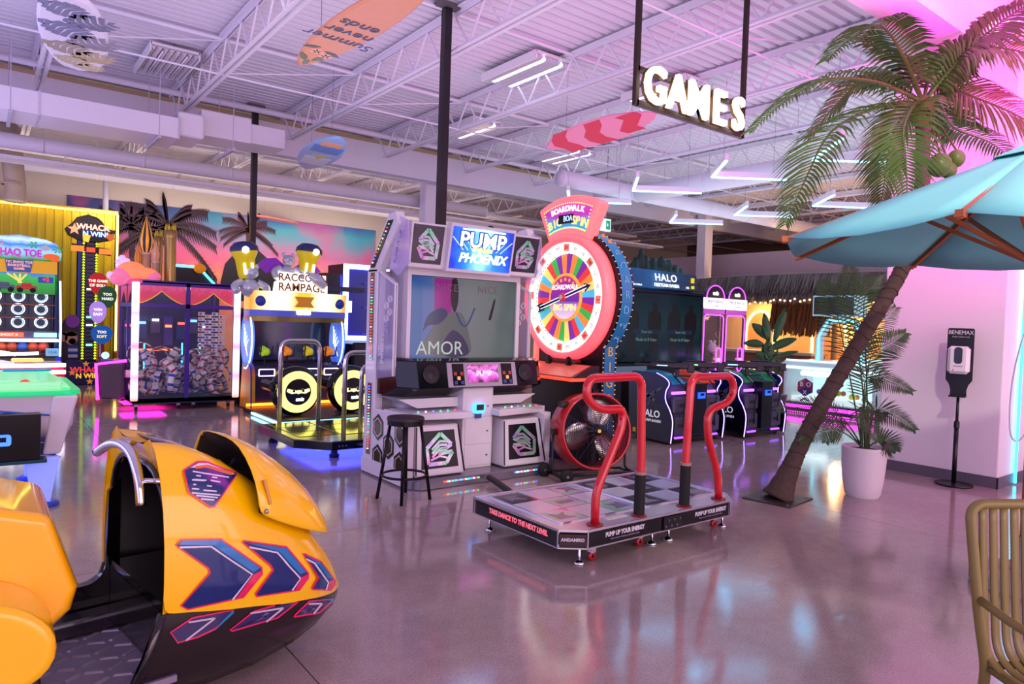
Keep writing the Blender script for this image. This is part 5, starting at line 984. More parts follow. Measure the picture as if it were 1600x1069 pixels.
def ticket_game():
    X0, Y0 = 2.60, 11.7; t = thing('ticket_prize_game', 'purple framed glass prize game full of ticket rolls under a pink cloud topper', 'arcade machine', (X0, Y0, 0)); W = 0.75; D = 1.4; H = 1.97
    PU = M('#46208a', 0.3, var=0.06); def_ = None
    MB().box(-W, W, 0, D, 0.10, 0.18).build('base', M('#2a1848', 0.35), t)
    for x in (-W+0.03, 0.0, W-0.03):
        MB().box(x-0.03, x+0.03, 0.0, 0.05, 0.12, H).build('front_post', PU, t)
    for y in (D*0.45, D-0.03): MB().box(-W, -W+0.04, y-0.03, y+0.03, 0.12, H).build('side_post', PU, t)
    MB().box(W-0.04, W, D-0.06, D, 0.12, H).build('side_post', PU, t)
    for z in (0.12, H-0.06, 1.58):
        for (a, b, c, d) in ((-W, W, 0.0, 0.05), (-W, -W+0.04, 0.0, D), (W-0.04, W, 0, D)): MB().box(a, b, c, d, z, z+0.06).build('rail', PU, t)
    MB().box(-W, W, 0, D, H-0.02, H+0.02).build('roof', PU, t); MB().box(-W, W, D-0.02, D, 0.1, H).build('rear_panel', M('#2c2450', 0.35, var=0.3, scale=3), t)
    MB().box(-W+0.03, W-0.03, 0.02, 0.026, 0.18, H-0.06).build('front_glass', GLASS, t); MB().box(-W+0.015, -W+0.02, 0.05, D, 0.18, H-0.06).build('side_glass', GLASS, t)
    # printed pelmet arches
    PEL = ramp_mat('pelmet', [(0, '#d0404a'), (0.5, '#c83a58'), (1, '#e0568a')], 'Z', 1.6, 1.95, emit=0.35, noise=0.8, nscale=22)
    for cx in (-0.375, 0.375):
        w2 = 0.34
        pts = [(cx-w2, 1.92), (cx-w2, 1.63)]+[(cx-w2+w2*u, 1.63+0.20*(u**1.6)) for u in (0.2, 0.4, 0.6, 0.8, 1.0)]+[(cx+w2*(1-u), 1.63+0.20*(u**1.6)) for u in (0.8, 0.6, 0.4, 0.2, 0.0)]+[(cx+w2, 1.92)]
        pe = MB().prism(pts[::-1][::-1], 'y', 0.01, 0.018).build('pelmet', PEL, t); MB().tube([(p[0], 0.008, p[1]) for p in pts[1:-1]], 0.008, 5).build('gold_edge', M('#e8a83a', 0.3, emit=0.4), pe)
    for k, y0 in enumerate((0.06, 0.70)):
        w2 = 0.28; cy = y0+w2+0.02; pts = [(cy-w2, 1.92), (cy-w2, 1.60), (cy-w2*0.6, 1.72), (cy, 1.84), (cy+w2*0.6, 1.72), (cy+w2, 1.60), (cy+w2, 1.92)]
        MB().prism(pts, 'x', -W+0.004, -W+0.012).build('pelmet', PEL, t)
    # colour-changing corner light columns (stacked lamp segments)
    rc = random.Random(2); cols = ['#ffffff', '#ff5a6a', '#5aa8ff', '#e8f4ff', '#ff9a5a', '#6affc8', '#ffffff', '#ff6ab0']
    for x in (-W+0.015, W-0.015):
        MB().cbox(x-0.05, x+0.05, -0.045, 0.0, 0.16, 1.95, 0.012).build('light_column', ramp_mat('column_light', [(0, '#ff8a70'), (0.08, '#fff0ff'), (0.2, '#ff9ab0'), (0.28, '#d8ecff'), (0.36, '#ffffff'), (0.46, '#ff8aa0'), (0.55, '#c8e0ff'), (0.64, '#ffffff'), (0.74, '#ffa0c8'), (0.82, '#ffffff'), (0.92, '#b8ecff'), (1, '#ffffff')], 'Z', 0.16, 1.95, emit=1.25), t)
    # hanging tickets, plush rings
    TK = [M('#e8e0d8', 0.5), M('#d8483a', 0.5), M('#e8a83a', 0.5), M('#4a6ac0', 0.5)]
    for col in range(4):
        for r in range(8 if col % 2 == 0 else 6):
            x = 0.27+0.105*col; z = 1.50-0.085*r-(0.04 if col % 2 else 0)
            o = MB().box(x-0.05, x+0.05, 0.30, 0.304, z-0.03, z+0.03).build('hanging_ticket', TK[0], t); MB().lathe([(0, 0.002), (0.02, 0.002), (0.02, 0)], 10, (x-0.015, 0.30, z), 'y').build('ticket_dot', TK[1+(r+col) % 3], o)
    ra = random.Random(11)
    def tick_mat(name, a, b):
        m = bpy.data.materials.new(name); m.use_nodes = True; nt = m.node_tree; bs = nt.nodes['Principled BSDF']; tc = nt.nodes.new('ShaderNodeTexCoord'); gr = nt.nodes.new('ShaderNodeTexGradient'); gr.gradient_type = 'RADIAL'
        nt.links.new(tc.outputs['Object'], gr.inputs[0]); mu = nt.nodes.new('ShaderNodeMath'); mu.operation = 'MULTIPLY'; mu.inputs[1].default_value = 9; nt.links.new(gr.outputs['Fac'], mu.inputs[0]); fr = nt.nodes.new('ShaderNodeMath'); fr.operation = 'FRACT'; nt.links.new(mu.outputs[0], fr.inputs[0])
        cr = nt.nodes.new('ShaderNodeValToRGB'); cr.color_ramp.interpolation = 'CONSTANT'; e = cr.color_ramp.elements; e[0].color = lin(a); e[1].position = 0.6; e[1].color = lin(b); e.new(0.3).color = lin('#e8dcd0')
        nt.links.new(fr.outputs[0], cr.inputs[0]); nt.links.new(cr.outputs[0], bs.inputs['Base Color']); bs.inputs['Roughness'].default_value = 0.5; return m
    tms = [tick_mat('ticket_red', '#c02a3a', '#efe8e2'), tick_mat('ticket_blue', '#2a4ac0', '#efe8e2'), tick_mat('ticket_brown', '#6a5248', '#d8d0c8')]
    roll = {}
    for k in range(3):
        for w in (0.03, 0.04): roll[(k, w)] = MB().lathe([(0.145, -w), (0.153, -w), (0.153, w), (0.145, w), (0.145, -w)], 28).mesh('ticket_roll', tms[k], True)
    for k in range(38):
        x = ra.uniform(-0.6, 0.6); y = ra.uniform(0.16, 0.6); z = 0.34+0.13*(k//9)+ra.uniform(-0.03, 0.06)
        if k//9 == 4 and abs(x+0.1) > 0.5: z -= 0.08
        o = obj('ticket_roll', roll[(ra.choice((0, 1, 1, 0, 2)), ra.choice((0.03, 0.04)))], t, loc=(x, y, z), rot=(ra.uniform(0, pi), ra.uniform(0, pi), ra.uniform(0, pi))); o.scale = [ra.uniform(1.1, 1.45)]*3
    MB().box(-W+0.04, W-0.04, 0.05, D-0.04, 0.18, 0.22).build('bed', M('#181428', 0.4), t)
    # inner mechanism glimpsed at the back
    for k in range(7):
        x = -0.62+0.2*k; MB().box(x-0.07, x+0.07, D-0.10, D-0.03, 0.95+0.1*(k % 3), 1.35+0.08*(k % 2)).build('inner_panel', M(('#4a3a8a', '#2a3a78', '#5a4a6a')[k % 3], 0.3), t)
        MB().box(x-0.05, x+0.05, D-0.13, D-0.10, 1.25+0.05*(k % 3), 1.29+0.05*(k % 3)).build('inner_lamp', EM(('#ff5a4a', '#6aa8ff', '#ffffff', '#ff7a4a')[k % 4], 2.5), t)
    MB().box(-0.6, 0.6, 0.10, 0.14, 1.93, 1.95).build('inner_light', EM('#f0e8ff', 9.0), t); MB().box(-0.6, 0.6, 1.0, 1.04, 1.90, 1.94).build('inner_light', EM('#f0e8ff', 6.0), t)
    MB().box(-0.5, 0.1, 1.1, 1.13, 0.86, 0.89).build('orange_tube', EM('#ff5a2a', 4.0), t)
    for x in (-0.45, 0.12, 0.40): MB().box(x-0.01, x+0.01, 0.9, 0.92, 0.5, 1.0).build('cyan_tube', EM('#3ac0ff', 4.0), t)
    for x in (-W+0.06, -0.1, 0.12, W-0.1):
        c = MB(); c.lathe([(0, -0.02), (0.03, -0.02), (0.036, 0), (0.03, 0.02), (0, 0.02)], 12, (x, 0.08, 0.036), 'x'); co = c.build('castor', RUBBER, t, smooth=True); MB().box(x-0.025, x+0.025, 0.06, 0.1, 0.06, 0.11).build('castor_fork', STEEL, co)
        MB().lathe([(0, -0.02), (0.03, -0.02), (0.036, 0), (0.03, 0.02), (0, 0.02)], 12, (x, D-0.1, 0.036), 'x').build('castor', RUBBER, t, smooth=True)
    # topper: cloud bank and onion spires
    def L(px, py, Y): v = PY(px, py, Y); return (v.x-X0, Y-Y0, v.z)
    cl = M('#f0906a', 0.4, emit=0.55, ecol='#ff8a50'); cp_ = M('#e888a0', 0.4, emit=0.4, ecol='#ff6aa0')
    for (px, py, rx, rz, m) in ((206, 424, 0.20, 0.15, cl), (225, 428, 0.20, 0.10, cl), (236, 432, 0.14, 0.09, cp_), (192, 430, 0.14, 0.13, cp_), (186, 436, 0.12, 0.10, cp_), (212, 440, 0.16, 0.06, M('#e0508a', 0.35, emit=0.4))):
        c = L(px, py, 11.8); MB().ell(c, (rx, 0.12, rz), 16, 10).build('cloud_puff', m, t, smooth=True)
    for (px, py, r) in ((173, 430, 0.06), (178, 436, 0.06), (198, 408, 0.05), (191, 404, 0.055), (185, 409, 0.045), (203, 413, 0.045), (194, 414, 0.06), (186, 418, 0.05)):
        c = L(px, py, 12.1); MB().ell(c, (r, 0.08, r), 12, 8).build('cloud_puff', M('#c8a8e8', 0.35, emit=0.5, ecol='#e8c8ff'), t, smooth=True)
    def onion(px, base, tip, half, Y, m1, m2):
        b = L(px, base, Y); tp = L(px, tip, Y); h = tp[2]-b[2]
        prof = [(half*0.55, 0.0), (half*0.9, 0.15*h), (half, 0.35*h), (half*0.72, 0.6*h), (half*0.3, 0.83*h), (0.0, h)]
        n = 14; vs = MB(); wf = MB()
        for k in range(n):
            g = vs if k % 2 == 0 else wf; g.lathe(prof, 2, b, a0=2*pi*k/n, a1=2*pi*(k+1)/n)
        sp_ = vs.build('onion_spire', m1, t, smooth=True); wf.build('spire_stripe', m2, sp_, smooth=True); return b
    gd = M('#e8a02a', 0.3, 0.2, emit=0.35); gp = M('#4a3048', 0.35); gw = M('#d8c8a8', 0.3, 0.3)  # gold and orange spires carry a faint glow in place of light
    for (px, base, tip, half, foot, Y, m1, m2) in ((228, 395, 337, 0.10, 442, 12.15, gd, gp), (215, 415, 381, 0.05, 442, 12.1, M('#e0802a', 0.3, emit=0.2), M('#c8a03a', 0.3)), (243, 408, 376, 0.062, 442, 12.05, M('#e88a3a', 0.3, emit=0.15), M('#d8c8c0', 0.3))):
        b = onion(px, base, tip, half, Y, m1, m2); z0 = H+0.02; MB().lathe([(half*0.75, z0), (half*0.75, b[2]-0.04), (half*0.95, b[2]-0.03), (half*0.95, b[2]), (half*0.6, b[2]+0.01)], 16, (b[0], b[1], 0)).build('spire_drum', gw, t, smooth=True)
    for (px, foot, top, half, Y) in ((265, 445, 352, 0.085, 12.1), (247, 430, 362, 0.06, 12.4)):
        b = L(px, foot, Y); tp = L(px+2, top, Y); g = MB().lathe([(half, H+0.02), (half, tp[2]-0.22), (half*1.08, tp[2]-0.20), (half*1.08, tp[2]-0.08), (half*0.6, tp[2]-0.08)], 18, (b[0], b[1], 0)).build('gold_column', M('#b89a58', 0.3, 0.6, var=0.1), t, smooth=True)
        for q in range(6): a = 2*pi*q/6; MB().lathe([(half*0.22, tp[2]-0.12), (half*0.25, tp[2]-0.05), (half*0.1, tp[2]), (0, tp[2]+0.035)], 8, (b[0]+half*0.8*cos(a), b[1]+half*0.8*sin(a), 0)).build('crown_tip', M('#e8c83a', 0.25, 0.6), g, smooth=True)
    # side display pod with magenta edge
    p = MB().prism([(-W-0.36, 0.16), (-W-0.02, 0.14), (-W-0.02, 0.72), (-W-0.40, 0.68)], 'y', 0.45, 0.62).build('side_pod', M('#2a0c38', 0.25), t, bevel=0.02); g = MB(); g.tube([(-W-0.40, 0.44, 0.15), (-W-0.43, 0.44, 0.69), (-W-0.02, 0.44, 0.74)], 0.022, 6); g.build('pod_light', EM('#ff2ac8', 6.0), p)
    MB().ell((-W-0.30, 0.5, 0.82), 0.055, 12, 8).build('lamp_ball', EM('#a8d8ff', 1.5), t, smooth=True); MB().box(-W-0.36, -W, 0.46, 0.6, 0.72, 0.76).build('pod_shelf', M('#2a2a6a', 0.3), t)
    MB().box(-W-0.1, -W+0.5, 0.1, 0.6, 0.098, 0.10).build('underglow', EM('#ff1ac0', 7.0), t)
ticket_game()

def critter_shooter():
    X0, Y0 = 4.20, 11.15; t = thing('water_blaster_game', 'four seat blaster game with dark screen and glowing yellow header', 'arcade machine', (X0, Y0, 0)); W = 0.76
    NV = M('#12122e', 0.3, var=0.1); YE = M('#e0a81a', 0.35, emit=0.15)
    # console with end panels
    MB().prism([(0.0, 0.0), (0.0, 0.55), (0.12, 0.70), (0.5, 0.72), (0.5, 0.0)], 'x', -W, W).build('console', M('#2a2448', 0.35, var=0.2), t, bevel=0.01)
    for s in (-1, 1):
        e = MB().prism([(-0.06, 0.02), (-0.04, 0.55), (0.0, 0.68), (0.10, 0.74), (0.45, 0.74), (0.55, 0.02)], 'x', s*W-0.03, s*W+0.03).build('end_panel', ramp_mat('end_print', [(0, '#e8902a'), (0.5, '#f0b83a'), (0.8, '#d86a3a'), (1, '#4a6ac0')], 'Z', 0, 0.75, rough=0.4, noise=0.4, nscale=8), t); MB().tube([(s*W-0.032, -0.06, 0.02), (s*W-0.032, -0.04, 0.55), (s*W-0.032, 0.0, 0.68), (s*W-0.032, 0.10, 0.74)], 0.012, 6).build('end_edge', M('#1a2a8a', 0.3), e)
    for k in range(4):
        x = -0.54+0.36*k; g = MB(); ring_poly(g, rrect(x-0.13, x+0.13, 0.54, 0.66, 0.015, 2), rrect(x-0.115, x+0.115, 0.555, 0.645, 0.012, 2), 'y', -0.012, 0.0); f = g.build('score_frame', EM('#f4e8ff', 2.2), t); MB().box(x-0.115, x+0.115, -0.004, 0.0, 0.555, 0.645).build('score_window', M('#3a3060', 0.2), f)
        MB().prism([(x+0.14, 0.55), (x+0.22, 0.55), (x+0.22, 0.64), (x+0.20, 0.60), (x+0.18, 0.64), (x+0.16, 0.60), (x+0.14, 0.64)], 'y', -0.008, 0.0).build('crown_sticker', M('#e0b82a', 0.4, emit=0.2), t)
        col = ('#a8c81a', '#f08a1a', '#d8c020', '#f08a1a')[k]
        gn = MB(); gn.ell((x, 0.10, 0.93), (0.075, 0.09, 0.07), 14, 9); gn.ell((x, 0.2, 0.97), (0.04, 0.12, 0.05), 12, 8); gn.ell((x-0.06, 0.06, 0.90), (0.04, 0.05, 0.055), 10, 7); go = gn.build('blaster', M(col, 0.25, emit=0.35, coat=0.5), t, smooth=True)
        MB().tube([(x, 0.12, 0.72), (x, 0.12, 0.86)], 0.018, 8).build('blaster_post', BLACK, go); MB().tube(round_path([(x-0.09, 0.02, 1.02), (x-0.09, 0.04, 0.86), (x+0.09, 0.04, 0.86), (x+0.09, 0.02, 1.02)], 0.03), 0.012, 6).build('blaster_yoke', BLACK, go, smooth=True)
    # screen recess with bright oval wings
    MB().box(-W, W, 0.75, 0.95, 0.0, 1.62).build('rear_case', NV, t); MB().box(-0.68, 0.62, 0.70, 0.75, 0.74, 1.56).build('screen', M('#0a0a12', 0.06), t)
    MB().box(-0.66, 0.60, 0.695, 0.70, 0.76, 1.54).build('picture', ramp_mat('blaster_video', [(0, '#14122a'), (0.4, '#1c2040'), (0.5, '#3a1a5a'), (0.62, '#182a44'), (1, '#101428')], 'X', -0.66, 0.6, emit=0.5, rough=0.1, noise=0.5, nscale=3), t)
    for s in (-1, 1):
        w = MB(); pts = [(0.30+0.30*cos(a), 1.12+0.46*sin(a)) for a in [2*pi*i/28 for i in range(28)]]; wo = w.prism(pts, 'x', s*W-0.02, s*W+0.02).build('side_wing', ramp_mat('wing', [(0, '#3a58d0'), (0.5, '#6a90f0'), (1, '#2a40b0')], 'Z', 0.66, 1.58, emit=0.7, noise=0.6, nscale=8), t)
        MB().tube([(s*W-0.025, 0.30+0.31*cos(a), 1.12+0.47*sin(a)) for a in [radians(-100+200*i/20+180) for i in range(21)]], 0.012, 6).build('wing_light', EM('#a8d0ff', 3.5), wo)
        g = MB()
        for q in range(5): g.tube(smooth_path([(s*W-0.024, 0.2+0.05*q, 0.85+0.05*q), (s*W-0.024, 0.28+0.03*q, 1.0+0.06*q), (s*W-0.024, 0.18+0.06*q, 1.12+0.06*q)], 4), 0.006, 5)
        g.build('wing_squiggle', EM('#e0f0ff', 1.5), wo)['kind'] = 'stuff'
    # curved glowing header
    def bow(z0, z1, d0, d1, m, nm, par=t, n=16, w=0.80):
        g = MB(); rings = []
        for i in range(n+1):
            x = -w+2*w*i/n; y = 0.10-0.16*(1-(x/w)**2); rings.append([(x, y-d0, z0), (x, y+0.3, z0), (x, y+0.3, z1), (x, y-d1, z1)])
        return g.loft(rings).build(nm, m, par)
    hb = bow(1.58, 1.90, 0.0, 0.06, ramp_mat('yellow_header', [(0, '#c8860a'), (0.12, '#f8e0a0'), (0.3, '#fffbe8'), (0.44, '#f0b030'), (0.56, '#f0b030'), (0.7, '#fffbe8'), (0.88, '#f8e0a0'), (1, '#c8860a')], 'X', -0.8, 0.8, emit=1.1), 'header')
    bow(1.50, 1.60, 0.02, 0.02, M('#4a55b8', 0.3, emit=0.35), 'header_blue_band', hb); bow(1.42, 1.50, 0.01, 0.01, M('#8a7a40', 0.3, 0.5), 'header_lip', hb)
    text('unis', 0.15, EM('#f0f4ff', 1.8), hb, (0.0, -0.10, 1.59), off=0.01)
    for s in (-1, 1): MB().lathe([(0, 0.02), (0.07, 0.018), (0.085, 0)], 18, (s*0.66, 0.0, 1.74), 'y').build('round_badge', M('#1f2f8a', 0.3, emit=0.3), hb, smooth=True)
    MB().prism([(-0.16, 1.66), (-0.10, 1.74), (-0.16, 1.83), (0.16, 1.83), (0.10, 1.74), (0.16, 1.66)], 'y', -0.145, -0.10).build('bow_tie', M('#d08a1a', 0.3, emit=0.2), hb)
    nm = MB(); nb = [(-0.44, 1.90), (0.44, 1.88), (0.44, 2.04), (0.42, 2.04), (0.42, 2.20), (-0.36, 2.22), (-0.38, 2.07), (-0.42, 2.06)]; no = nm.prism(nb, 'y', 0.0, 0.12).build('name_block', EM('#fff4e0', 2.0), t, bevel=0.012)
    text('RACCOON', 0.17, M('#8a4a1a', 0.4), no, (0.02, -0.004, 2.135), off=0.004, sx=0.95); text('RAMPAGE', 0.185, M('#8a4a1a', 0.4), no, (0.0, -0.004, 1.975), off=0.004, sx=0.95)
    # yellow lanterns with navy caps
    def LL(px, py, Y=11.35): v = PY(px, py, Y); return (v.x-X0, Y-Y0, v.z)
    for (px, py, k) in ((386, 413, -1), (477, 413, 1)):
        b = LL(px, py+22); la = MB(); R_ = Matrix.Translation(b) @ Matrix.Rotation(radians(7*k), 4, 'Y'); vs = MB(); vs.lathe([(0, 0.0), (0.11, 0.0), (0.13, 0.06), (0.15, 0.30), (0.20, 0.40), (0.20, 0.44), (0, 0.44)], 16); vs.v = [tuple(R_ @ Vector(v)) for v in vs.v]; lo = vs.build('lantern', M('#c8b01a', 0.35, emit=0.35), t, smooth=True)
        cp2 = MB(); cp2.lathe([(0.22, 0.43), (0.21, 0.50), (0.14, 0.57), (0, 0.59)], 16); cp2.v = [tuple(R_ @ Vector(v)) for v in cp2.v]; cp2.build('lantern_cap', M('#3a4070', 0.3), lo, smooth=True)
        g = MB(); g.ell(tuple(R_ @ Vector((0.04*k, -0.21, 0.44))), 0.055, 12, 8); g.build('lantern_lamp', EM('#fff8e8', 3.0), lo, smooth=True)
        for q in (-0.06, 0.06): g = MB(); g.cbox(-0.02, 0.02, -0.16, -0.13, 0.06, 0.24, 0.01, R_ @ Matrix.Translation((q, 0, 0))); g.build('lantern_slot', EM('#fff0c0', 2.0), lo)
    # purple umbrella wings
    for (px, py, k) in ((425, 418, -1), (478, 424, 1)):
        b = LL(px, py); g = MB(); pts = [(-0.26*k, -0.10), (-0.2*k, 0.05), (-0.05*k, 0.16), (0.12*k, 0.14), (0.26*k, 0.0), (0.18*k, -0.02), (0.10*k, -0.10), (0.0, -0.06), (-0.1*k, -0.14), (-0.16*k, -0.07)]
        MB().prism([(b[0]+x, b[2]+z) for x, z in pts], 'y', 0.18, 0.22).build('bat_wing', M('#6a1f9a', 0.3, emit=0.35), t)
    # silver animal statues
    SV = M('#c8d0da', 0.25, 0.35, var=0.08)
    for (px, py, s) in ((390, 450, 1.0), (448, 428, 0.9)):
        b = LL(px, py, 11.28); g = MB(); x, y, z = b
        g.ell((x, y, z), (0.15*s, 0.11, 0.15*s), 14, 10); g.ell((x+0.02, y-0.02, z+0.24*s), (0.11*s, 0.10, 0.10*s), 14, 10); g.ell((x+0.02, y-0.12, z+0.22*s), (0.05*s, 0.05, 0.04*s), 10, 7)
        for k in (-1, 1): g.ell((x+0.02+k*0.085*s, y, z+0.34*s), (0.035*s, 0.02, 0.045*s), 10, 7); g.tube(smooth_path([(x+k*0.12*s, y, z+0.09), (x+k*0.24*s, y-0.05, z+0.02), (x+k*0.22*s, y-0.12, z-0.08)], 5), [0.06*s]*10+[0.05*s], 10)
        g.build('silver_statue', SV, t, smooth=True)
    b = LL(486, 440, 11.25); g = MB(); g.tube(smooth_path([(b[0]-0.1, b[1], b[2]+0.1), (b[0]+0.04, b[1]-0.05, b[2]+0.04), (b[0]+0.2, b[1]-0.02, b[2]-0.1)], 6), [0.09]*6+[0.11]*6+[0.05], 12); g.build('silver_arm', SV, t, smooth=True)
    MB().box(-0.9, 0.7, -1.65, -0.02, 0.0, 0.07).build('seat_base', M('#3a2018', 0.4), t); MB().box(-0.92, 0.72, -1.67, -1.655, 0.02, 0.05).build('base_light', EM('#6ac8ff', 4.0), t); MB().box(-0.86, 0.66, -0.06, -0.03, 0.08, 0.12).build('amber_light', EM('#ff7a1a', 5.0), t); MB().box(-0.925, -0.905, -1.6, -0.5, 0.02, 0.05).build('base_light', EM('#8ae0ff', 5.0), t)
critter_shooter()
def pod_seat(x, label):
    t = thing('round_game_seat', label, 'seat', (x, 9.80, 0.07), 0.0, 'round seats of the blaster game')
    BKK = M('#0c0b12', 0.22, var=0.1)
    MB().lathe([(0.0, 0.04), (0.26, 0.03), (0.34, 0.0), (0.365, -0.08), (0.33, -0.20), (0.28, -0.22), (0.0, -0.10)], 36, (0, 0, 0.37), 'y').build('round_shell', BKK, t, smooth=True)
    MB().lathe([(0.19, 0.046), (0.205, 0.055), (0.29, 0.045), (0.30, 0.025), (0.19, 0.03), (0.19, 0.046)], 40, (0, 0, 0.36), 'y').build('glow_ring', EM('#f8f080', 1.6), t, smooth=True)
    fa_ = MB().lathe([(0, 0.05), (0.19, 0.045), (0.19, 0.03)], 36, (0, 0, 0.36), 'y').build('emblem_disc', M('#120f1c', 0.3), t)
    e = [(-0.17, 0.37), (-0.16, 0.41), (-0.06, 0.405), (0.0, 0.385), (0.06, 0.405), (0.16, 0.41), (0.17, 0.37), (0.10, 0.335), (0.03, 0.345), (0.0, 0.33), (-0.03, 0.345), (-0.10, 0.335)]
    m = MB().prism(e[::-1], 'y', -0.058, -0.05).build('eye_band', EM('#f4f0a8', 1.4), fa_)
    for s in (-1, 1): MB().ell((s*0.068, -0.058, 0.375), (0.02, 0.006, 0.018), 12, 6).build('eye', M('#0a0810', 0.3), m, smooth=True); g = MB(); g.bar((s*0.02, -0.06, 0.388), (s*0.13, -0.06, 0.413), 0.004, 0.014); g.build('brow', M('#0a0810', 0.3), m)
    text('unis', 0.075, EM('#d8f0ff', 1.5), fa_, (0.02, -0.052, 0.255), off=0.004, shear=0.2)
    MB().cbox(-0.24, 0.24, 0.05, 0.55, 0.30, 0.42, 0.04).build('cushion', M('#1a1422', 0.5), t); MB().lathe([(0.16, 0.0), (0.16, 0.03), (0.06, 0.06), (0.06, 0.3)], 18, (0, 0.25, 0)).build('pedestal', BKK, t, smooth=True)
    MB().cbox(-0.42, -0.30, -0.08, 0.40, 0.38, 0.52, 0.04).build('arm_rest', BKK, t)
pod_seat(3.66, 'round black game seat with yellow ninja emblem nearest the glass prize game'); pod_seat(4.51, 'round black game seat with yellow ninja emblem behind the chrome hoop')

def hoop_stage():
    t = thing('chrome_rail_stage', 'low black dance stage with yellow mirrored panels and chrome hoops', 'dance platform', (3.5, 7.7, 0))
    o = [(-0.80, -0.40), (-0.50, -0.72), (0.80, -0.72), (0.80, 0.78), (-0.80, 0.78)]
    MB().prism(o, 'z', 0.11, 0.195).build('body', BLACK_G, t); dk = MB().prism([(x*0.985, y*0.985) for x, y in o], 'z', 0.195, 0.205).build('deck', M('#9a9868', 0.12, 0.8, var=0.2, scale=4), t)
    for i in range(3):
        for j in range(3): MB().box(-0.70+0.48*i, -0.70+0.48*i+0.45, -0.34+0.36*j if (i, j) != (0, 0) else -0.30, -0.34+0.36*j+0.33, 0.205, 0.21).build('step_panel', M(('#b8b020', '#c8c860', '#707060')[(i+2*j) % 3], 0.08, 0.85, var=0.3, scale=5), t)
    MB().box(-0.6, 0.7, -0.6, 0.6, 0.095, 0.108).build('underglow', EM('#3038ff', 7.0), t)
    MB().box(-0.1, 0.42, -0.735, -0.72, 0.165, 0.19).build('blue_light', EM('#b8c0ff', 5.0), t)
    for x in (-0.42, -0.38, -0.34, -0.20, -0.16, -0.12): MB().lathe([(0, 0.006), (0.012, 0.006), (0.012, 0)], 10, (x, -0.72, 0.15), 'y').build('rivet', STEEL, t)
    for (x, y) in ((-0.68, 0.6), (-0.4, -0.55), (0.6, -0.55), (0.6, 0.6)): MB().lathe([(0.05, 0), (0.055, 0.03), (0.035, 0.05), (0.035, 0.11)], 14, (x, y, 0)).build('foot', RUBBER, t)
    for (x0, x1, y, zt) in ((-0.59, -0.10, 0.66, 1.22), (-0.24, 0.24, -0.42, 1.14)):
        MB().tube(round_path([(x0, y, 0.2), (x0, y, zt), (x1, y, zt), (x1, y, 0.2)], 0.12, 7), 0.027, 14).build('chrome_hoop', CHROME, t, smooth=True)
    MB().box(-0.02, 0.14, -0.68, -0.52, 0.2, 0.86).build('control_post', BLACK, t, bevel=0.008); MB().prism([(-0.22, 0.16), (-0.02, 0.08), (-0.02, 0.20)], 'y', -0.76, -0.6).build('mirror_wedge', M('#b0b8b0', 0.1, 0.9), t)
    MB().tube(round_path([(0.02, -0.30, 0.2), (0.02, -0.30, 0.98), (0.3, -0.30, 0.98)], 0.1, 6), 0.027, 12).build('chrome_hoop', CHROME, t, smooth=True)
hoop_stage()
def blue_frame_game():
    t = thing('blue_frame_game', 'dark game tower with a blue white light frame and inner shelves', 'arcade machine', (6.75, 14.0, 0))
    NV = M('#0a0c26', 0.3, var=0.1); MB().box(-0.55, 0.8, 0.05, 0.9, 0.0, 2.66).build('case', NV, t); MB().box(-0.98, -0.62, 0.05, 0.7, 0.0, 2.44).build('side_tower', M('#161020', 0.35), t); MB().box(-0.66, -0.5, 0.1, 0.6, 0.0, 2.42).build('blue_fin', M('#1a2ab8', 0.3, emit=0.35), t)
    g = MB()
    g.box(-0.56, 0.8, -0.02, 0.05, 2.56, 2.66); g.box(-0.56, 0.8, -0.02, 0.05, 1.02, 1.12); g.box(-0.56, -0.46, -0.02, 0.05, 1.12, 2.56); g.box(0.7, 0.8, -0.02, 0.05, 1.12, 2.56); g.build('light_frame', EM('#8a98ff', 7.0), t)
    MB().box(-0.46, 0.7, 0.03, 0.05, 1.12, 2.56).build('recess', M('#0c1468', 0.25, emit=0.25, ecol='#1020a0'), t)
    for z in (2.24, 1.72, 1.16): MB().box(-0.1, 0.7, -0.04, 0.04, z, z+0.035).build('shelf', M('#5a5ab8', 0.3), t)
    MB().box(-1.0, -0.1, -0.06, 0.02, 2.06, 2.16).build('cross_beam', M('#12183a', 0.3), t); MB().box(-1.02, -0.55, -0.4, 0.1, 1.62, 1.86).build('white_sign', EM('#f4f0ff', 1.6), t)
    MB().cbox(-0.55, 0.8, -0.5, 0.0, 0.0, 1.0, 0.04).build('console', M('#101028', 0.3), t)
blue_frame_game()
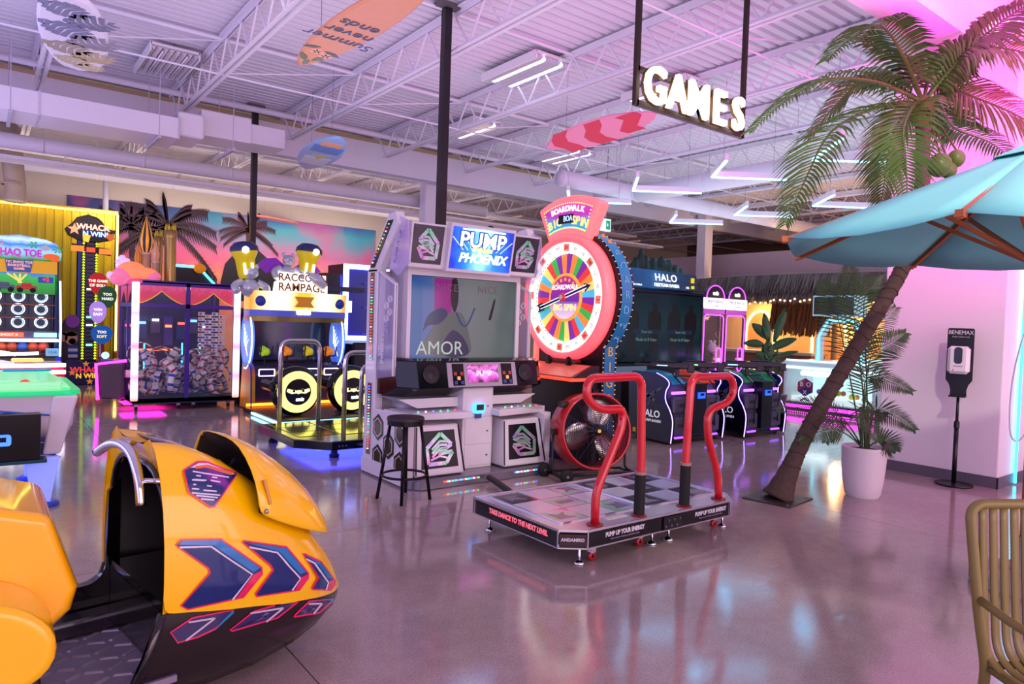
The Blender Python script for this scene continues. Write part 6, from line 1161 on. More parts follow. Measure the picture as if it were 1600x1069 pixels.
def bike_game():
    t = thing('motorbike_game', 'red motorbike ride game tucked behind the dance cabinet', 'arcade machine', (5.75, 10.3, 0))
    RD = M('#d01848', 0.2, emit=0.3, coat=0.5)
    g = MB(); g.ell((0.05, 0.2, 0.78), (0.36, 0.25, 0.20), 18, 12); g.ell((-0.25, 0.2, 0.62), (0.25, 0.18, 0.16), 16, 10); g.build('fairing', RD, t, smooth=True)
    g = MB(); g.ell((-0.1, 0.2, 0.96), (0.34, 0.2, 0.07), 14, 8); g.build('green_panel', M('#3ac83a', 0.25, emit=0.4), t, smooth=True)
    for x in (-0.45, 0.3): MB().lathe([(0.17, -0.05), (0.25, -0.05), (0.27, 0), (0.25, 0.05), (0.17, 0.05), (0.17, -0.05)], 26, (x, 0.2, 0.28), 'y').build('tyre', RUBBER, t, smooth=True)
    MB().box(0.0, 0.42, -0.02, 0.02, 0.72, 0.77).build('white_light', EM('#f4f4ff', 4.0), t)
    for k in range(5): g = MB(); g.tube(smooth_path([(-0.4+0.15*k, -0.02, 0.45), (-0.3+0.12*k, -0.04, 0.62), (-0.36+0.15*k, -0.02, 0.78)], 4), 0.02, 6); g.build('pink_tube', M('#e03a8a', 0.25, emit=0.7) if k % 2 else M('#1fa0b0', 0.25, emit=0.5), t, smooth=True)
    MB().tube([(-0.3, 0.2, 0.9), (-0.42, 0.1, 1.08)], 0.02, 8).build('handlebar', CHROME, t); MB().cbox(-0.6, 0.5, 0.0, 0.5, 0.0, 0.2, 0.03).build('base', BLACK, t)
bike_game()

def air_hockey():
    t = thing('air_hockey_table', 'air hockey table with green glowing rails and blue lit leg at the left edge', 'game table', (-0.60, 6.98, 0)); L_, W = 1.22, 0.62
    GR = M('#a8f0b0', 0.2, emit=0.45, ecol='#70f0a0')
    def slab(z0, z1, dx, dy, r=0.12): return MB().prism(rrect(-L_-dx, L_+dx, -W-dy, W+dy, r), 'z', z0, z1)
    slab(0.86, 0.90, 0.03, 0.03).build('green_rim', M('#28c880', 0.2, emit=0.5, ecol='#20d080'), t, bevel=0.012)
    b = MB(); rings = []
    for z, k in ((0.86, 1.0), (0.62, 0.985), (0.38, 0.90)): rings.append([(x*k if x < 0 else x*k, y*k, z) for x, y in rrect(-L_, L_, -W, W, 0.08)])
    b.loft(rings); bo = b.build('body', ramp_mat('hockey_print', [(0, '#26306a'), (0.3, '#3a4488'), (0.45, '#c8b8b8'), (0.6, '#d8d0dc'), (1, '#d0c4cc')], 'Z', 0.38, 0.86, rough=0.3, noise=0.35, nscale=3), t)
    for k in range(4): g = MB(); g.tube(smooth_path([(-L_, -W-0.004, 0.80-0.1*k), (0, -W-0.002, 0.83-0.1*k), (L_*0.92, -W+0.01+0.02*k, 0.70-0.11*k)], 6), 0.009, 6); g.build('swoosh', M(('#3a70c8', '#2a3a90', '#e8dcd0', '#c8b8c8')[k], 0.35), bo)
    for sy in (-1, 1):
        MB().loft([[(1.00, sy*0.56-0.03, 0.40), (1.12, sy*0.56-0.03, 0.40), (1.12, sy*0.56+0.03, 0.40), (1.00, sy*0.56+0.03, 0.40)], [(1.06, sy*0.62-0.03, 0.86), (1.23, sy*0.62-0.03, 0.86), (1.23, sy*0.62+0.03, 0.86), (1.06, sy*0.62+0.03, 0.86)]]).build('end_post', M('#e6dfe4', 0.3), t, bevel=0.02)
    slab(0.90, 0.915, -0.12, -0.12).build('play_surface', M('#d8f8e0', 0.1, emit=0.35), t)
    for s in (-1, 1):
        g = MB(); pr_ = [(s*(L_-0.02), 0.90), (s*(L_-0.10), 0.945), (s*(L_-0.28), 0.975), (s*(L_-0.52), 0.975), (s*(L_-0.56), 0.90)]
        MB().prism(pr_ if s < 0 else pr_[::-1], 'y', -W*0.8, W*0.8).build('goal_hood', GR, t, bevel=0.02); MB().cbox(min(s*(L_-0.1), s*(L_-0.45)), max(s*(L_-0.1), s*(L_-0.45)), W*0.5, W*0.8, 0.975, 0.99, 0.006).build('teal_cap', M('#1f90b0', 0.25, emit=0.3), t)
        MB().box(min(s*(L_-0.46), s*(L_-0.2)), max(s*(L_-0.46), s*(L_-0.2)), -W*0.82, -W*0.79, 0.915, 0.96).build('hood_recess', M('#5a6a70', 0.3), t)
    for s in (-1, 1): MB().prism([(0, 0), (0, 0)] and rrect(-L_+0.1, L_-0.1, s*(W-0.02)-0.06, s*(W-0.02)+0.06, 0.03), 'z', 0.90, 0.965).build('side_rail', GR, t, bevel=0.015)
    MB().lathe([(0, 0.03), (0.035, 0.028), (0.04, 0)], 16, (L_-0.33, -W*0.82, 0.94), 'y').build('red_button', EM('#f04a30', 0.9), t, smooth=True)
    # black control box with card reader on the near side
    c = MB().box(-0.4, 0.98, -W-0.14, -W+0.02, 0.40, 0.74).build('control_box', M('#08070a', 0.3), t, bevel=0.006); r = MB().prism(rrect(0.62, 0.80, 0.52, 0.60, 0.02), 'y', -W-0.165, -W-0.14).build('card_reader', EM('#3a6aff', 2.5), c); MB().box(0.66, 0.77, -W-0.172, -W-0.163, 0.55, 0.585).build('reader_screen', M('#1a2030', 0.2), r); MB().box(-0.45, 1.02, -W-0.15, -W, 0.375, 0.40).build('green_lip', M('#1a4a50', 0.3), c)
    for (x, y) in ((L_-0.22, -W+0.08), (L_-0.22, W-0.12), (-L_+0.22, -W+0.08), (-L_+0.22, W-0.12)):
        rings = []
        for (z, w) in ((0.38, 0.115), (0.2, 0.085), (0.05, 0.06), (0.03, 0.06)): rings.append([(x+w*cx, y+0.05*cy, z) for cx, cy in ((-1, -1), (1, -1), (1, 1), (-1, 1))])
        lg = MB().loft(rings).build('leg', M('#b8c8ff', 0.3, emit=0.45, ecol='#5a80ff'), t, bevel=0.01); MB().lathe([(0, 0), (0.12, 0), (0.12, 0.02), (0.09, 0.035), (0, 0.035)], 20, (x, y, 0)).build('foot_pad', M('#2a50b8', 0.3), lg)
    MB().box(-0.9, 0.9, -0.5, 0.5, 0.37, 0.378).build('underglow', EM('#4a6aff', 3.0), t)
air_hockey()
def neon_table():
    t = thing('neon_edge_table', 'white neon edged game table with red end behind the air hockey table', 'game table', (-0.45, 13.0, 0)); t.scale = (1, 1, 1.3); L_ = 1.52; W = 0.6
    MB().loft([[(-L_*0.9, -W*0.8, 0.0), (L_*0.9, -W*0.8, 0.0), (L_*0.9, W*0.8, 0.0), (-L_*0.9, W*0.8, 0.0)], [(-L_, -W, 0.44), (L_, -W, 0.44), (L_, W, 0.44), (-L_, W, 0.44)]]).build('red_body', M('#c81828', 0.35), t)
    MB().prism(rrect(-L_, L_, -W, W, 0.1), 'z', 0.44, 0.50).build('top', M('#c8204a', 0.3), t)
    NE = EM('#f8f0ff', 4.0)
    for (y, z) in ((-W-0.02, 0.50), (-W-0.02, 0.42)): g = MB(); g.tube([(-L_, y, z), (L_*0.99, y, z+0.01)], 0.022, 8); g.build('neon_edge', NE, t, smooth=True)
    g = MB(); g.tube([(-L_, W*0.2, 0.72), (0.2, -0.1, 0.72), (0.9, -0.3, 0.62)], 0.018, 8); g.build('neon_edge', NE, t, smooth=True)
    g = MB(); g.tube([(-L_, 0.2, 0.58), (0.6, 0.1, 0.6), (1.2, 0.0, 0.62)], 0.018, 8); g.build('neon_edge', NE, t, smooth=True)
    for k in range(3): MB().loft([[(-1.4, -0.4+0.1*k, 0.5), (0.9-0.3*k, -0.4+0.1*k, 0.5), (0.9-0.3*k, 0.4, 0.5), (-1.4, 0.4, 0.5)], [(-1.4, -0.2+0.1*k, 0.60+0.08*k), (0.4-0.3*k, -0.2+0.1*k, 0.58+0.08*k), (0.4-0.3*k, 0.3, 0.58+0.08*k), (-1.4, 0.3, 0.60+0.08*k)]]).build('ramp_fin', M(('#b8c0ff', '#3a50d0', '#e0e0ff')[k], 0.25, emit=0.4), t)
    MB().cbox(0.85, 1.25, -0.3, -0.1, 0.53, 0.57, 0.015).build('amber_light', EM('#ffc86a', 1.2), t)
neon_table()

def black_crane():
    t = thing('dark_topper_game', 'black game cabinet with cyan tube and orange knob topper behind the glass prize game', 'arcade machine', (3.05, 13.75, 0))
    MB().box(-0.35, 0.55, 0.0, 0.8, 0.0, 2.0).build('case', M('#0e0c14', 0.35), t, bevel=0.01); MB().prism([(-0.35, 2.0), (0.55, 2.0), (0.35, 2.32), (-0.2, 2.34)], 'y', 0.1, 0.5).build('crown', M('#100e18', 0.35), t, bevel=0.01)
    g = MB(); g.tube([(-0.2, 0.05, 2.36), (0.18, 0.05, 2.36), (0.5, 0.05, 2.02)], 0.022, 8); g.build('cyan_tube', EM('#4ad8ff', 3.5), t, smooth=True); MB().ell((0.2, 0.03, 2.33), (0.11, 0.06, 0.09), 14, 9).build('orange_knob', M('#e88a10', 0.3, emit=0.3), t, smooth=True)
    MB().box(-0.3, 0.5, -0.01, 0.0, 0.9, 1.7).build('front_window', M('#1a1830', 0.1), t)
black_crane()
# ================================================================ YELLOW RIDE IN THE FOREGROUND
from mathutils.bvhtree import BVHTree
def yellow_ride():
    O = Vector((0.50, 3.15, 0)); rz = radians(8); t = thing('rocket_ride', 'glossy yellow rocket ride with black hull and blue arrow decals', 'ride', O, rz)
    R = Matrix.Rotation(-rz, 3, 'Z')
    def loc(p): return R @ (Vector(p)-O)
    YL = M('#ffc400', 0.2, var=0.02, coat=0.5); BG = M('#0a0809', 0.12, var=0.1, coat=0.6); BR = M('#1c1214', 0.2, var=0.08, coat=0.5)
    def ip(x, tab):
        for (a, va), (b, vb) in zip(tab[:-1], tab[1:]):
            if x <= b: u = (x-a)/(b-a); u = u*u*(3-2*u)*0.35+u*0.65; return va+(vb-va)*u
        return tab[-1][1]
    WT = [(0, 0.37), (0.25, 0.365), (0.5, 0.33), (0.7, 0.26), (0.85, 0.16), (0.93, 0.07)]
    ZT = [(0, 1.05), (0.12, 1.03), (0.28, 0.945), (0.40, 0.85), (0.55, 0.73), (0.7, 0.58), (0.85, 0.40), (0.93, 0.25)]
    ZS = [(0, 0.42), (0.3, 0.36), (0.6, 0.29), (0.93, 0.20)]
    def sect(x):
        w, zt, zs = ip(x, WT), ip(x, ZT), ip(x, ZS); h = zt-zs; rd = 0.55-0.1*x
        half = [(1.0, 0.0), (1.03, 0.18), (1.02, 0.40), (0.97, 0.60), (0.86, 0.80), (0.70, 0.94), (rd, 1.0), (rd*0.6, 1.0-0.05*(1-x)), (0.0, 0.955+0.045*x)]
        pts = [(x, -w*a, zs+h*b) for a, b in half]+[(x, w*a, zs+h*b) for a, b in half[-2::-1]]
        return pts
    xs = [0, 0.04, 0.1, 0.18, 0.27, 0.36, 0.45, 0.54, 0.62, 0.7, 0.77, 0.83, 0.88, 0.915, 0.93]
    sh = MB(); sh.loft([sect(x) for x in xs], closed=False)
    nose = sect(0.93); sh.add(nose, [tuple(range(len(nose)))])
    shell = sh.build('fairing', YL, t, smooth=True, sub=1)
    bv_shell = BVHTree.FromPolygons([Vector(v) for v in sh.v], sh.f)
    # rear face around the cockpit arch
    n = len(sect(0)); outer = [(p[1], p[2]) for p in sect(0)]
    inner = []
    for i, (y, z) in enumerate(outer):
        u = i/(n-1); a = pi*(1-u); c_ = cos(pi*u); inner.append((-(0.345 if u < 0.5 else 0.378)*(1 if c_ > 0 else -1)*abs(c_)**(0.8 if u < 0.5 else 0.42), 0.42+0.515*max(0.0, sin(pi*u))**0.62))
    rf = MB(); vs = [(0.0, y, z) for y, z in outer]+[(0.045, y*0.985, z-0.01) for y, z in inner]
    rf.add(vs, [(i, i+1, n+i+1, n+i) for i in range(n-1)]); rf.build('cockpit_face', YL, t, smooth=False)
    tr = MB(); tr.tube([(0.035, y, z) for y, z in inner], 0.014, 8); tr.build('cockpit_trim', BG, t, smooth=True)
    li = MB(); rings = []
    for k, x in enumerate((0.03, 0.15, 0.28, 0.36)): s = 1-0.07*k; rings.append([(x, y*s, 0.42+(z-0.42)*s) for y, z in inner])
    li.loft(rings, closed=False); li.add(rings[-1], [tuple(range(n))]); li.build('cockpit_liner', M('#0a070a', 0.35), t, smooth=True)
    MB().box(0.02, 0.36, -0.31, 0.31, 0.40, 0.44).build('dash_shelf', BG, t); MB().box(0.02, 0.34, -0.33, 0.33, 0.18, 0.41).build('kick_panel', M('#120d10', 0.25, coat=0.5), t)
    # black hull below the split line
    hu = MB(); rings = []
    HX = [-0.80, -0.6, -0.3, 0.0, 0.2, 0.4, 0.6, 0.75, 0.86, 0.925]
    for x in HX:
        w = ip(max(0, x), WT)*(1.0 if x >= 0 else 0.98); zs = ip(max(0, x), ZS); k = max(0.0, (x-0.3)/0.63); zb = 0.05+0.10*k*k
        top = zs if x >= -0.001 else 0.16
        rings.append([(x, -w, top), (x, -w*0.995, top*0.6+zb*0.4), (x, -w*0.93, top*0.3+zb*0.7), (x, -w*0.80, zb+0.01), (x, -w*0.5, zb), (x, w*0.5, zb), (x, w*0.80, zb+0.01), (x, w*0.93, top*0.3+zb*0.7), (x, w*0.995, top*0.6+zb*0.4), (x, w, top)])
    rings[3] = [(px-0.13*(1-(pz-0.05)/0.37), py, pz) for px, py, pz in rings[3]]; front = rings[3:]; hu.loft(front, closed=False); hu.add(front[-1], [tuple(range(10))]); bv_hull = BVHTree.FromPolygons([Vector(v) for v in hu.v], hu.f)
    hu2 = hu.build('hull', BR, t, smooth=True); low = [(-0.03, y, min(z, 0.16)) for x, y, z in rings[3]]; tub = MB(); tub.loft(rings[:3]+[low], closed=False, caps=False); tub.build('floor_tub', M('#16101a', 0.3), t, smooth=True)
    # near edge lip of the hull at the doorway
    lp = MB(); lp.tube([q for q in rings[3][:5]], 0.018, 8); lp.build('doorway_lip', BG, t, smooth=True)
    # far side sill and coaming
    sl = MB(); arcp = [(-0.08+0.085*cos(a), 0.425+0.085*sin(a)) for a in [radians(-90+90*i/8) for i in range(9)]]
    sl.prism([(-0.80, 0.10), (0.06, 0.10), (0.06, 0.80), (0.012, 0.74)]+[(q[0]+0.0, q[1]) for q in arcp[::-1]]+[(-0.80, 0.335)], 'y', 0.335, 0.385); sl.build('far_sill', BG, t)
    MB().box(-0.80, 0.05, 0.22, 0.335, 0.12, 0.24).build('inner_step', M('#241a2c', 0.25, coat=0.4), t, bevel=0.015)
    # tread plate with raised bars
    fl_ = MB().box(-0.82, 0.06, -0.36, 0.24, 0.145, 0.17).build('tread_plate', M('#8d8498', 0.4, 0.35, var=0.15), t)
    br = MB(); rows = 0
    bar_me = MB().add([(-0.035, -0.011, 0), (0.035, -0.011, 0), (0.035, 0.011, 0), (-0.035, 0.011, 0), (-0.028, -0.005, 0.005), (0.028, -0.005, 0.005), (0.028, 0.005, 0.005), (-0.028, 0.005, 0.005)], [(0, 1, 5, 4), (1, 2, 6, 5), (2, 3, 7, 6), (3, 0, 4, 7), (4, 5, 6, 7)]).mesh('tread_bar', M('#a8a0b0', 0.3, 0.5, var=0.1))
    for i in range(11):
        for j in range(7):
            if -0.78+0.075*i < 0.03: obj('tread_bar', bar_me, fl_, loc=(-0.76+0.075*i, -0.31+0.085*j, 0.17), rot=(0, 0, 0.5 if (i+j) % 2 else -0.5))
    # scoop hood
    hd = MB(); rings = []
    for (x, w, z0, z1) in ((0.34, 0.315, 0.735, 1.02), (0.42, 0.315, 0.70, 0.99), (0.52, 0.30, 0.65, 0.92), (0.63, 0.275, 0.60, 0.825), (0.73, 0.235, 0.56, 0.715), (0.79, 0.17, 0.53, 0.60)):
        rings.append([(x+(0.05*abs(y)-0.03 if x < 0.35 else 0), y*w, z0+(z1-z0)*q) for (y, q) in [(-1.14, -0.02), (-1.12, 0.25), (-0.98, 0.58), (-0.66, 0.92), (-0.35, 1.0), (0.35, 1.0), (0.66, 0.92), (0.98, 0.58), (1.12, 0.25), (1.14, -0.02)]])
    hd.loft(rings, closed=False); hd.add(rings[-1], [tuple(range(10))]); ho = hd.build('scoop_hood', YL, t, smooth=True, sub=1, solid=0.012)
    op = MB(); op.loft([[(p[0]+0.01, p[1]*0.955, 0.745+(p[2]-0.745)*0.95) for p in rings[0]], [(p[0]+0.14, p[1]*0.8, 0.66+(p[2]-0.735)*0.75) for p in rings[0]]], closed=False); op.add([(p[0]+0.14, p[1]*0.8, 0.66+(p[2]-0.735)*0.75) for p in rings[0]], [tuple(range(10))]); op.build('scoop_mouth', M('#120a0c', 0.5), ho)
    gr = MB(); gr.bar((0.42, -0.352, 0.76), (0.40, -0.335, 0.86), 0.012, 0.02, up=(0, 1, 0)); gr.build('hood_groove', M('#c88400', 0.25), ho)
    MB().lathe([(0, 0.008), (0.008, 0.007), (0.011, 0)], 10, (0.40, -0.362, 0.735), 'y').build('hood_bolt', STEEL, ho)
    # chrome grab handle
    hb = MB(); hb.tube(smooth_path([(-0.09, 0.14, 0.955), (-0.07, 0.05, 1.00), (-0.05, -0.03, 1.01), (-0.035, -0.11, 0.98), (-0.03, -0.18, 0.90), (-0.03, -0.215, 0.80)], 5), 0.019, 12); ho2 = hb.build('grab_handle', CHROME, t, smooth=True)
    g = MB(); g.tube([(-0.05, 0.0, 1.005), (0.05, 0.03, 1.0)], 0.012, 8); g.tube([(-0.035, -0.18, 0.89), (0.05, -0.26, 0.89)], 0.011, 8); g.build('handle_strut', CHROME, ho2, smooth=True)
    # windscreen panel lying in the valley between the ridges
    ws = MB(); rows = []
    for x in (0.06, 0.14, 0.22, 0.30, 0.38, 0.44):
        zt, zs = ip(x, ZT), ip(x, ZS); h = zt-zs; w = ip(x, WT)*(0.55-0.1*x)*0.72; rows.append([(x, -w, zt-0.035*(1-x)+0.012), (x, 0, zs+h*(0.955+0.045*x)+0.006), (x, w, zt-0.035*(1-x)+0.012)])
    ws.loft(rows, closed=False); ws.build('windscreen', ramp_mat('screen_print', [(0, '#3a3a70'), (0.25, '#c8b0a0'), (0.5, '#d8d0d4'), (0.7, '#c88a60'), (1, '#e0dce0')], 'X', 0.05, 0.44, rough=0.08, noise=0.5, nscale=14), t, smooth=True, solid=0.004)
    # ---- decals draped on the surface
    import bmesh
    cl = R @ (CAM-O)
    def drape(px, mat, off, bv, nm='decal', par=shell):
        bm = bmesh.new(); vs = [bm.verts.new((x, y, 0)) for x, y in px]; bm.faces.new(vs); bm.normal_update(); bmesh.ops.triangulate(bm, faces=bm.faces[:])
        for _ in range(3):
            es = [e for e in bm.edges if e.calc_length() > 9]
            if es: bmesh.ops.subdivide_edges(bm, edges=es, cuts=1); bm.normal_update(); bmesh.ops.triangulate(bm, faces=[f for f in bm.faces if len(f.verts) > 3])
        mb = MB(); ok = {}
        for v in bm.verts:
            d = (R @ _ray(v.co.x, v.co.y)).normalized(); h = bv.ray_cast(cl, d)
            if h[0] is None: ok[v.index] = None
        bm.verts.index_update(); ok = {}; pts = []
        for v in bm.verts:
            d = (R @ _ray(v.co.x, v.co.y)).normalized(); h = bv.ray_cast(cl, d)
            if h[0] is not None: ok[v.index] = len(pts); nn = h[1] if h[1].dot(d) < 0 else -h[1]; pts.append(h[0]+nn*off)
        fs = [tuple(ok[v.index] for v in f.verts) for f in bm.faces if all(v.index in ok for v in f.verts)]
        bm.free(); mb.add(pts, fs); return mb.build(nm, mat, par, smooth=True)
    Zm = lambda pts, ox=210, oy=830, s=4.471: [(ox+x/s, oy+y/s) for x, y in pts]
    def inset(pts, k):
        cx = sum(p[0] for p in pts)/len(pts); cy = sum(p[1] for p in pts)/len(pts); out = []; n = len(pts)
        for i in range(n):
            a, b, c = pts[i-1], pts[i], pts[(i+1) % n]
            d1 = Vector((b[0]-a[0], b[1]-a[1])).normalized(); d2 = Vector((c[0]-b[0], c[1]-b[1])).normalized(); nn = Vector((-(d1.y+d2.y), d1.x+d2.x))
            nn = nn.normalized() if nn.length > 1e-6 else Vector((-d1.y, d1.x)); out.append((b[0]+nn.x*k, b[1]+nn.y*k))
        return out
    NVY = M('#0a2468', 0.2, var=0.1, coat=0.6); PNK = M('#e01858', 0.2, coat=0.6); CYN = M('#1276b8', 0.2, var=0.15, coat=0.6); WHT = M('#d8d0e0', 0.25, coat=0.6)
    A1 = [(285, 100), (320, 55), (600, 50), (890, 250), (895, 300), (760, 465), (370, 550), (318, 520), (520, 290), (510, 262)]
    A2 = [(748, 80), (762, 62), (1060, 105), (1215, 290), (1215, 330), (1150, 415), (850, 460), (838, 435), (960, 270), (940, 240)]
    A3 = [(1168, 155), (1190, 155), (1300, 210), (1400, 345), (1400, 375), (1370, 416), (1240, 410), (1232, 395), (1275, 325)]
    def wl(pts, w=6): 
        L_ = [(x, y) for x, y in pts]; n_ = len(L_); up = []; dn = []
        for i in range(n_):
            a = Vector(L_[max(0, i-1)]); c = Vector(L_[min(n_-1, i+1)]); d = (c-a).normalized(); nn = Vector((-d.y, d.x))*w; up.append((L_[i][0]+nn.x, L_[i][1]+nn.y)); dn.append((L_[i][0]-nn.x, L_[i][1]-nn.y))
        return up+dn[::-1]
    for A, W_, C_, P_ in ((A1, [(310, 112), (530, 107), (815, 300), (680, 475)], [(305, 95), (330, 66), (597, 62), (872, 255), (826, 285), (545, 97)], [(826, 300), (878, 275), (882, 302), (748, 462), (704, 468)]),
                          (A2, [(795, 112), (990, 150), (1150, 330), (1095, 410)], [(770, 80), (1050, 118), (1190, 285), (1150, 300), (1000, 140)], [(1160, 320), (1205, 300), (1205, 330), (1140, 408), (1115, 408)]),
                          (A3, [(1190, 195), (1250, 225), (1345, 360), (1330, 408)], [(1180, 170), (1295, 222), (1375, 325), (1345, 330), (1255, 212)], [(1352, 350), (1385, 340), (1392, 372), (1365, 410), (1342, 410)])):
        base = drape(Zm(A), PNK, 0.0045, bv_shell); drape(Zm(inset(A, 13)), NVY, 0.006, bv_shell, par=base); drape(Zm(C_), CYN, 0.007, bv_shell, par=base); drape(Zm(P_), PNK, 0.007, bv_shell, par=base)
        drape(Zm(wl(W_)), WHT, 0.008, bv_shell, par=base)
    D1 = [(245, 705), (400, 600), (690, 545), (690, 570), (560, 690), (440, 745), (300, 785)]; D2 = [(660, 690), (830, 555), (1000, 505), (1150, 478), (1150, 492), (1000, 610), (680, 703)]; D3 = [(1108, 600), (1112, 585), (1215, 485), (1385, 468), (1385, 490), (1290, 575), (1120, 603)]
    for D_, W_ in ((D1, [(375, 635), (560, 605), (355, 762)]), (D2, [(805, 572), (1035, 535), (915, 632)]), (D3, [(1210, 508), (1305, 505), (1245, 575)])):
        b = drape(Zm(D_), PNK, 0.003, bv_hull, par=hu2); drape(Zm(inset(D_, 12)), M('#2a2058', 0.2, coat=0.6), 0.0045, bv_hull, par=b); [drape(Zm(wl(sg_, 6)), M('#c8b8c8', 0.25), 0.006, bv_hull, par=b) for sg_ in (W_[:2], W_[1:])]
        k = len(D_); drape(Zm([D_[2], D_[3], D_[4], ((D_[4][0]*2+D_[2][0])/3, (D_[4][1]*2+D_[2][1])/3-10)]), M('#1a78b0', 0.2, coat=0.6), 0.0055, bv_hull, par=b)
    B = [(135, 400), (250, 325), (330, 325), (590, 430), (400, 710), (360, 715), (175, 590)]; ZB = lambda p: Zm(p, 260, 660, 5.333)
    b = drape(ZB(B), PNK, 0.0045, bv_shell, 'badge'); drape(ZB(inset(B, 16)), NVY, 0.006, bv_shell, 'badge_field', b)
    drape(ZB([(190, 385), (260, 345), (330, 345), (560, 435), (525, 445), (330, 385)]), WHT, 0.007, bv_shell, 'badge_print', b); drape(ZB(wl([(235, 385), (330, 372), (540, 435)], 12)), M('#e06a2a', 0.3), 0.008, bv_shell, 'badge_print', b)
    for row in ([(210, 415), (510, 465)], [(240, 450), (280, 455)], [(370, 462), (415, 470)], [(205, 482), (325, 490)], [(360, 490), (440, 505)], [(215, 520), (240, 520)], [(330, 530), (370, 535)], [(205, 555), (265, 560)], [(300, 568), (410, 578)], [(205, 590), (440, 610)], [(240, 612), (420, 630)], [(280, 640), (390, 650)]):
        drape(ZB(wl(row, 6)), WHT, 0.0075, bv_shell, 'badge_print', b)
    # ---- seat unit at the rear
    def W3(x, y, z): return loc((x, y, z))
    def xp(poly, y0, y1):
        mb = MB(); n_ = len(poly); vs = [W3(x, y0, z) for x, z in poly]+[W3(x, y1, z) for x, z in poly]
        return mb.add(vs, [tuple(range(n_-1, -1, -1)), tuple(range(n_, 2*n_))]+[(i, (i+1) % n_, n_+(i+1) % n_, n_+i) for i in range(n_)])
    YS = M('#ffb800', 0.2, var=0.03, coat=0.6)
    seat = xp([(-0.5, 1.0), (-0.1, 0.93), (0.13, 0.86), (0.20, 0.84), (0.285, 0.58), (0.265, 0.50), (0.2, 0.44), (-0.5, 0.40)], 2.78, 3.35).build('seat_cowl', YS, t, bevel=0.035)
    cov = xp([(0.02+0.185*cos(a), 0.515+0.145*sin(a)+0.03*cos(a)*-1) for a in [2*pi*i/28 for i in range(28)]]+[], 2.52, 2.80).build('side_cover', M('#ffc000', 0.25, var=0.03, coat=0.5), t, bevel=0.03)
    xp([(-0.5, 0.66), (0.02, 0.65), (0.03, 0.37), (-0.5, 0.36)], 2.53, 2.80).build('side_cover', M('#ffc000', 0.25, var=0.03, coat=0.5), t, bevel=0.02)
    xp([(-0.5, 0.42), (0.16, 0.44), (0.19, 0.15), (-0.5, 0.06)], 2.62, 3.3).build('seat_base', BG, t, bevel=0.02)
    b = xp([(-0.05, 0.92), (0.05, 0.89), (0.05, 0.85), (-0.05, 0.88)], 3.0, 3.12).build('seat_buckle', STEEL, seat)
    MB().box(-0.45, 0.25, -0.18, 0.22, 0.0, 0.055).build('motion_base', M('#141216', 0.5), t)
yellow_ride()
# ================================================================ PALMS, UMBRELLA, CHAIR, SANITIZER, HUT
FR1 = M('#43601c', 0.42, var=0.25, scale=6); FR2 = M('#385018', 0.42, var=0.25, scale=6); STEM = M('#4a4a20', 0.5, var=0.2)
def frond_mesh(path, lw, ll, n=30, droop=0.35, mat=None, seed=0, name='frond', fold=0.5, taper=True, start=0.12, ref=(0, 0, 1)):
    """feather frond: rachis tube plus folded leaflets along it (path in local space)"""
    r = random.Random(seed); P = smooth_path(path, 8); m = len(P); g = MB()
    g.tube(P[::2]+[P[-1]] if (m % 2 == 0) else P[::2], [0.016*(1-0.85*i/(len(P[::2])+ (1 if m % 2 == 0 else 0)-1))*lw/0.03 for i in range(len(P[::2])+(1 if m % 2 == 0 else 0))], 5)
    for k in range(n):
        u = start+(1-start)*k/(n-1); f = u*(m-1); i = min(int(f), m-2); p = P[i].lerp(P[i+1], f-i); tn = (P[i+1]-P[i]).normalized()
        side = tn.cross(Vector(ref)); side = side.normalized() if side.length > 0.05 else Vector((1, 0, 0)); nrm = side.cross(tn).normalized()
        prof = min(1.0, 0.45+2.2*u) * (1.0 if u < 0.55 else max(0.25, 1-0.85*(u-0.55)/0.45))
        for s in (-1, 1):
            L = ll*prof*r.uniform(0.92, 1.06); d = (side*s*0.92+tn*(0.25+0.45*u)+nrm*fold*r.uniform(0.6, 1.0)).normalized(); w = lw*(0.8+0.2*prof)
            wd = tn*w*0.5; dn = Vector((0, 0, -1)); rows = []
            for v_, ws in ((0.0, 0.35), (0.3, 0.9), (0.62, 0.85)):
                c_ = p+d*L*v_+dn*(droop*L*v_*v_*1.15); rows.append((c_-wd*ws, c_+nrm*w*0.2*ws, c_+wd*ws))
            tip = p+d*L*0.95+dn*(droop*L*1.15)
            g.add([q for row in rows for q in row]+[tip], [(0, 1, 4, 3), (1, 2, 5, 4), (3, 4, 7, 6), (4, 5, 8, 7), (6, 7, 9), (7, 8, 9)])
    return g.mesh(name, mat or FR1)
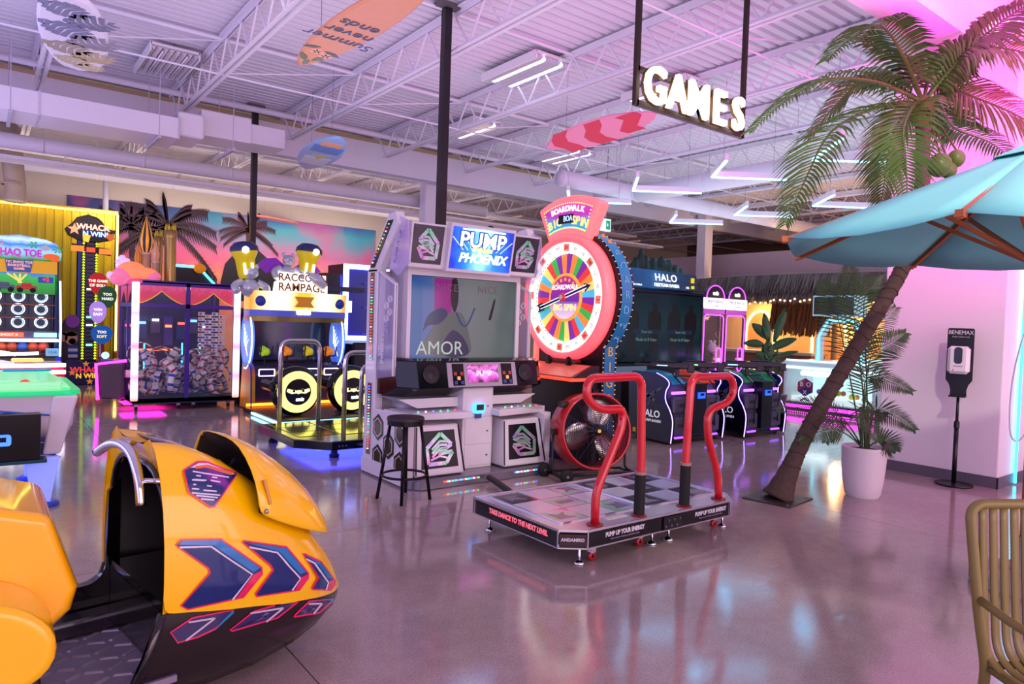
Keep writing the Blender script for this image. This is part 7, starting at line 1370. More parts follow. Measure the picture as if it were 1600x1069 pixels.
def palm_tree():
    base = Vector((5.85, 3.52, 0)); t = thing('palm_tree', 'tall artificial palm tree leaning right from a steel floor plate', 'palm tree', base)
    tr = [(0, 0, 0.012), (0.16, -0.10, 0.48), (0.34, -0.23, 0.95), (0.53, -0.35, 1.34), (0.71, -0.48, 1.74), (0.87, -0.59, 2.10), (0.96, -0.65, 2.39), (1.03, -0.68, 2.87), (1.03, -0.67, 3.28), (1.02, -0.66, 3.62)]
    P = smooth_path(tr, 9); n = len(P); rad = []
    for i in range(n):
        u = i/(n-1); b = 0.076-0.018*u+0.075*max(0, 1-u*9)**2; rad.append(b*(1+0.035*(1 if i % 2 else -1)*(1 if u < 0.97 else 0)))
    BARK = M('#4c3a30', 0.8, var=0.35, scale=26, bump=0.6)
    MB().tube(P, rad, 16).build('trunk', BARK, t, smooth=True)
    for k in range(26):   # ring scars wrapping the trunk
        i = 6+int(k*(n-16)/26); tn = (P[i+1]-P[i-1]).normalized(); a = tn.orthogonal().normalized(); b = tn.cross(a)
        g = MB(); g.tube([P[i]+(a*cos(q)+b*sin(q))*(rad[i]*1.02)+tn*0.012*sin(q*2+k) for q in [2*pi*j/18 for j in range(18)]], 0.006, 5, closed=True); g.build('bark_ring', M('#4a3128', 0.85, var=0.3, scale=30), t, smooth=True)
    pl = MB().box(-0.26, 0.26, -0.22, 0.22, 0.0, 0.012).build('floor_plate', M('#4a4640', 0.45, 0.7, var=0.2), t, bevel=0.003); pl.rotation_euler = (0, 0, radians(8))
    for x in (-0.22, 0.22):
        for y in (-0.18, 0.18): MB().lathe([(0.014, 0.012), (0.014, 0.02), (0, 0.022)], 6, (x, y, 0)).build('bolt', STEEL, pl)
    top = P[-1]
    MB().ell(top+Vector((0, 0, -0.02)), (0.10, 0.10, 0.16), 12, 8).build('crown_core', M('#5a4a28', 0.8, var=0.3, bump=0.4), t, smooth=True)
    # fronds: end points read from the photograph at chosen depths
    def at(px, py, d): v = CAM+_ray(px, py)*d; return v-base
    c = top+Vector((0, 0, 0.06))
    F = [  # (mid px,py,depth), (tip px,py,depth), leaflet length
        ((1290, 125, 6.0), (1172, 205, 5.7), 0.34, 1), ((1375, 40, 6.0), (1290, 95, 5.6), 0.36, 2), ((1300, 205, 5.9), (1228, 350, 5.6), 0.42, 3), ((1345, 130, 6.6), (1265, 215, 6.9), 0.32, 4),
        ((1412, 200, 5.6), (1418, 320, 5.3), 0.36, 5), ((1530, 62, 6.1), (1640, -5, 5.9), 0.36, 6), ((1540, 75, 6.0), (1665, 110, 5.7), 0.40, 7), ((1530, 155, 6.1), (1650, 225, 5.9), 0.40, 8),
        ((1490, 200, 6.5), (1590, 255, 6.7), 0.34, 9), ((1395, 210, 6.7), (1375, 330, 6.9), 0.36, 10), ((1460, 90, 6.8), (1500, 60, 6.9), 0.36, 11), ((1385, 85, 6.8), (1330, 60, 7.4), 0.34, 12)]
    for (a, b, ll, sd) in F:
        A, B = at(*a), at(*b); me = frond_mesh([c, c.lerp(A, 0.5)+Vector((0, 0, 0.09)), A, A.lerp(B, 0.55)+Vector((0, 0, 0.05)), B], 0.036, ll*1.12, 48, 0.42, FR1 if sd % 2 else FR2, sd, ref=(-0.55, -0.40, 0.7) if sd in (6, 7, 8) else (0, 0, 1)); obj('frond', me, t)
    for k, (px, py, r) in enumerate(((1468, 258, 0.088), (1494, 248, 0.066), (1482, 266, 0.062))):
        v = at(px, py, 5.55 if k == 0 else 5.62); MB().ell(v, (r, r, r*1.1), 16, 11).build('coconut', M('#5a6a2a', 0.4, var=0.2, scale=9), t, smooth=True); MB().tube(smooth_path([v+Vector((0, 0, r)), v.lerp(c, 0.5)+Vector((0, 0, 0.05)), c], 4), 0.008, 5).build('fruit_stem', STEM, t)
palm_tree()
def potted_palm():
    b = Vector((6.70, 3.16, 0)); t = thing('potted_palm', 'bushy palm in a tall white ribbed pot beside the leaning trunk', 'potted plant', b)
    ro = MB(); prof = [(0.14, 0), (0.155, 0.03), (0.175, 0.15), (0.188, 0.30), (0.196, 0.45), (0.198, 0.475), (0.185, 0.478), (0.180, 0.44), (0.0, 0.42)]
    vs = MB().lathe(prof, 72); out = []
    for i, v in enumerate(vs.v):
        k = (i % 72); s = 1.0 + (0.012 if k % 2 else -0.004)*(1 if i//72 in (1, 2, 3, 4) else 0); out.append((v[0]*s, v[1]*s, v[2]))
    vs.v = out; vs.build('pot', M('#d8ccd0', 0.45, var=0.03), t, smooth=True); MB().lathe([(0, 0.44), (0.17, 0.44), (0.182, 0.43)], 28).build('soil', M('#2a2018', 0.9, var=0.3, bump=0.5), t)
    r = random.Random(21)
    def at(px, py, d): v = CAM+_ray(px, py)*d; return v-b
    F = [((1355, 590), (1425, 612), 6.2, .15), ((1370, 640), (1430, 672), 6.2, .2), ((1360, 560), (1415, 520), 6.6, .1), ((1285, 640), (1215, 640), 6.4, .15), ((1300, 670), (1250, 690), 6.3, .2), ((1310, 500), (1285, 440), 6.8, .0),
         ((1335, 500), (1325, 410), 6.7, 0), ((1350, 470), (1375, 430), 6.9, .0), ((1345, 640), (1372, 690), 6.0, .2), ((1310, 650), (1290, 692), 6.0, .2), ((1345, 540), (1400, 480), 7.0, 0), ((1380, 690), (1400, 705), 6.4, .2)]
    for k, (m_, e_, d, dr) in enumerate(F):
        A = at(*m_, d*0.5+3.35); B = at(*e_, d); c = Vector((r.uniform(-0.05, 0.05), r.uniform(-0.05, 0.05), 0.42))
        me = frond_mesh([c, c.lerp(A, 0.5)+Vector((0, 0, 0.04)), A, A.lerp(B, 0.6)+Vector((0, 0, 0.02)), B], 0.016, 0.25 if dr < 0.12 else 0.19, 36, 0.10, M('#2c4a22', 0.45, var=0.3, scale=8) if k % 2 else M('#3a5428', 0.45, var=0.3, scale=8), 40+k, fold=0.12, start=0.35, ref=(-0.55, -0.42, 0.45)); obj('frond', me, t)
    for k in range(5): a = 2*pi*k/5; MB().tube([(0.03*cos(a), 0.03*sin(a), 0.42), (0.05*cos(a), 0.05*sin(a), 0.85)], 0.012, 6).build('cane', STEM, t)
potted_palm()
def broad_leaf_plant():
    v = PZ(1207, 640, 0); b = Vector((11.2, 6.9, 0)); t = thing('broad_leaf_plant', 'tall plant with paddle shaped leaves behind the gun consoles', 'potted plant', b)
    MB().lathe([(0.16, 0), (0.22, 0.4), (0.23, 0.42), (0.2, 0.42), (0, 0.38)], 24).build('planter', M('#4a4448', 0.5), t, smooth=True)
    def at(px, py, d): q = CAM+_ray(px, py)*d; return q-b
    for k, (px, py, L, ang, w) in enumerate(((1197, 510, 0.55, 100, 0.10), (1218, 505, 0.62, 75, 0.11), (1188, 515, 0.42, 130, 0.12), (1222, 535, 0.5, 30, 0.11), (1178, 535, 0.35, 160, 0.10), (1226, 552, 0.45, 25, 0.06), (1200, 545, 0.4, 95, 0.13), (1190, 555, 0.3, 130, 0.1), (1204, 566, 0.35, 85, 0.12))):
        c = at(px, py, 12.15); a = radians(ang); ax = IX*cos(a)+Vector((0, 0, 1))*sin(a); sd = (IX*-sin(a)+Vector((0, 0, 1))*cos(a)); rows = []
        for i in range(9):
            u = i/8; ww = w*0.72*sin(pi*min(1, u*0.92+0.05))**0.8; p = c+ax*L*1.12*(u-0.5)-Vector((0, 0, 0.08*u*u)); nn = Vector((-0.6, -0.7, 0.1)); rows.append([p-sd*ww+nn*0.03, p, p+sd*ww+nn*0.03])
        g = MB(); g.loft(rows, closed=False); g.build('paddle_leaf', M('#2a5a2e', 0.4, var=0.2, scale=5), t, smooth=True, solid=0.006)
        MB().tube(smooth_path([(0, 0, 0.4), tuple(Vector((0, 0, 0.4)).lerp(c, 0.55)+Vector((0, 0, 0.12))), tuple(c-ax*L*0.48)], 5), 0.014, 6).build('stalk', M('#4a6a30', 0.5), t)
broad_leaf_plant()

def patio_umbrella():
    C = Vector((5.16, 1.43, 0)); t = thing('patio_umbrella', 'teal canvas patio umbrella with wooden ribs and pole', 'umbrella', C, radians(4))
    TE = M('#70c4c4', 0.75, var=0.06, scale=5); WD = M('#a8592a', 0.5, var=0.2, scale=14); RM = 1.53; ZR = 2.13; ZP = 2.76
    g = MB(); ring = [(RM*cos(radians(45*k)), RM*sin(radians(45*k))) for k in range(8)]
    for k in range(8):
        a = Vector((*ring[k], ZR)); b = Vector((*ring[(k+1) % 8], ZR)); p = Vector((0, 0, ZP)); N = 6; rows = []
        for i in range(N+1):
            u = i/N; l = a.lerp(p, u); r_ = b.lerp(p, u); row = []
            for j in range(5):
                v = j/4; q = l.lerp(r_, v); q.z -= 0.045*(1-u)*4*v*(1-v)*1.0; row.append(q)
            rows.append(row)
        MB().loft(rows, closed=False).build('canopy_panel', TE, t, smooth=True, solid=0.004)
        rib = MB(); rib.bar((ring[k][0]*1.015, ring[k][1]*1.015, ZR-0.02), (ring[k][0]*0.03, ring[k][1]*0.03, ZP-0.05), 0.022, 0.032); rib.build('rib', WD, t)
        st = MB(); st.bar((ring[k][0]*0.5, ring[k][1]*0.5, ZR+0.5*(ZP-ZR)-0.05), (0.045*cos(radians(45*k)), 0.045*sin(radians(45*k)), 2.02), 0.018, 0.026); st.build('stretcher', WD, t)
        MB().box(-0.03, 0.03, -0.018, 0.018, -0.015, 0.02).build('rib_cap', WD, t, loc=(ring[k][0]*1.0, ring[k][1]*1.0, ZR-0.01), rot=(0, 0, radians(45*k)))
    MB().lathe([(0.30, 2.655), (0.16, 2.72), (0.02, 2.80)], 8).build('vent_cap', TE, t, solid=0.004)
    MB().tube([(0, 0, 0.06), (0, 0, 2.75)], 0.026, 14).build('pole', WD, t, smooth=True); MB().lathe([(0.06, 2.0), (0.06, 2.06), (0.03, 2.07)], 16).build('runner_hub', WD, t)
    MB().lathe([(0, 0.0), (0.27, 0.0), (0.28, 0.02), (0.28, 0.085), (0.26, 0.10), (0.07, 0.105), (0.05, 0.12), (0.045, 0.32), (0, 0.32)], 32).build('base', M('#8a8286', 0.7, var=0.25, scale=30, bump=0.3), t)
    MB().tube(smooth_path([(0.02, -0.03, 2.0), (-0.16, 0.06, 1.4), (-0.17, 0.07, 1.0), (-0.1, 0.03, 0.93), (-0.05, -0.01, 1.1), (-0.02, -0.03, 1.6)], 5), 0.005, 5).build('pull_cord', M('#c8b8c8', 0.7), t)
patio_umbrella()
def cafe_chair():
    t = thing('cafe_chair', 'olive metal armchair with flat vertical back slats', 'chair', (3.215, 0.635, 0), radians(0))
    OL = M('#7a6a34', 0.38, var=0.05)
    # local frame measured on the photograph's backrest plane
    O = Vector((3.20, 0.66, 0))
    def at(px, py, d): return CAM+_ray(px, py)*d-O
    D = 2.35; k = 0.9
    tl = at(1513, 800, D); l1 = at(1512, 850, D); l2 = at(1524, 900, D); arm0 = at(1524, 905, D); bot = at(1530, 960, D); foot = at(1512, 1110, D)
    rt = IX*1.0
    ur = (Vector((0.86, -0.50, 0))); ur.normalize()
    W = 0.50
    def bk(u, z_off, dep=0.0): return tl+ur*u+Vector((0, 0, z_off))+Vector((-ur.y*-1, 0, 0))*0
    zt = tl.z; fwd = Vector((-0.50, -0.86, 0))   # chair faces the camera side
    P0 = tl.copy(); rake = Vector((0.5, 0.86, 0))*0.0
    # back frame: rounded hoop
    def q(u, z, f=0.0): return Vector((P0.x, P0.y, 0))+ur*u+fwd*f+Vector((0, 0, z))
    hz = zt+0.02
    hoop = round_path([q(0.02, 0.0, -0.05), q(0.045, 0.42, 0.02), q(0.02, 0.62, 0.0), q(0.0, hz, -0.04), q(W, hz, -0.04), q(W-0.02, 0.62, 0.0), q(W-0.045, 0.42, 0.02), q(W-0.02, 0.0, -0.05)], 0.06, 6)
    MB().tube(hoop, 0.017, 12).build('back_frame', OL, t, smooth=True)
    for i in range(11):
        u = 0.05+i*(W-0.10)/10; g = MB(); path = smooth_path([q(u, hz-0.004, -0.04), q(u, 0.62, -0.01), q(u, 0.50, 0.01), q(u, 0.455, 0.06), q(u, 0.445, 0.14), q(u, 0.44, 0.44)], 5); rows = [[p-ur*0.014, p+ur*0.014] for p in path]
        g.loft(rows, closed=False); g.build('slat', OL, t, smooth=True, solid=0.006)
    for s, u in ((1, 0.02), (-1, W-0.02)):
        a = round_path([q(u, 0.665, 0.0), q(u-0.03*s, 0.655, 0.16), q(u-0.03*s, 0.64, 0.40), q(u-0.01*s, 0.42, 0.44), q(u-0.01*s, 0.0, 0.47)], 0.06, 6); g = MB().tube(a, 0.014, 12).build('arm_and_front_leg', OL, t, smooth=True)
        MB().tube([q(u+0.025*s, 0.44, 0.03), q(u, 0.43, 0.45)], 0.013, 10).build('seat_rail', OL, t, smooth=True)
    MB().tube([q(0.02, 0.43, 0.45), q(W-0.02, 0.43, 0.45)], 0.013, 10).build('seat_rail', OL, t, smooth=True); MB().tube([q(0.04, 0.45, 0.03), q(W-0.04, 0.45, 0.03)], 0.013, 10).build('seat_rail', OL, t, smooth=True)
cafe_chair()
def sanitizer():
    t = thing('hand_sanitizer_stand', 'black hand sanitizer stand with white dispenser against the pier', 'sanitizer stand', (8.08, 2.88, 0), radians(-78))
    MB().lathe([(0, 0), (0.17, 0), (0.175, 0.008), (0.17, 0.02), (0.03, 0.03), (0, 0.03)], 32).build('base', BLACK, t)
    MB().tube([(0, 0, 0.02), (0, 0, 0.62)], 0.022, 12).build('lower_tube', BLACK, t, smooth=True); MB().tube([(0, 0, 0.60), (0, 0, 0.97)], 0.014, 12).build('upper_tube', BLACK, t, smooth=True); MB().lathe([(0.027, 0.60), (0.027, 0.66), (0.014, 0.68)], 14).build('collar', BLACK, t)
    MB().prism([(-0.075, 0.93), (0.075, 0.93), (0.07, 0.99), (0.085, 1.05), (0.118, 1.10), (0.118, 1.62), (0.108, 1.635), (-0.108, 1.635), (-0.118, 1.62), (-0.118, 1.10), (-0.085, 1.05), (-0.07, 0.99)], 'y', -0.02, -0.008).build('back_board', M('#0d0a0e', 0.4), t)
    MB().box(-0.075, 0.075, -0.10, -0.008, 0.925, 0.94).build('drip_tray', BLACK, t)
    text('BENEMAX', 0.058, M('#d8d4d8', 0.4), t, (0, -0.0215, 1.59), sx=0.85); text('PURE CLEAN AIR', 0.02, M('#b8b4b8', 0.4), t, (0, -0.0215, 1.545))
    d = MB().cbox(-0.098, 0.098, -0.13, -0.02, 1.165, 1.45, 0.03).build('dispenser', M('#dcd2d8', 0.3, var=0.02), t); MB().prism(rrect(-0.036, 0.036, 1.27, 1.44, 0.03), 'y', -0.133, -0.128).build('sight_window', M('#120c10', 0.15), d); text('AUTOMATIC', 0.014, M('#6a6068', 0.4), d, (0, -0.131, 1.245)); MB().ell((-0.04, -0.13, 1.205), 0.006, 8, 6).build('indicator', M('#5a4a50', 0.4), d)
sanitizer()
# cyan light strip in the recess beside the pier
c = MB().tube([(8.72, 2.53, 0.02), (8.72, 2.53, 5.0)], 0.014, 8).build('light_strip', EM('#30d8ff', 5.0)); tag(c, 'vertical cyan light strip on the side of the white pier', 'light')

# ---- thatched hut, its warm wall, arches and plants
def tiki():
    t = thing('thatched_hut', 'curved thatched roof edge over a warm cream wall with lit arches', 'hut', (14.0, 8.6, 0))
    TH = [M('#6a5c56', 0.9, var=0.3, scale=20), M('#54483f', 0.9, var=0.3, scale=20), M('#7a6a60', 0.9, var=0.3, scale=20)]
    r = random.Random(9)
    path = smooth_path([(1.2, 3.6, 0), (0.6, 2.3, 0), (0.35, 0.6, 0), (0.45, -1.3, 0), (1.0, -3.4, 0), (1.9, -5.0, 0)], 14)
    L = [0]; 
    for a, b in zip(path[:-1], path[1:]): L.append(L[-1]+(b-a).length)
    def pt(u):
        s = u*L[-1]
        for i in range(len(L)-1):
            if L[i+1] >= s: return path[i].lerp(path[i+1], (s-L[i])/(L[i+1]-L[i]))
        return path[-1]
    rows = [[p+Vector((0, 0, 2.78)), p+Vector((-0.12, 0, 2.30))] for p in path]; MB().loft(rows, closed=False).build('thatch_backing', TH[1], t, solid=0.05)
    MB().loft([[p+Vector((0.0, 0, 2.80)), p+Vector((1.2, 0, 2.95))] for p in path], closed=False).build('roof_top', M('#8a7f86', 0.8), t, solid=0.03)
    for layer, (zt, zb, off, tone) in enumerate(((2.80, 2.22, 0.0, 0), (2.52, 2.16, -0.06, 2), (2.80, 2.40, -0.10, 1))):
        for m in range(3):
            g = MB()
            for k in range(420):
                p = pt(r.random()); l = r.uniform(0.8, 1.12); w = r.uniform(0.012, 0.03); dx = r.uniform(-0.05, 0.05); tp = p+Vector((off, 0, zt)); bt = p+Vector((off-0.14+r.uniform(-0.03, 0.03), dx, zt-(zt-zb)*l))
                g.add([tp+Vector((0, -w, 0)), tp+Vector((0, w, 0)), bt+Vector((0, w*0.3, 0)), bt+Vector((0, -w*0.3, 0))], [(0, 1, 2, 3)])
            g.build('thatch_straw', TH[(m+tone) % 3], t)['kind'] = 'stuff'
    # inner darker thatch tier with warm glow
    g = MB()
    for k in range(420): 
        y = r.uniform(-0.5, 0.95); x = 1.35+r.uniform(-0.05, 0.05); w = r.uniform(0.012, 0.03); l = r.uniform(0.55, 0.95); g.add([(x, y-w, 2.35), (x, y+w, 2.35), (x-0.1, y+w*0.3+r.uniform(-0.05, 0.05), 2.35-l), (x-0.1, y-w*0.3, 2.35-l)], [(0, 1, 2, 3)])
    g.build('inner_thatch', M('#7a5230', 0.9, var=0.3, scale=20), t)['kind'] = 'stuff'
    wl_ = MB().box(2.6, 2.75, -5.5, 4.9, 0, 3.0).build('cream_wall', M('#d8b078', 0.7, var=0.08), t)
    for (y, col) in ((2.1, 0), (0.2, 1), (-1.7, 0)):
        pts = [(2.56, y-0.42, 0.2), (2.56, y-0.42, 1.5)]+[(2.56, y-0.42*cos(a), 1.5+0.55*sin(a)) for a in [pi*i/12 for i in range(1, 12)]]+[(2.56, y+0.42, 1.5), (2.56, y+0.42, 0.2)]
        a = MB().prism([(p[1], p[2]) for p in pts][::-1], 'x', 2.57, 2.62).build('arch_panel', M('#c88a58', 0.6), t); MB().tube(pts, 0.035, 6).build('arch_light', EM('#ffc870', 6.0), a)
    for (x, y) in ((1.3, 2.6), (1.3, -0.6), (1.4, -3.6)): MB().tube([(x, y, 0), (x, y, 2.4)], 0.06, 10).build('hut_post', M('#a87a48', 0.7), t, smooth=True)
    MB().box(0.7, 1.3, -0.4, 2.5, 0.0, 1.0).build('bar_counter', M('#8a5a30', 0.6, var=0.2), t); MB().box(0.62, 1.36, -0.45, 2.55, 1.0, 1.06).build('bar_top', M('#b8a890', 0.4), t)
    return t
tiki()
def fairy(name, label, pts, n, seed, sag=0.0, s=0.016, col='#ffb870', st=5.0):
    P = smooth_path(pts, 10); r = random.Random(seed); t = thing(name, label, 'string lights', P[0]); o = Vector(P[0])
    MB().tube([p-o for p in P], 0.004, 4).build('wire', M('#4a3a30', 0.6), t)
    me = MB().ell((0, 0, 0), s, 6, 5).mesh('bulb', EM(col, st), True)
    for k in range(n):
        f = (k+0.5)/n*(len(P)-1); i = min(int(f), len(P)-2); p = P[i].lerp(P[i+1], f-i)-o; obj('bulb', me, t, loc=p+Vector((r.uniform(-0.03, 0.03), r.uniform(-0.03, 0.03), -0.03+r.uniform(-0.05, 0.02))))
fairy('string_lights', 'warm string lights draped under the thatched roof', [Vector((14.2, 10.6, 2.26)), Vector((14.1, 9.3, 2.22)), Vector((14.15, 8.2, 2.27)), Vector((14.25, 7.2, 2.2)), Vector((14.6, 5.8, 2.26)), Vector((15.0, 5.0, 2.2))], 46, 1, s=0.022)
fairy('string_lights', 'warm string lights under the pink bulkhead nearest the palm crown', [PX(1385, 2, 6.2), PX(1405, 8, 6.5), PX(1440, 20, 6.8), PX(1465, 28, 7.0), PX(1500, 35, 7.3), PX(1560, 38, 7.6)], 26, 2, s=0.012)
fairy('string_lights', 'warm string lights at the top right corner under the pink ceiling', [PX(1450, -8, 7.0), PX(1478, 4, 7.2), PX(1510, 16, 7.4), PX(1550, 30, 7.6), PX(1600, 28, 7.8)], 20, 3, s=0.012)
# ---- far right: white column, side rooms
co = thing('square_column', 'square white column far behind the shooting game', 'column', (16.35, 12.45, 0)); MB().cbox(-0.16, 0.16, -0.16, 0.16, 0, 5.1, 0.02).build('shaft', M('#dcd4de', 0.5, var=0.03), co); MB().box(-0.2, 0.2, -0.2, 0.2, 0, 0.15).build('plinth', M('#5c5562', 0.5), co)
c2 = thing('square_column', 'white column behind the dance cabinet lit violet', 'column', (7.78, 13.3, 0)); MB().cbox(-0.14, 0.14, -0.14, 0.14, 0, 5.0, 0.02).build('shaft', M('#dcd4de', 0.5, var=0.03), c2); MB().box(-0.2, 0.2, -0.2, 0.2, 0, 0.15).build('plinth', M('#5c5562', 0.5), c2)
wf = MB().box(23.8, 24.0, -5, 19, 0, 5.1).build('wall_far', M('#6a5040', 0.7, var=0.1)); tag(wf, 'brown far wall beyond the thatched hut', kind='structure')
rm = MB().box(17.2, 17.4, 5.0, 18.9, 0, 3.7).build('wall_room', M('#b8a4b0', 0.6, var=0.04)); tag(rm, 'mauve partition wall above and behind the thatched hut', kind='structure')
# ================================================================ HANGING THINGS
DUCT = M('#ddd6e2', 0.45, var=0.03)
def hang_rod(x, y, z0, par=None, r=0.005, z1=DECK_Z): return MB().tube([(x, y, z0), (x, y, z1)], r, 5)
# rectangular duct with an elbow at its right end
t = thing('rectangular_duct', 'long white rectangular air duct with elbow at upper left', 'air duct', (0, 10.9, 4.0))
for k in range(5): MB().box(2.25-1.65*(k+1), 2.245-1.65*k, 0.0, 0.8, 0.0, 0.29).build('duct_section', DUCT, t, bevel=0.006)
MB().box(2.25, 2.62, 0.06, 0.86, 0.06, 0.42).build('elbow', DUCT, t, bevel=0.05); MB().box(2.62, 3.35, 0.3, 0.95, 0.18, 0.56).build('duct_section', DUCT, t, bevel=0.008); MB().box(3.35, 3.9, 0.35, 1.0, 0.2, 0.5).build('duct_section', DUCT, t, bevel=0.008)
for x in (-2.7, -1.05, 0.6, 2.25): MB().box(x-0.012, x+0.012, -0.008, 0.81, -0.008, 0.30).build('flange_band', M('#c8c0ce', 0.5), t)
for x in (-1.9, 0.3, 2.0, 3.0): g = MB(); g.tube([(x, 0.0, -0.02), (x, 0.0, 1.1)], 0.006, 5); g.tube([(x, 0.8, -0.02), (x, 0.8, 1.1)], 0.006, 5); g.box(x-0.02, x+0.02, -0.05, 0.86, -0.05, -0.01); g.build('trapeze_hanger', M('#b8b0c0', 0.5), t)
def round_duct(p0, p1, r, label):
    p0 = Vector(p0); p1 = Vector(p1); t = thing('round_duct', label, 'air duct', p0); d = p1-p0; n = max(2, int(d.length/1.4))
    MB().tube([Vector((0, 0, 0)), d], r, 20).build('duct_tube', DUCT, t, smooth=True)
    for k in range(n+1):
        q = d*(k/n); u = d.normalized()*0.02; MB().tube([q-u, q+u], r*1.035, 20).build('duct_joint', DUCT, t, smooth=True)
        MB().tube([q, q+Vector((0, 0, DECK_Z-p0.z))], 0.006, 5).build('hanger_wire', M('#b8b0c0', 0.5), t)
round_duct((10.4, 6.2, 4.18), (10.4, 9.58, 4.18), 0.17, 'white round duct running behind the V shaped lights')
round_duct((8.5, 9.75, 4.22), (20, 9.75, 4.22), 0.15, 'white round duct crossing above the white column')
round_duct((-5, 13.6, 4.12), (9.5, 13.6, 4.12), 0.12, 'long white round duct below the girder fascia at the back')
round_duct((0.5, 16.6, 4.3), (16, 16.6, 4.3), 0.14, 'white round duct far back above the mural')
t = thing('down_duct', 'brown grey duct bending down behind the yellow partition', 'air duct', (0.44, 15.9, 0)); MB().tube(smooth_path([(-0.3, 0.6, 4.9), (0, 0.1, 4.75), (0.03, 0, 4.5), (0.05, 0, 4.1), (0.09, 0.05, 3.72), (0.09, 0.05, 3.45)], 6), 0.17, 18).build('duct_tube', M('#8a7a76', 0.5, 0.3), t, smooth=True)
for z in (4.3, 3.75): MB().lathe([(0.17, z), (0.18, z), (0.18, z+0.04), (0.17, z+0.04)], 18, (0.03, 0, 0)).build('duct_joint', M('#8a7a76', 0.5, 0.3), t)
# linear cable trays seen under the back bay
for k, (y, z, lab) in enumerate(((13.9, 3.86, 'ribbed white cable tray below the fascia'), (14.95, 4.25, 'thin white cable tray deeper under the back bay'))):
    t = thing('cable_tray', lab, 'cable tray', (0, y, z))
    for q in range(5): MB().box(-5, 16, -0.22+0.11*q-0.02, -0.22+0.11*q+0.02, 0, 0.05).build('tray_rail', JOI, t)
    for q in range(12): g = MB(); g.box(-4+1.7*q-0.02, -4+1.7*q+0.02, -0.5, 0.5, 0.05, 0.09); g.build('tray_strut', M('#e0c8a8', 0.5), t)
# louvred ceiling lights
def louvre(x, y, label, lit, rz=0.0):
    t = thing('louvre_light', label, 'ceiling light', (x, y, DECK_Z-0.16), rz); MB().box(-0.3, 0.3, -0.61, 0.61, 0.06, 0.09).build('pan', WHITE, t)
    for s in (-1, 1): MB().box(s*0.3-0.01, s*0.3+0.01, -0.61, 0.61, -0.02, 0.09).build('side_rail', WHITE, t)
    for k in range(8):
        xx = -0.26+0.075*k; MB().prism([(xx-0.03, 0.05), (xx, -0.01), (xx+0.03, 0.05)], 'y', -0.58, 0.58).build('reflector_fin', M('#e8e2ec', 0.2, 0.5), t)
    for k in (1, 5): MB().tube([(-0.22+0.075*k, -0.56, 0.01), (-0.22+0.075*k, 0.56, 0.01)], 0.012, 8).build('lamp_tube', EM('#dff0ff', 9.0) if lit else M('#f0ecf4', 0.3), t, smooth=True)
    for s in (-0.5, 0.5): MB().tube([(0, s, 0.09), (0, s, 0.16)], 0.006, 5).build('hanger_wire', STEEL, t)
louvre(2.06, 10.85, 'dark louvred ceiling light above the rectangular duct', False); louvre(5.95, 7.65, 'lit louvred ceiling light beside the black pole top', True); louvre(2.2, 7.05, 'lit louvred ceiling light at the top edge of the picture', True)
louvre(8.0, 6.9, 'lit louvred ceiling light behind the glowing sign', True); louvre(7.0, 10.6, 'lit louvred ceiling light left of the striped surfboard', True); louvre(9.6, 10.9, 'lit louvred ceiling light deep behind the prize wheel', True)
# V shaped hanging light bars
def vee(x, y, label):
    t = thing('v_light', label, 'pendant light', (x, y, 3.9), 0, 'V shaped hanging light bars'); W_ = M('#e0d8e8', 0.4); E_ = EM('#58ccff', 14.0)
    for (dx, dy) in ((-0.76, -0.80), (0.95, -0.72)):
        d = Vector((dx, dy, 0)); MB().bar((0, 0, 0.05), tuple(d+Vector((0, 0, 0.05))), 0.05, 0.09).build('light_housing', W_, t); MB().bar((0, 0, -0.004), tuple(d+Vector((0, 0, -0.004))), 0.036, 0.016).build('light_diffuser', E_, t)
        MB().tube([d*0.8+Vector((0, 0, 0.09)), d*0.8+Vector((0, 0, DECK_Z-3.9))], 0.003, 4).build('suspension_wire', STEEL, t)
ord_ = ['nearest', 'second', 'third', 'fourth']
for k, y in enumerate((5.15, 6.8, 8.45, 10.1)): vee(9.05, y, ('V shaped light bar behind the drooping palm frond', 'V shaped light bar just left of the palm fronds, below the glowing sign', 'V shaped light bar midway between prize wheel and palm', 'V shaped light bar directly behind the prize wheel sign')[k])
for k, y in enumerate((5.3, 7.0, 8.7, 10.4)): vee(12.38, y, ('far V shaped light bar above the umbrella tip', 'far V shaped light bar half hidden by the palm frond tip', 'far V shaped light bar under the round duct near the palm', 'far V shaped light bar above the white column')[k])
# GAMES sign
t = thing('games_sign', 'black framed hanging sign with glowing white letters', 'sign', (5.0, 4.0, 3.36)); FRM = M('#2c2018', 0.4, 0.3)
for x in (-0.73, 0.74): MB().box(x-0.02, x+0.02, -0.02, 0.02, 0.0, DECK_Z-3.36).build('hanging_post', FRM, t)
MB().box(-0.73, 0.74, -0.02, 0.02, 0.0, 0.045).build('lower_bar', FRM, t); MB().box(-0.73, 0.74, -0.02, 0.02, 0.28, 0.32).build('upper_bar', FRM, t)
GL = EM('#fff0d4', 4.5)
for i, ch in enumerate('GAMES'): 
    x = -0.55+0.283*i+(0.02 if i > 2 else 0); o = text(ch, 0.43, GL, t, (x, -0.055, 0.175), ext=0.02, off=0.003, name='glowing_letter', sx=0.9); o2 = text(ch, 0.43, M('#7a5a30', 0.4), t, (x, -0.02, 0.175), ext=0.015, off=0.008, name='letter_back', sx=0.9)
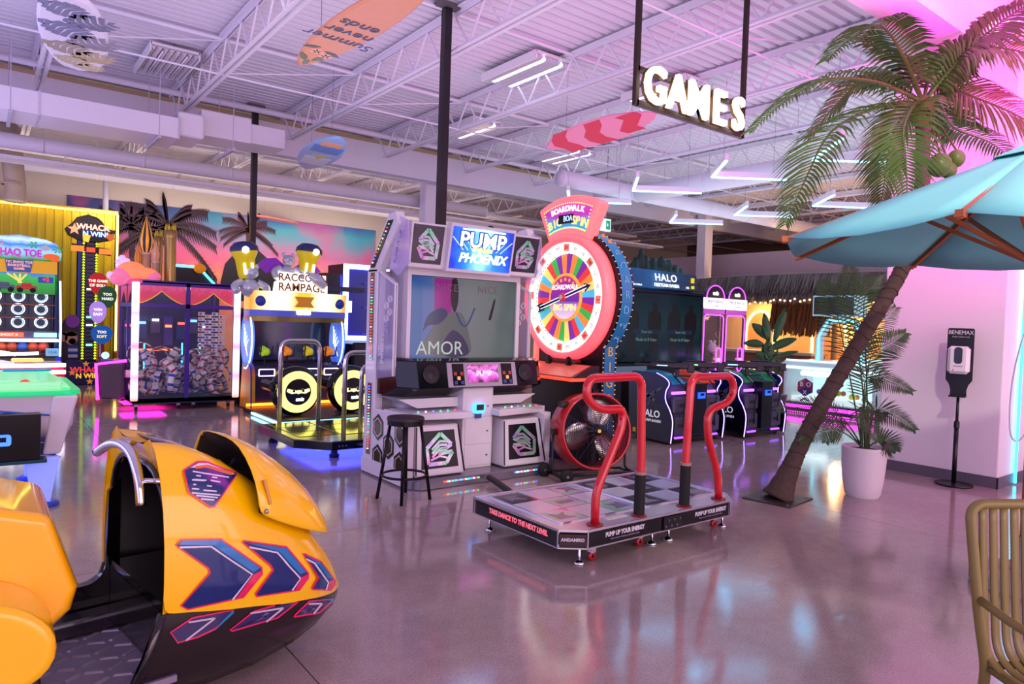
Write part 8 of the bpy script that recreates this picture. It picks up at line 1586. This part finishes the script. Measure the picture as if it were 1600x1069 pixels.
# black drop poles
for (x, y, lab) in ((4.18, 6.85, 'black drop pole behind the dance cabinet'), (3.74, 12.3, 'black drop pole in front of the mural')):
    t = thing('drop_pole', lab, 'pole', (x, y, 0)); MB().box(-0.045, 0.045, -0.045, 0.045, 0, DECK_Z-0.02).build('shaft', M('#120f14', 0.4), t); MB().box(-0.14, 0.14, -0.1, 0.1, DECK_Z-0.06, DECK_Z-0.02).build('ceiling_bracket', M('#5a5458', 0.5), t); MB().box(-0.07, 0.07, -0.07, 0.07, 0, 0.012).build('foot_plate', BLACK, t)
t = thing('drop_pole', 'white conduit pole standing above the yellow partition', 'pole', (2.28, 18.3, 0)); MB().tube([(0, 0, 0), (0, 0, DECK_Z)], 0.06, 12).build('shaft', JOI, t, smooth=True); MB().lathe([(0.09, 0), (0.09, 0.02), (0.05, 0.03)], 14).build('foot_plate', JOI, t)
# surfboards
def board_outline(L, W, tip=0.85, n=24):
    pts = []
    for i in range(n+1):
        u = i/n; w = W/2*(sin(pi*u)**tip if 0 < u < 1 else 0); pts.append((w, (u-0.5)*L))
    return pts+[(-w, y) for w, y in pts[-2:0:-1]]
def surfboard(c, L, W, rot, label, mat, tip=0.7):
    t = thing('surfboard', label, 'surfboard', c); t.rotation_euler = rot; o = board_outline(L, W, tip); g = MB()
    g.loft([[(x*0.9, y*0.97, -0.022) for x, y in o], [(x, y, -0.008) for x, y in o], [(x, y, 0.008) for x, y in o], [(x*0.9, y*0.97, 0.022) for x, y in o]]); b = g.build('board', mat, t, smooth=False)
    Ri = t.rotation_euler.to_matrix().inverted()
    for y in (-0.3*L, 0.3*L):
        a = Vector((0, y, 0.015)); MB().tube([a, a+Ri @ Vector((0, 0, DECK_Z-c[2]))], 0.003, 4).build('wire', STEEL, t)
    return t
# leaf print board
s1 = surfboard((0.70, 7.85, 4.1), 2.1, 0.56, (0, 0, radians(-8)), 'surfboard with grey tropical leaf print at upper left', M('#e4dcec', 0.35, var=0.03), 0.3)
for k, (x, y, a, sz, col) in enumerate(((-0.08, -0.75, 30, 0.26, '#7a7a98'), (0.1, -0.5, -20, 0.28, '#6f7290'), (-0.1, -0.25, 35, 0.3, '#78769a'), (0.1, 0.05, -25, 0.3, '#8a8498'), (-0.12, 0.28, 20, 0.28, '#a09488'), (0.1, 0.48, -15, 0.26, '#b8a888'), (-0.08, 0.66, 25, 0.22, '#c0b090'), (0.06, 0.84, -10, 0.18, '#c8b898'))):
    g = MB(); a = radians(a); n = 7; sz *= 1.3
    for i in range(n):   # split monstera leaf: lobes along a midrib
        u = i/(n-1)-0.5
        for s in (-1, 1):
            w = sz*0.5*(1-(2*u)**2*0.7); p = [(u*sz, 0), (u*sz+0.11*sz, 0), (u*sz+0.16*sz+0.1*sz, s*w), (u*sz+0.10*sz, s*w*1.02)]
            if s < 0: p = p[::-1]
            g.prism([(x+px*cos(a)-py*sin(a), y+px*sin(a)+py*cos(a)) for px, py in p], 'z', -0.026, -0.0215)
    g.build('leaf_print', M(col, 0.4), s1)
s2 = surfboard((2.52, 5.55, 4.0), 2.5, 0.44, (0, 0, radians(2)), 'peach surfboard lettered with summer words near the top of the picture', M('#d8906a', 0.35, var=0.05), 0.62)
DKB = M('#3a4a70', 0.4)
for k, wd in enumerate(('Summer', 'never', 'ends')): text(wd, 0.19, DKB, s2, (0.0, 0.36-0.2*k, -0.0255), rot=(pi, 0, pi), ext=0.002, shear=0.15)
for k, (x, y, a, col, sz) in enumerate(((-0.08, 0.95, 60, '#5a6a58', 0.2), (0.06, 0.92, 110, '#6a7a60', 0.2), (0.1, 0.72, 20, '#4a5a58', 0.18), (-0.12, 0.66, 150, '#4a5a58', 0.16), (0.0, 1.08, 90, '#6a7a68', 0.16))):
    a = radians(a); MB().prism([(x+cos(a)*sz*(u-0.5)-sin(a)*s_*sz*0.18*sin(pi*u), y+sin(a)*sz*(u-0.5)+cos(a)*s_*sz*0.18*sin(pi*u)) for s_, us in ((1, [i/8 for i in range(9)]), (-1, [1-i/8 for i in range(1, 8)])) for u in us][::-1], 'z', -0.026, -0.0215).build('leaf_print', M(col, 0.4), s2)
for (x, y) in ((-0.04, 0.74), (0.07, 0.8)):
    for q in range(5): a = 2*pi*q/5; MB().prism([(x+0.035*cos(a)+0.03*cos(b), y+0.035*sin(a)+0.03*sin(b)) for b in [2*pi*i/10 for i in range(10)]], 'z', -0.0265, -0.022).build('petal_print', M('#e8b098', 0.4), s2)
s3 = surfboard((6.24, 6.5, 4.0), 2.1, 0.42, (0, radians(28), radians(-3)), 'red and pink waved surfboard left of the glowing sign', M('#e88aa8', 0.35, var=0.03), 0.6)
for k in range(3):
    y = -0.78+0.62*k; o = [(0.19*u*(1 if abs(y) < 0.6 else 0.75), y+0.10*sin(u*3+k)+dy) for dy, us in ((0.0, [-1, -0.5, 0, 0.5, 1]), (0.3, [1, 0.5, 0, -0.5, -1])) for u in us]; MB().prism(o, 'z', -0.0265, -0.0215).build('wave_print', M('#d02a48', 0.35), s3)
s4 = surfboard((4.12, 10.3, 4.0), 2.4, 0.58, (0, radians(4), radians(-10)), 'blue and peach surfboard with a sailboat drawing', M('#8ab8e8', 0.35, var=0.04), 0.6)
for (y0, y1, col, w) in ((-0.86, -0.62, '#e8a878', 0.15), (-0.62, -0.2, '#3a88d8', 0.215), (0.15, 0.7, '#c8dcf4', 0.2)): MB().prism([(-w, y0), (w, y0), (w*0.95, y1), (-w*0.95, y1)], 'z', -0.0262, -0.0215).build('colour_band', M(col, 0.4), s4)
MB().prism([(-0.12, 0.02), (0.14, -0.02), (0.06, 0.12), (0.0, 0.3), (-0.05, 0.12)], 'z', -0.028, -0.022).build('sail_print', M('#b8c880', 0.4), s4)
s5 = surfboard((6.2, 18.3, 4.0), 1.6, 0.42, (0, 0, radians(-62)), 'small pink surfboard hung before the mural', M('#f08a80', 0.35, var=0.03, emit=0.0), 0.6)
t = thing('exit_sign', 'small green exit sign behind the prize wheel', 'sign', (9.95, 10.0, 3.42)); MB().box(-0.12, 0.12, -0.03, 0.03, 0, 0.24).build('sign_box', M('#e0f4ec', 0.3, emit=0.5), t); MB().box(-0.02, 0.1, -0.035, -0.03, 0.03, 0.21).build('green_field', EM('#1aa070', 0.9), t); MB().prism([(0.0, 0.08), (0.05, 0.12), (0.0, 0.16)], 'y', -0.04, -0.034).build('arrow_mark', WHITE, t); MB().tube([(0, 0, 0.24), (0, 0, DECK_Z-3.42)], 0.008, 6).build('hanger', STEEL, t)
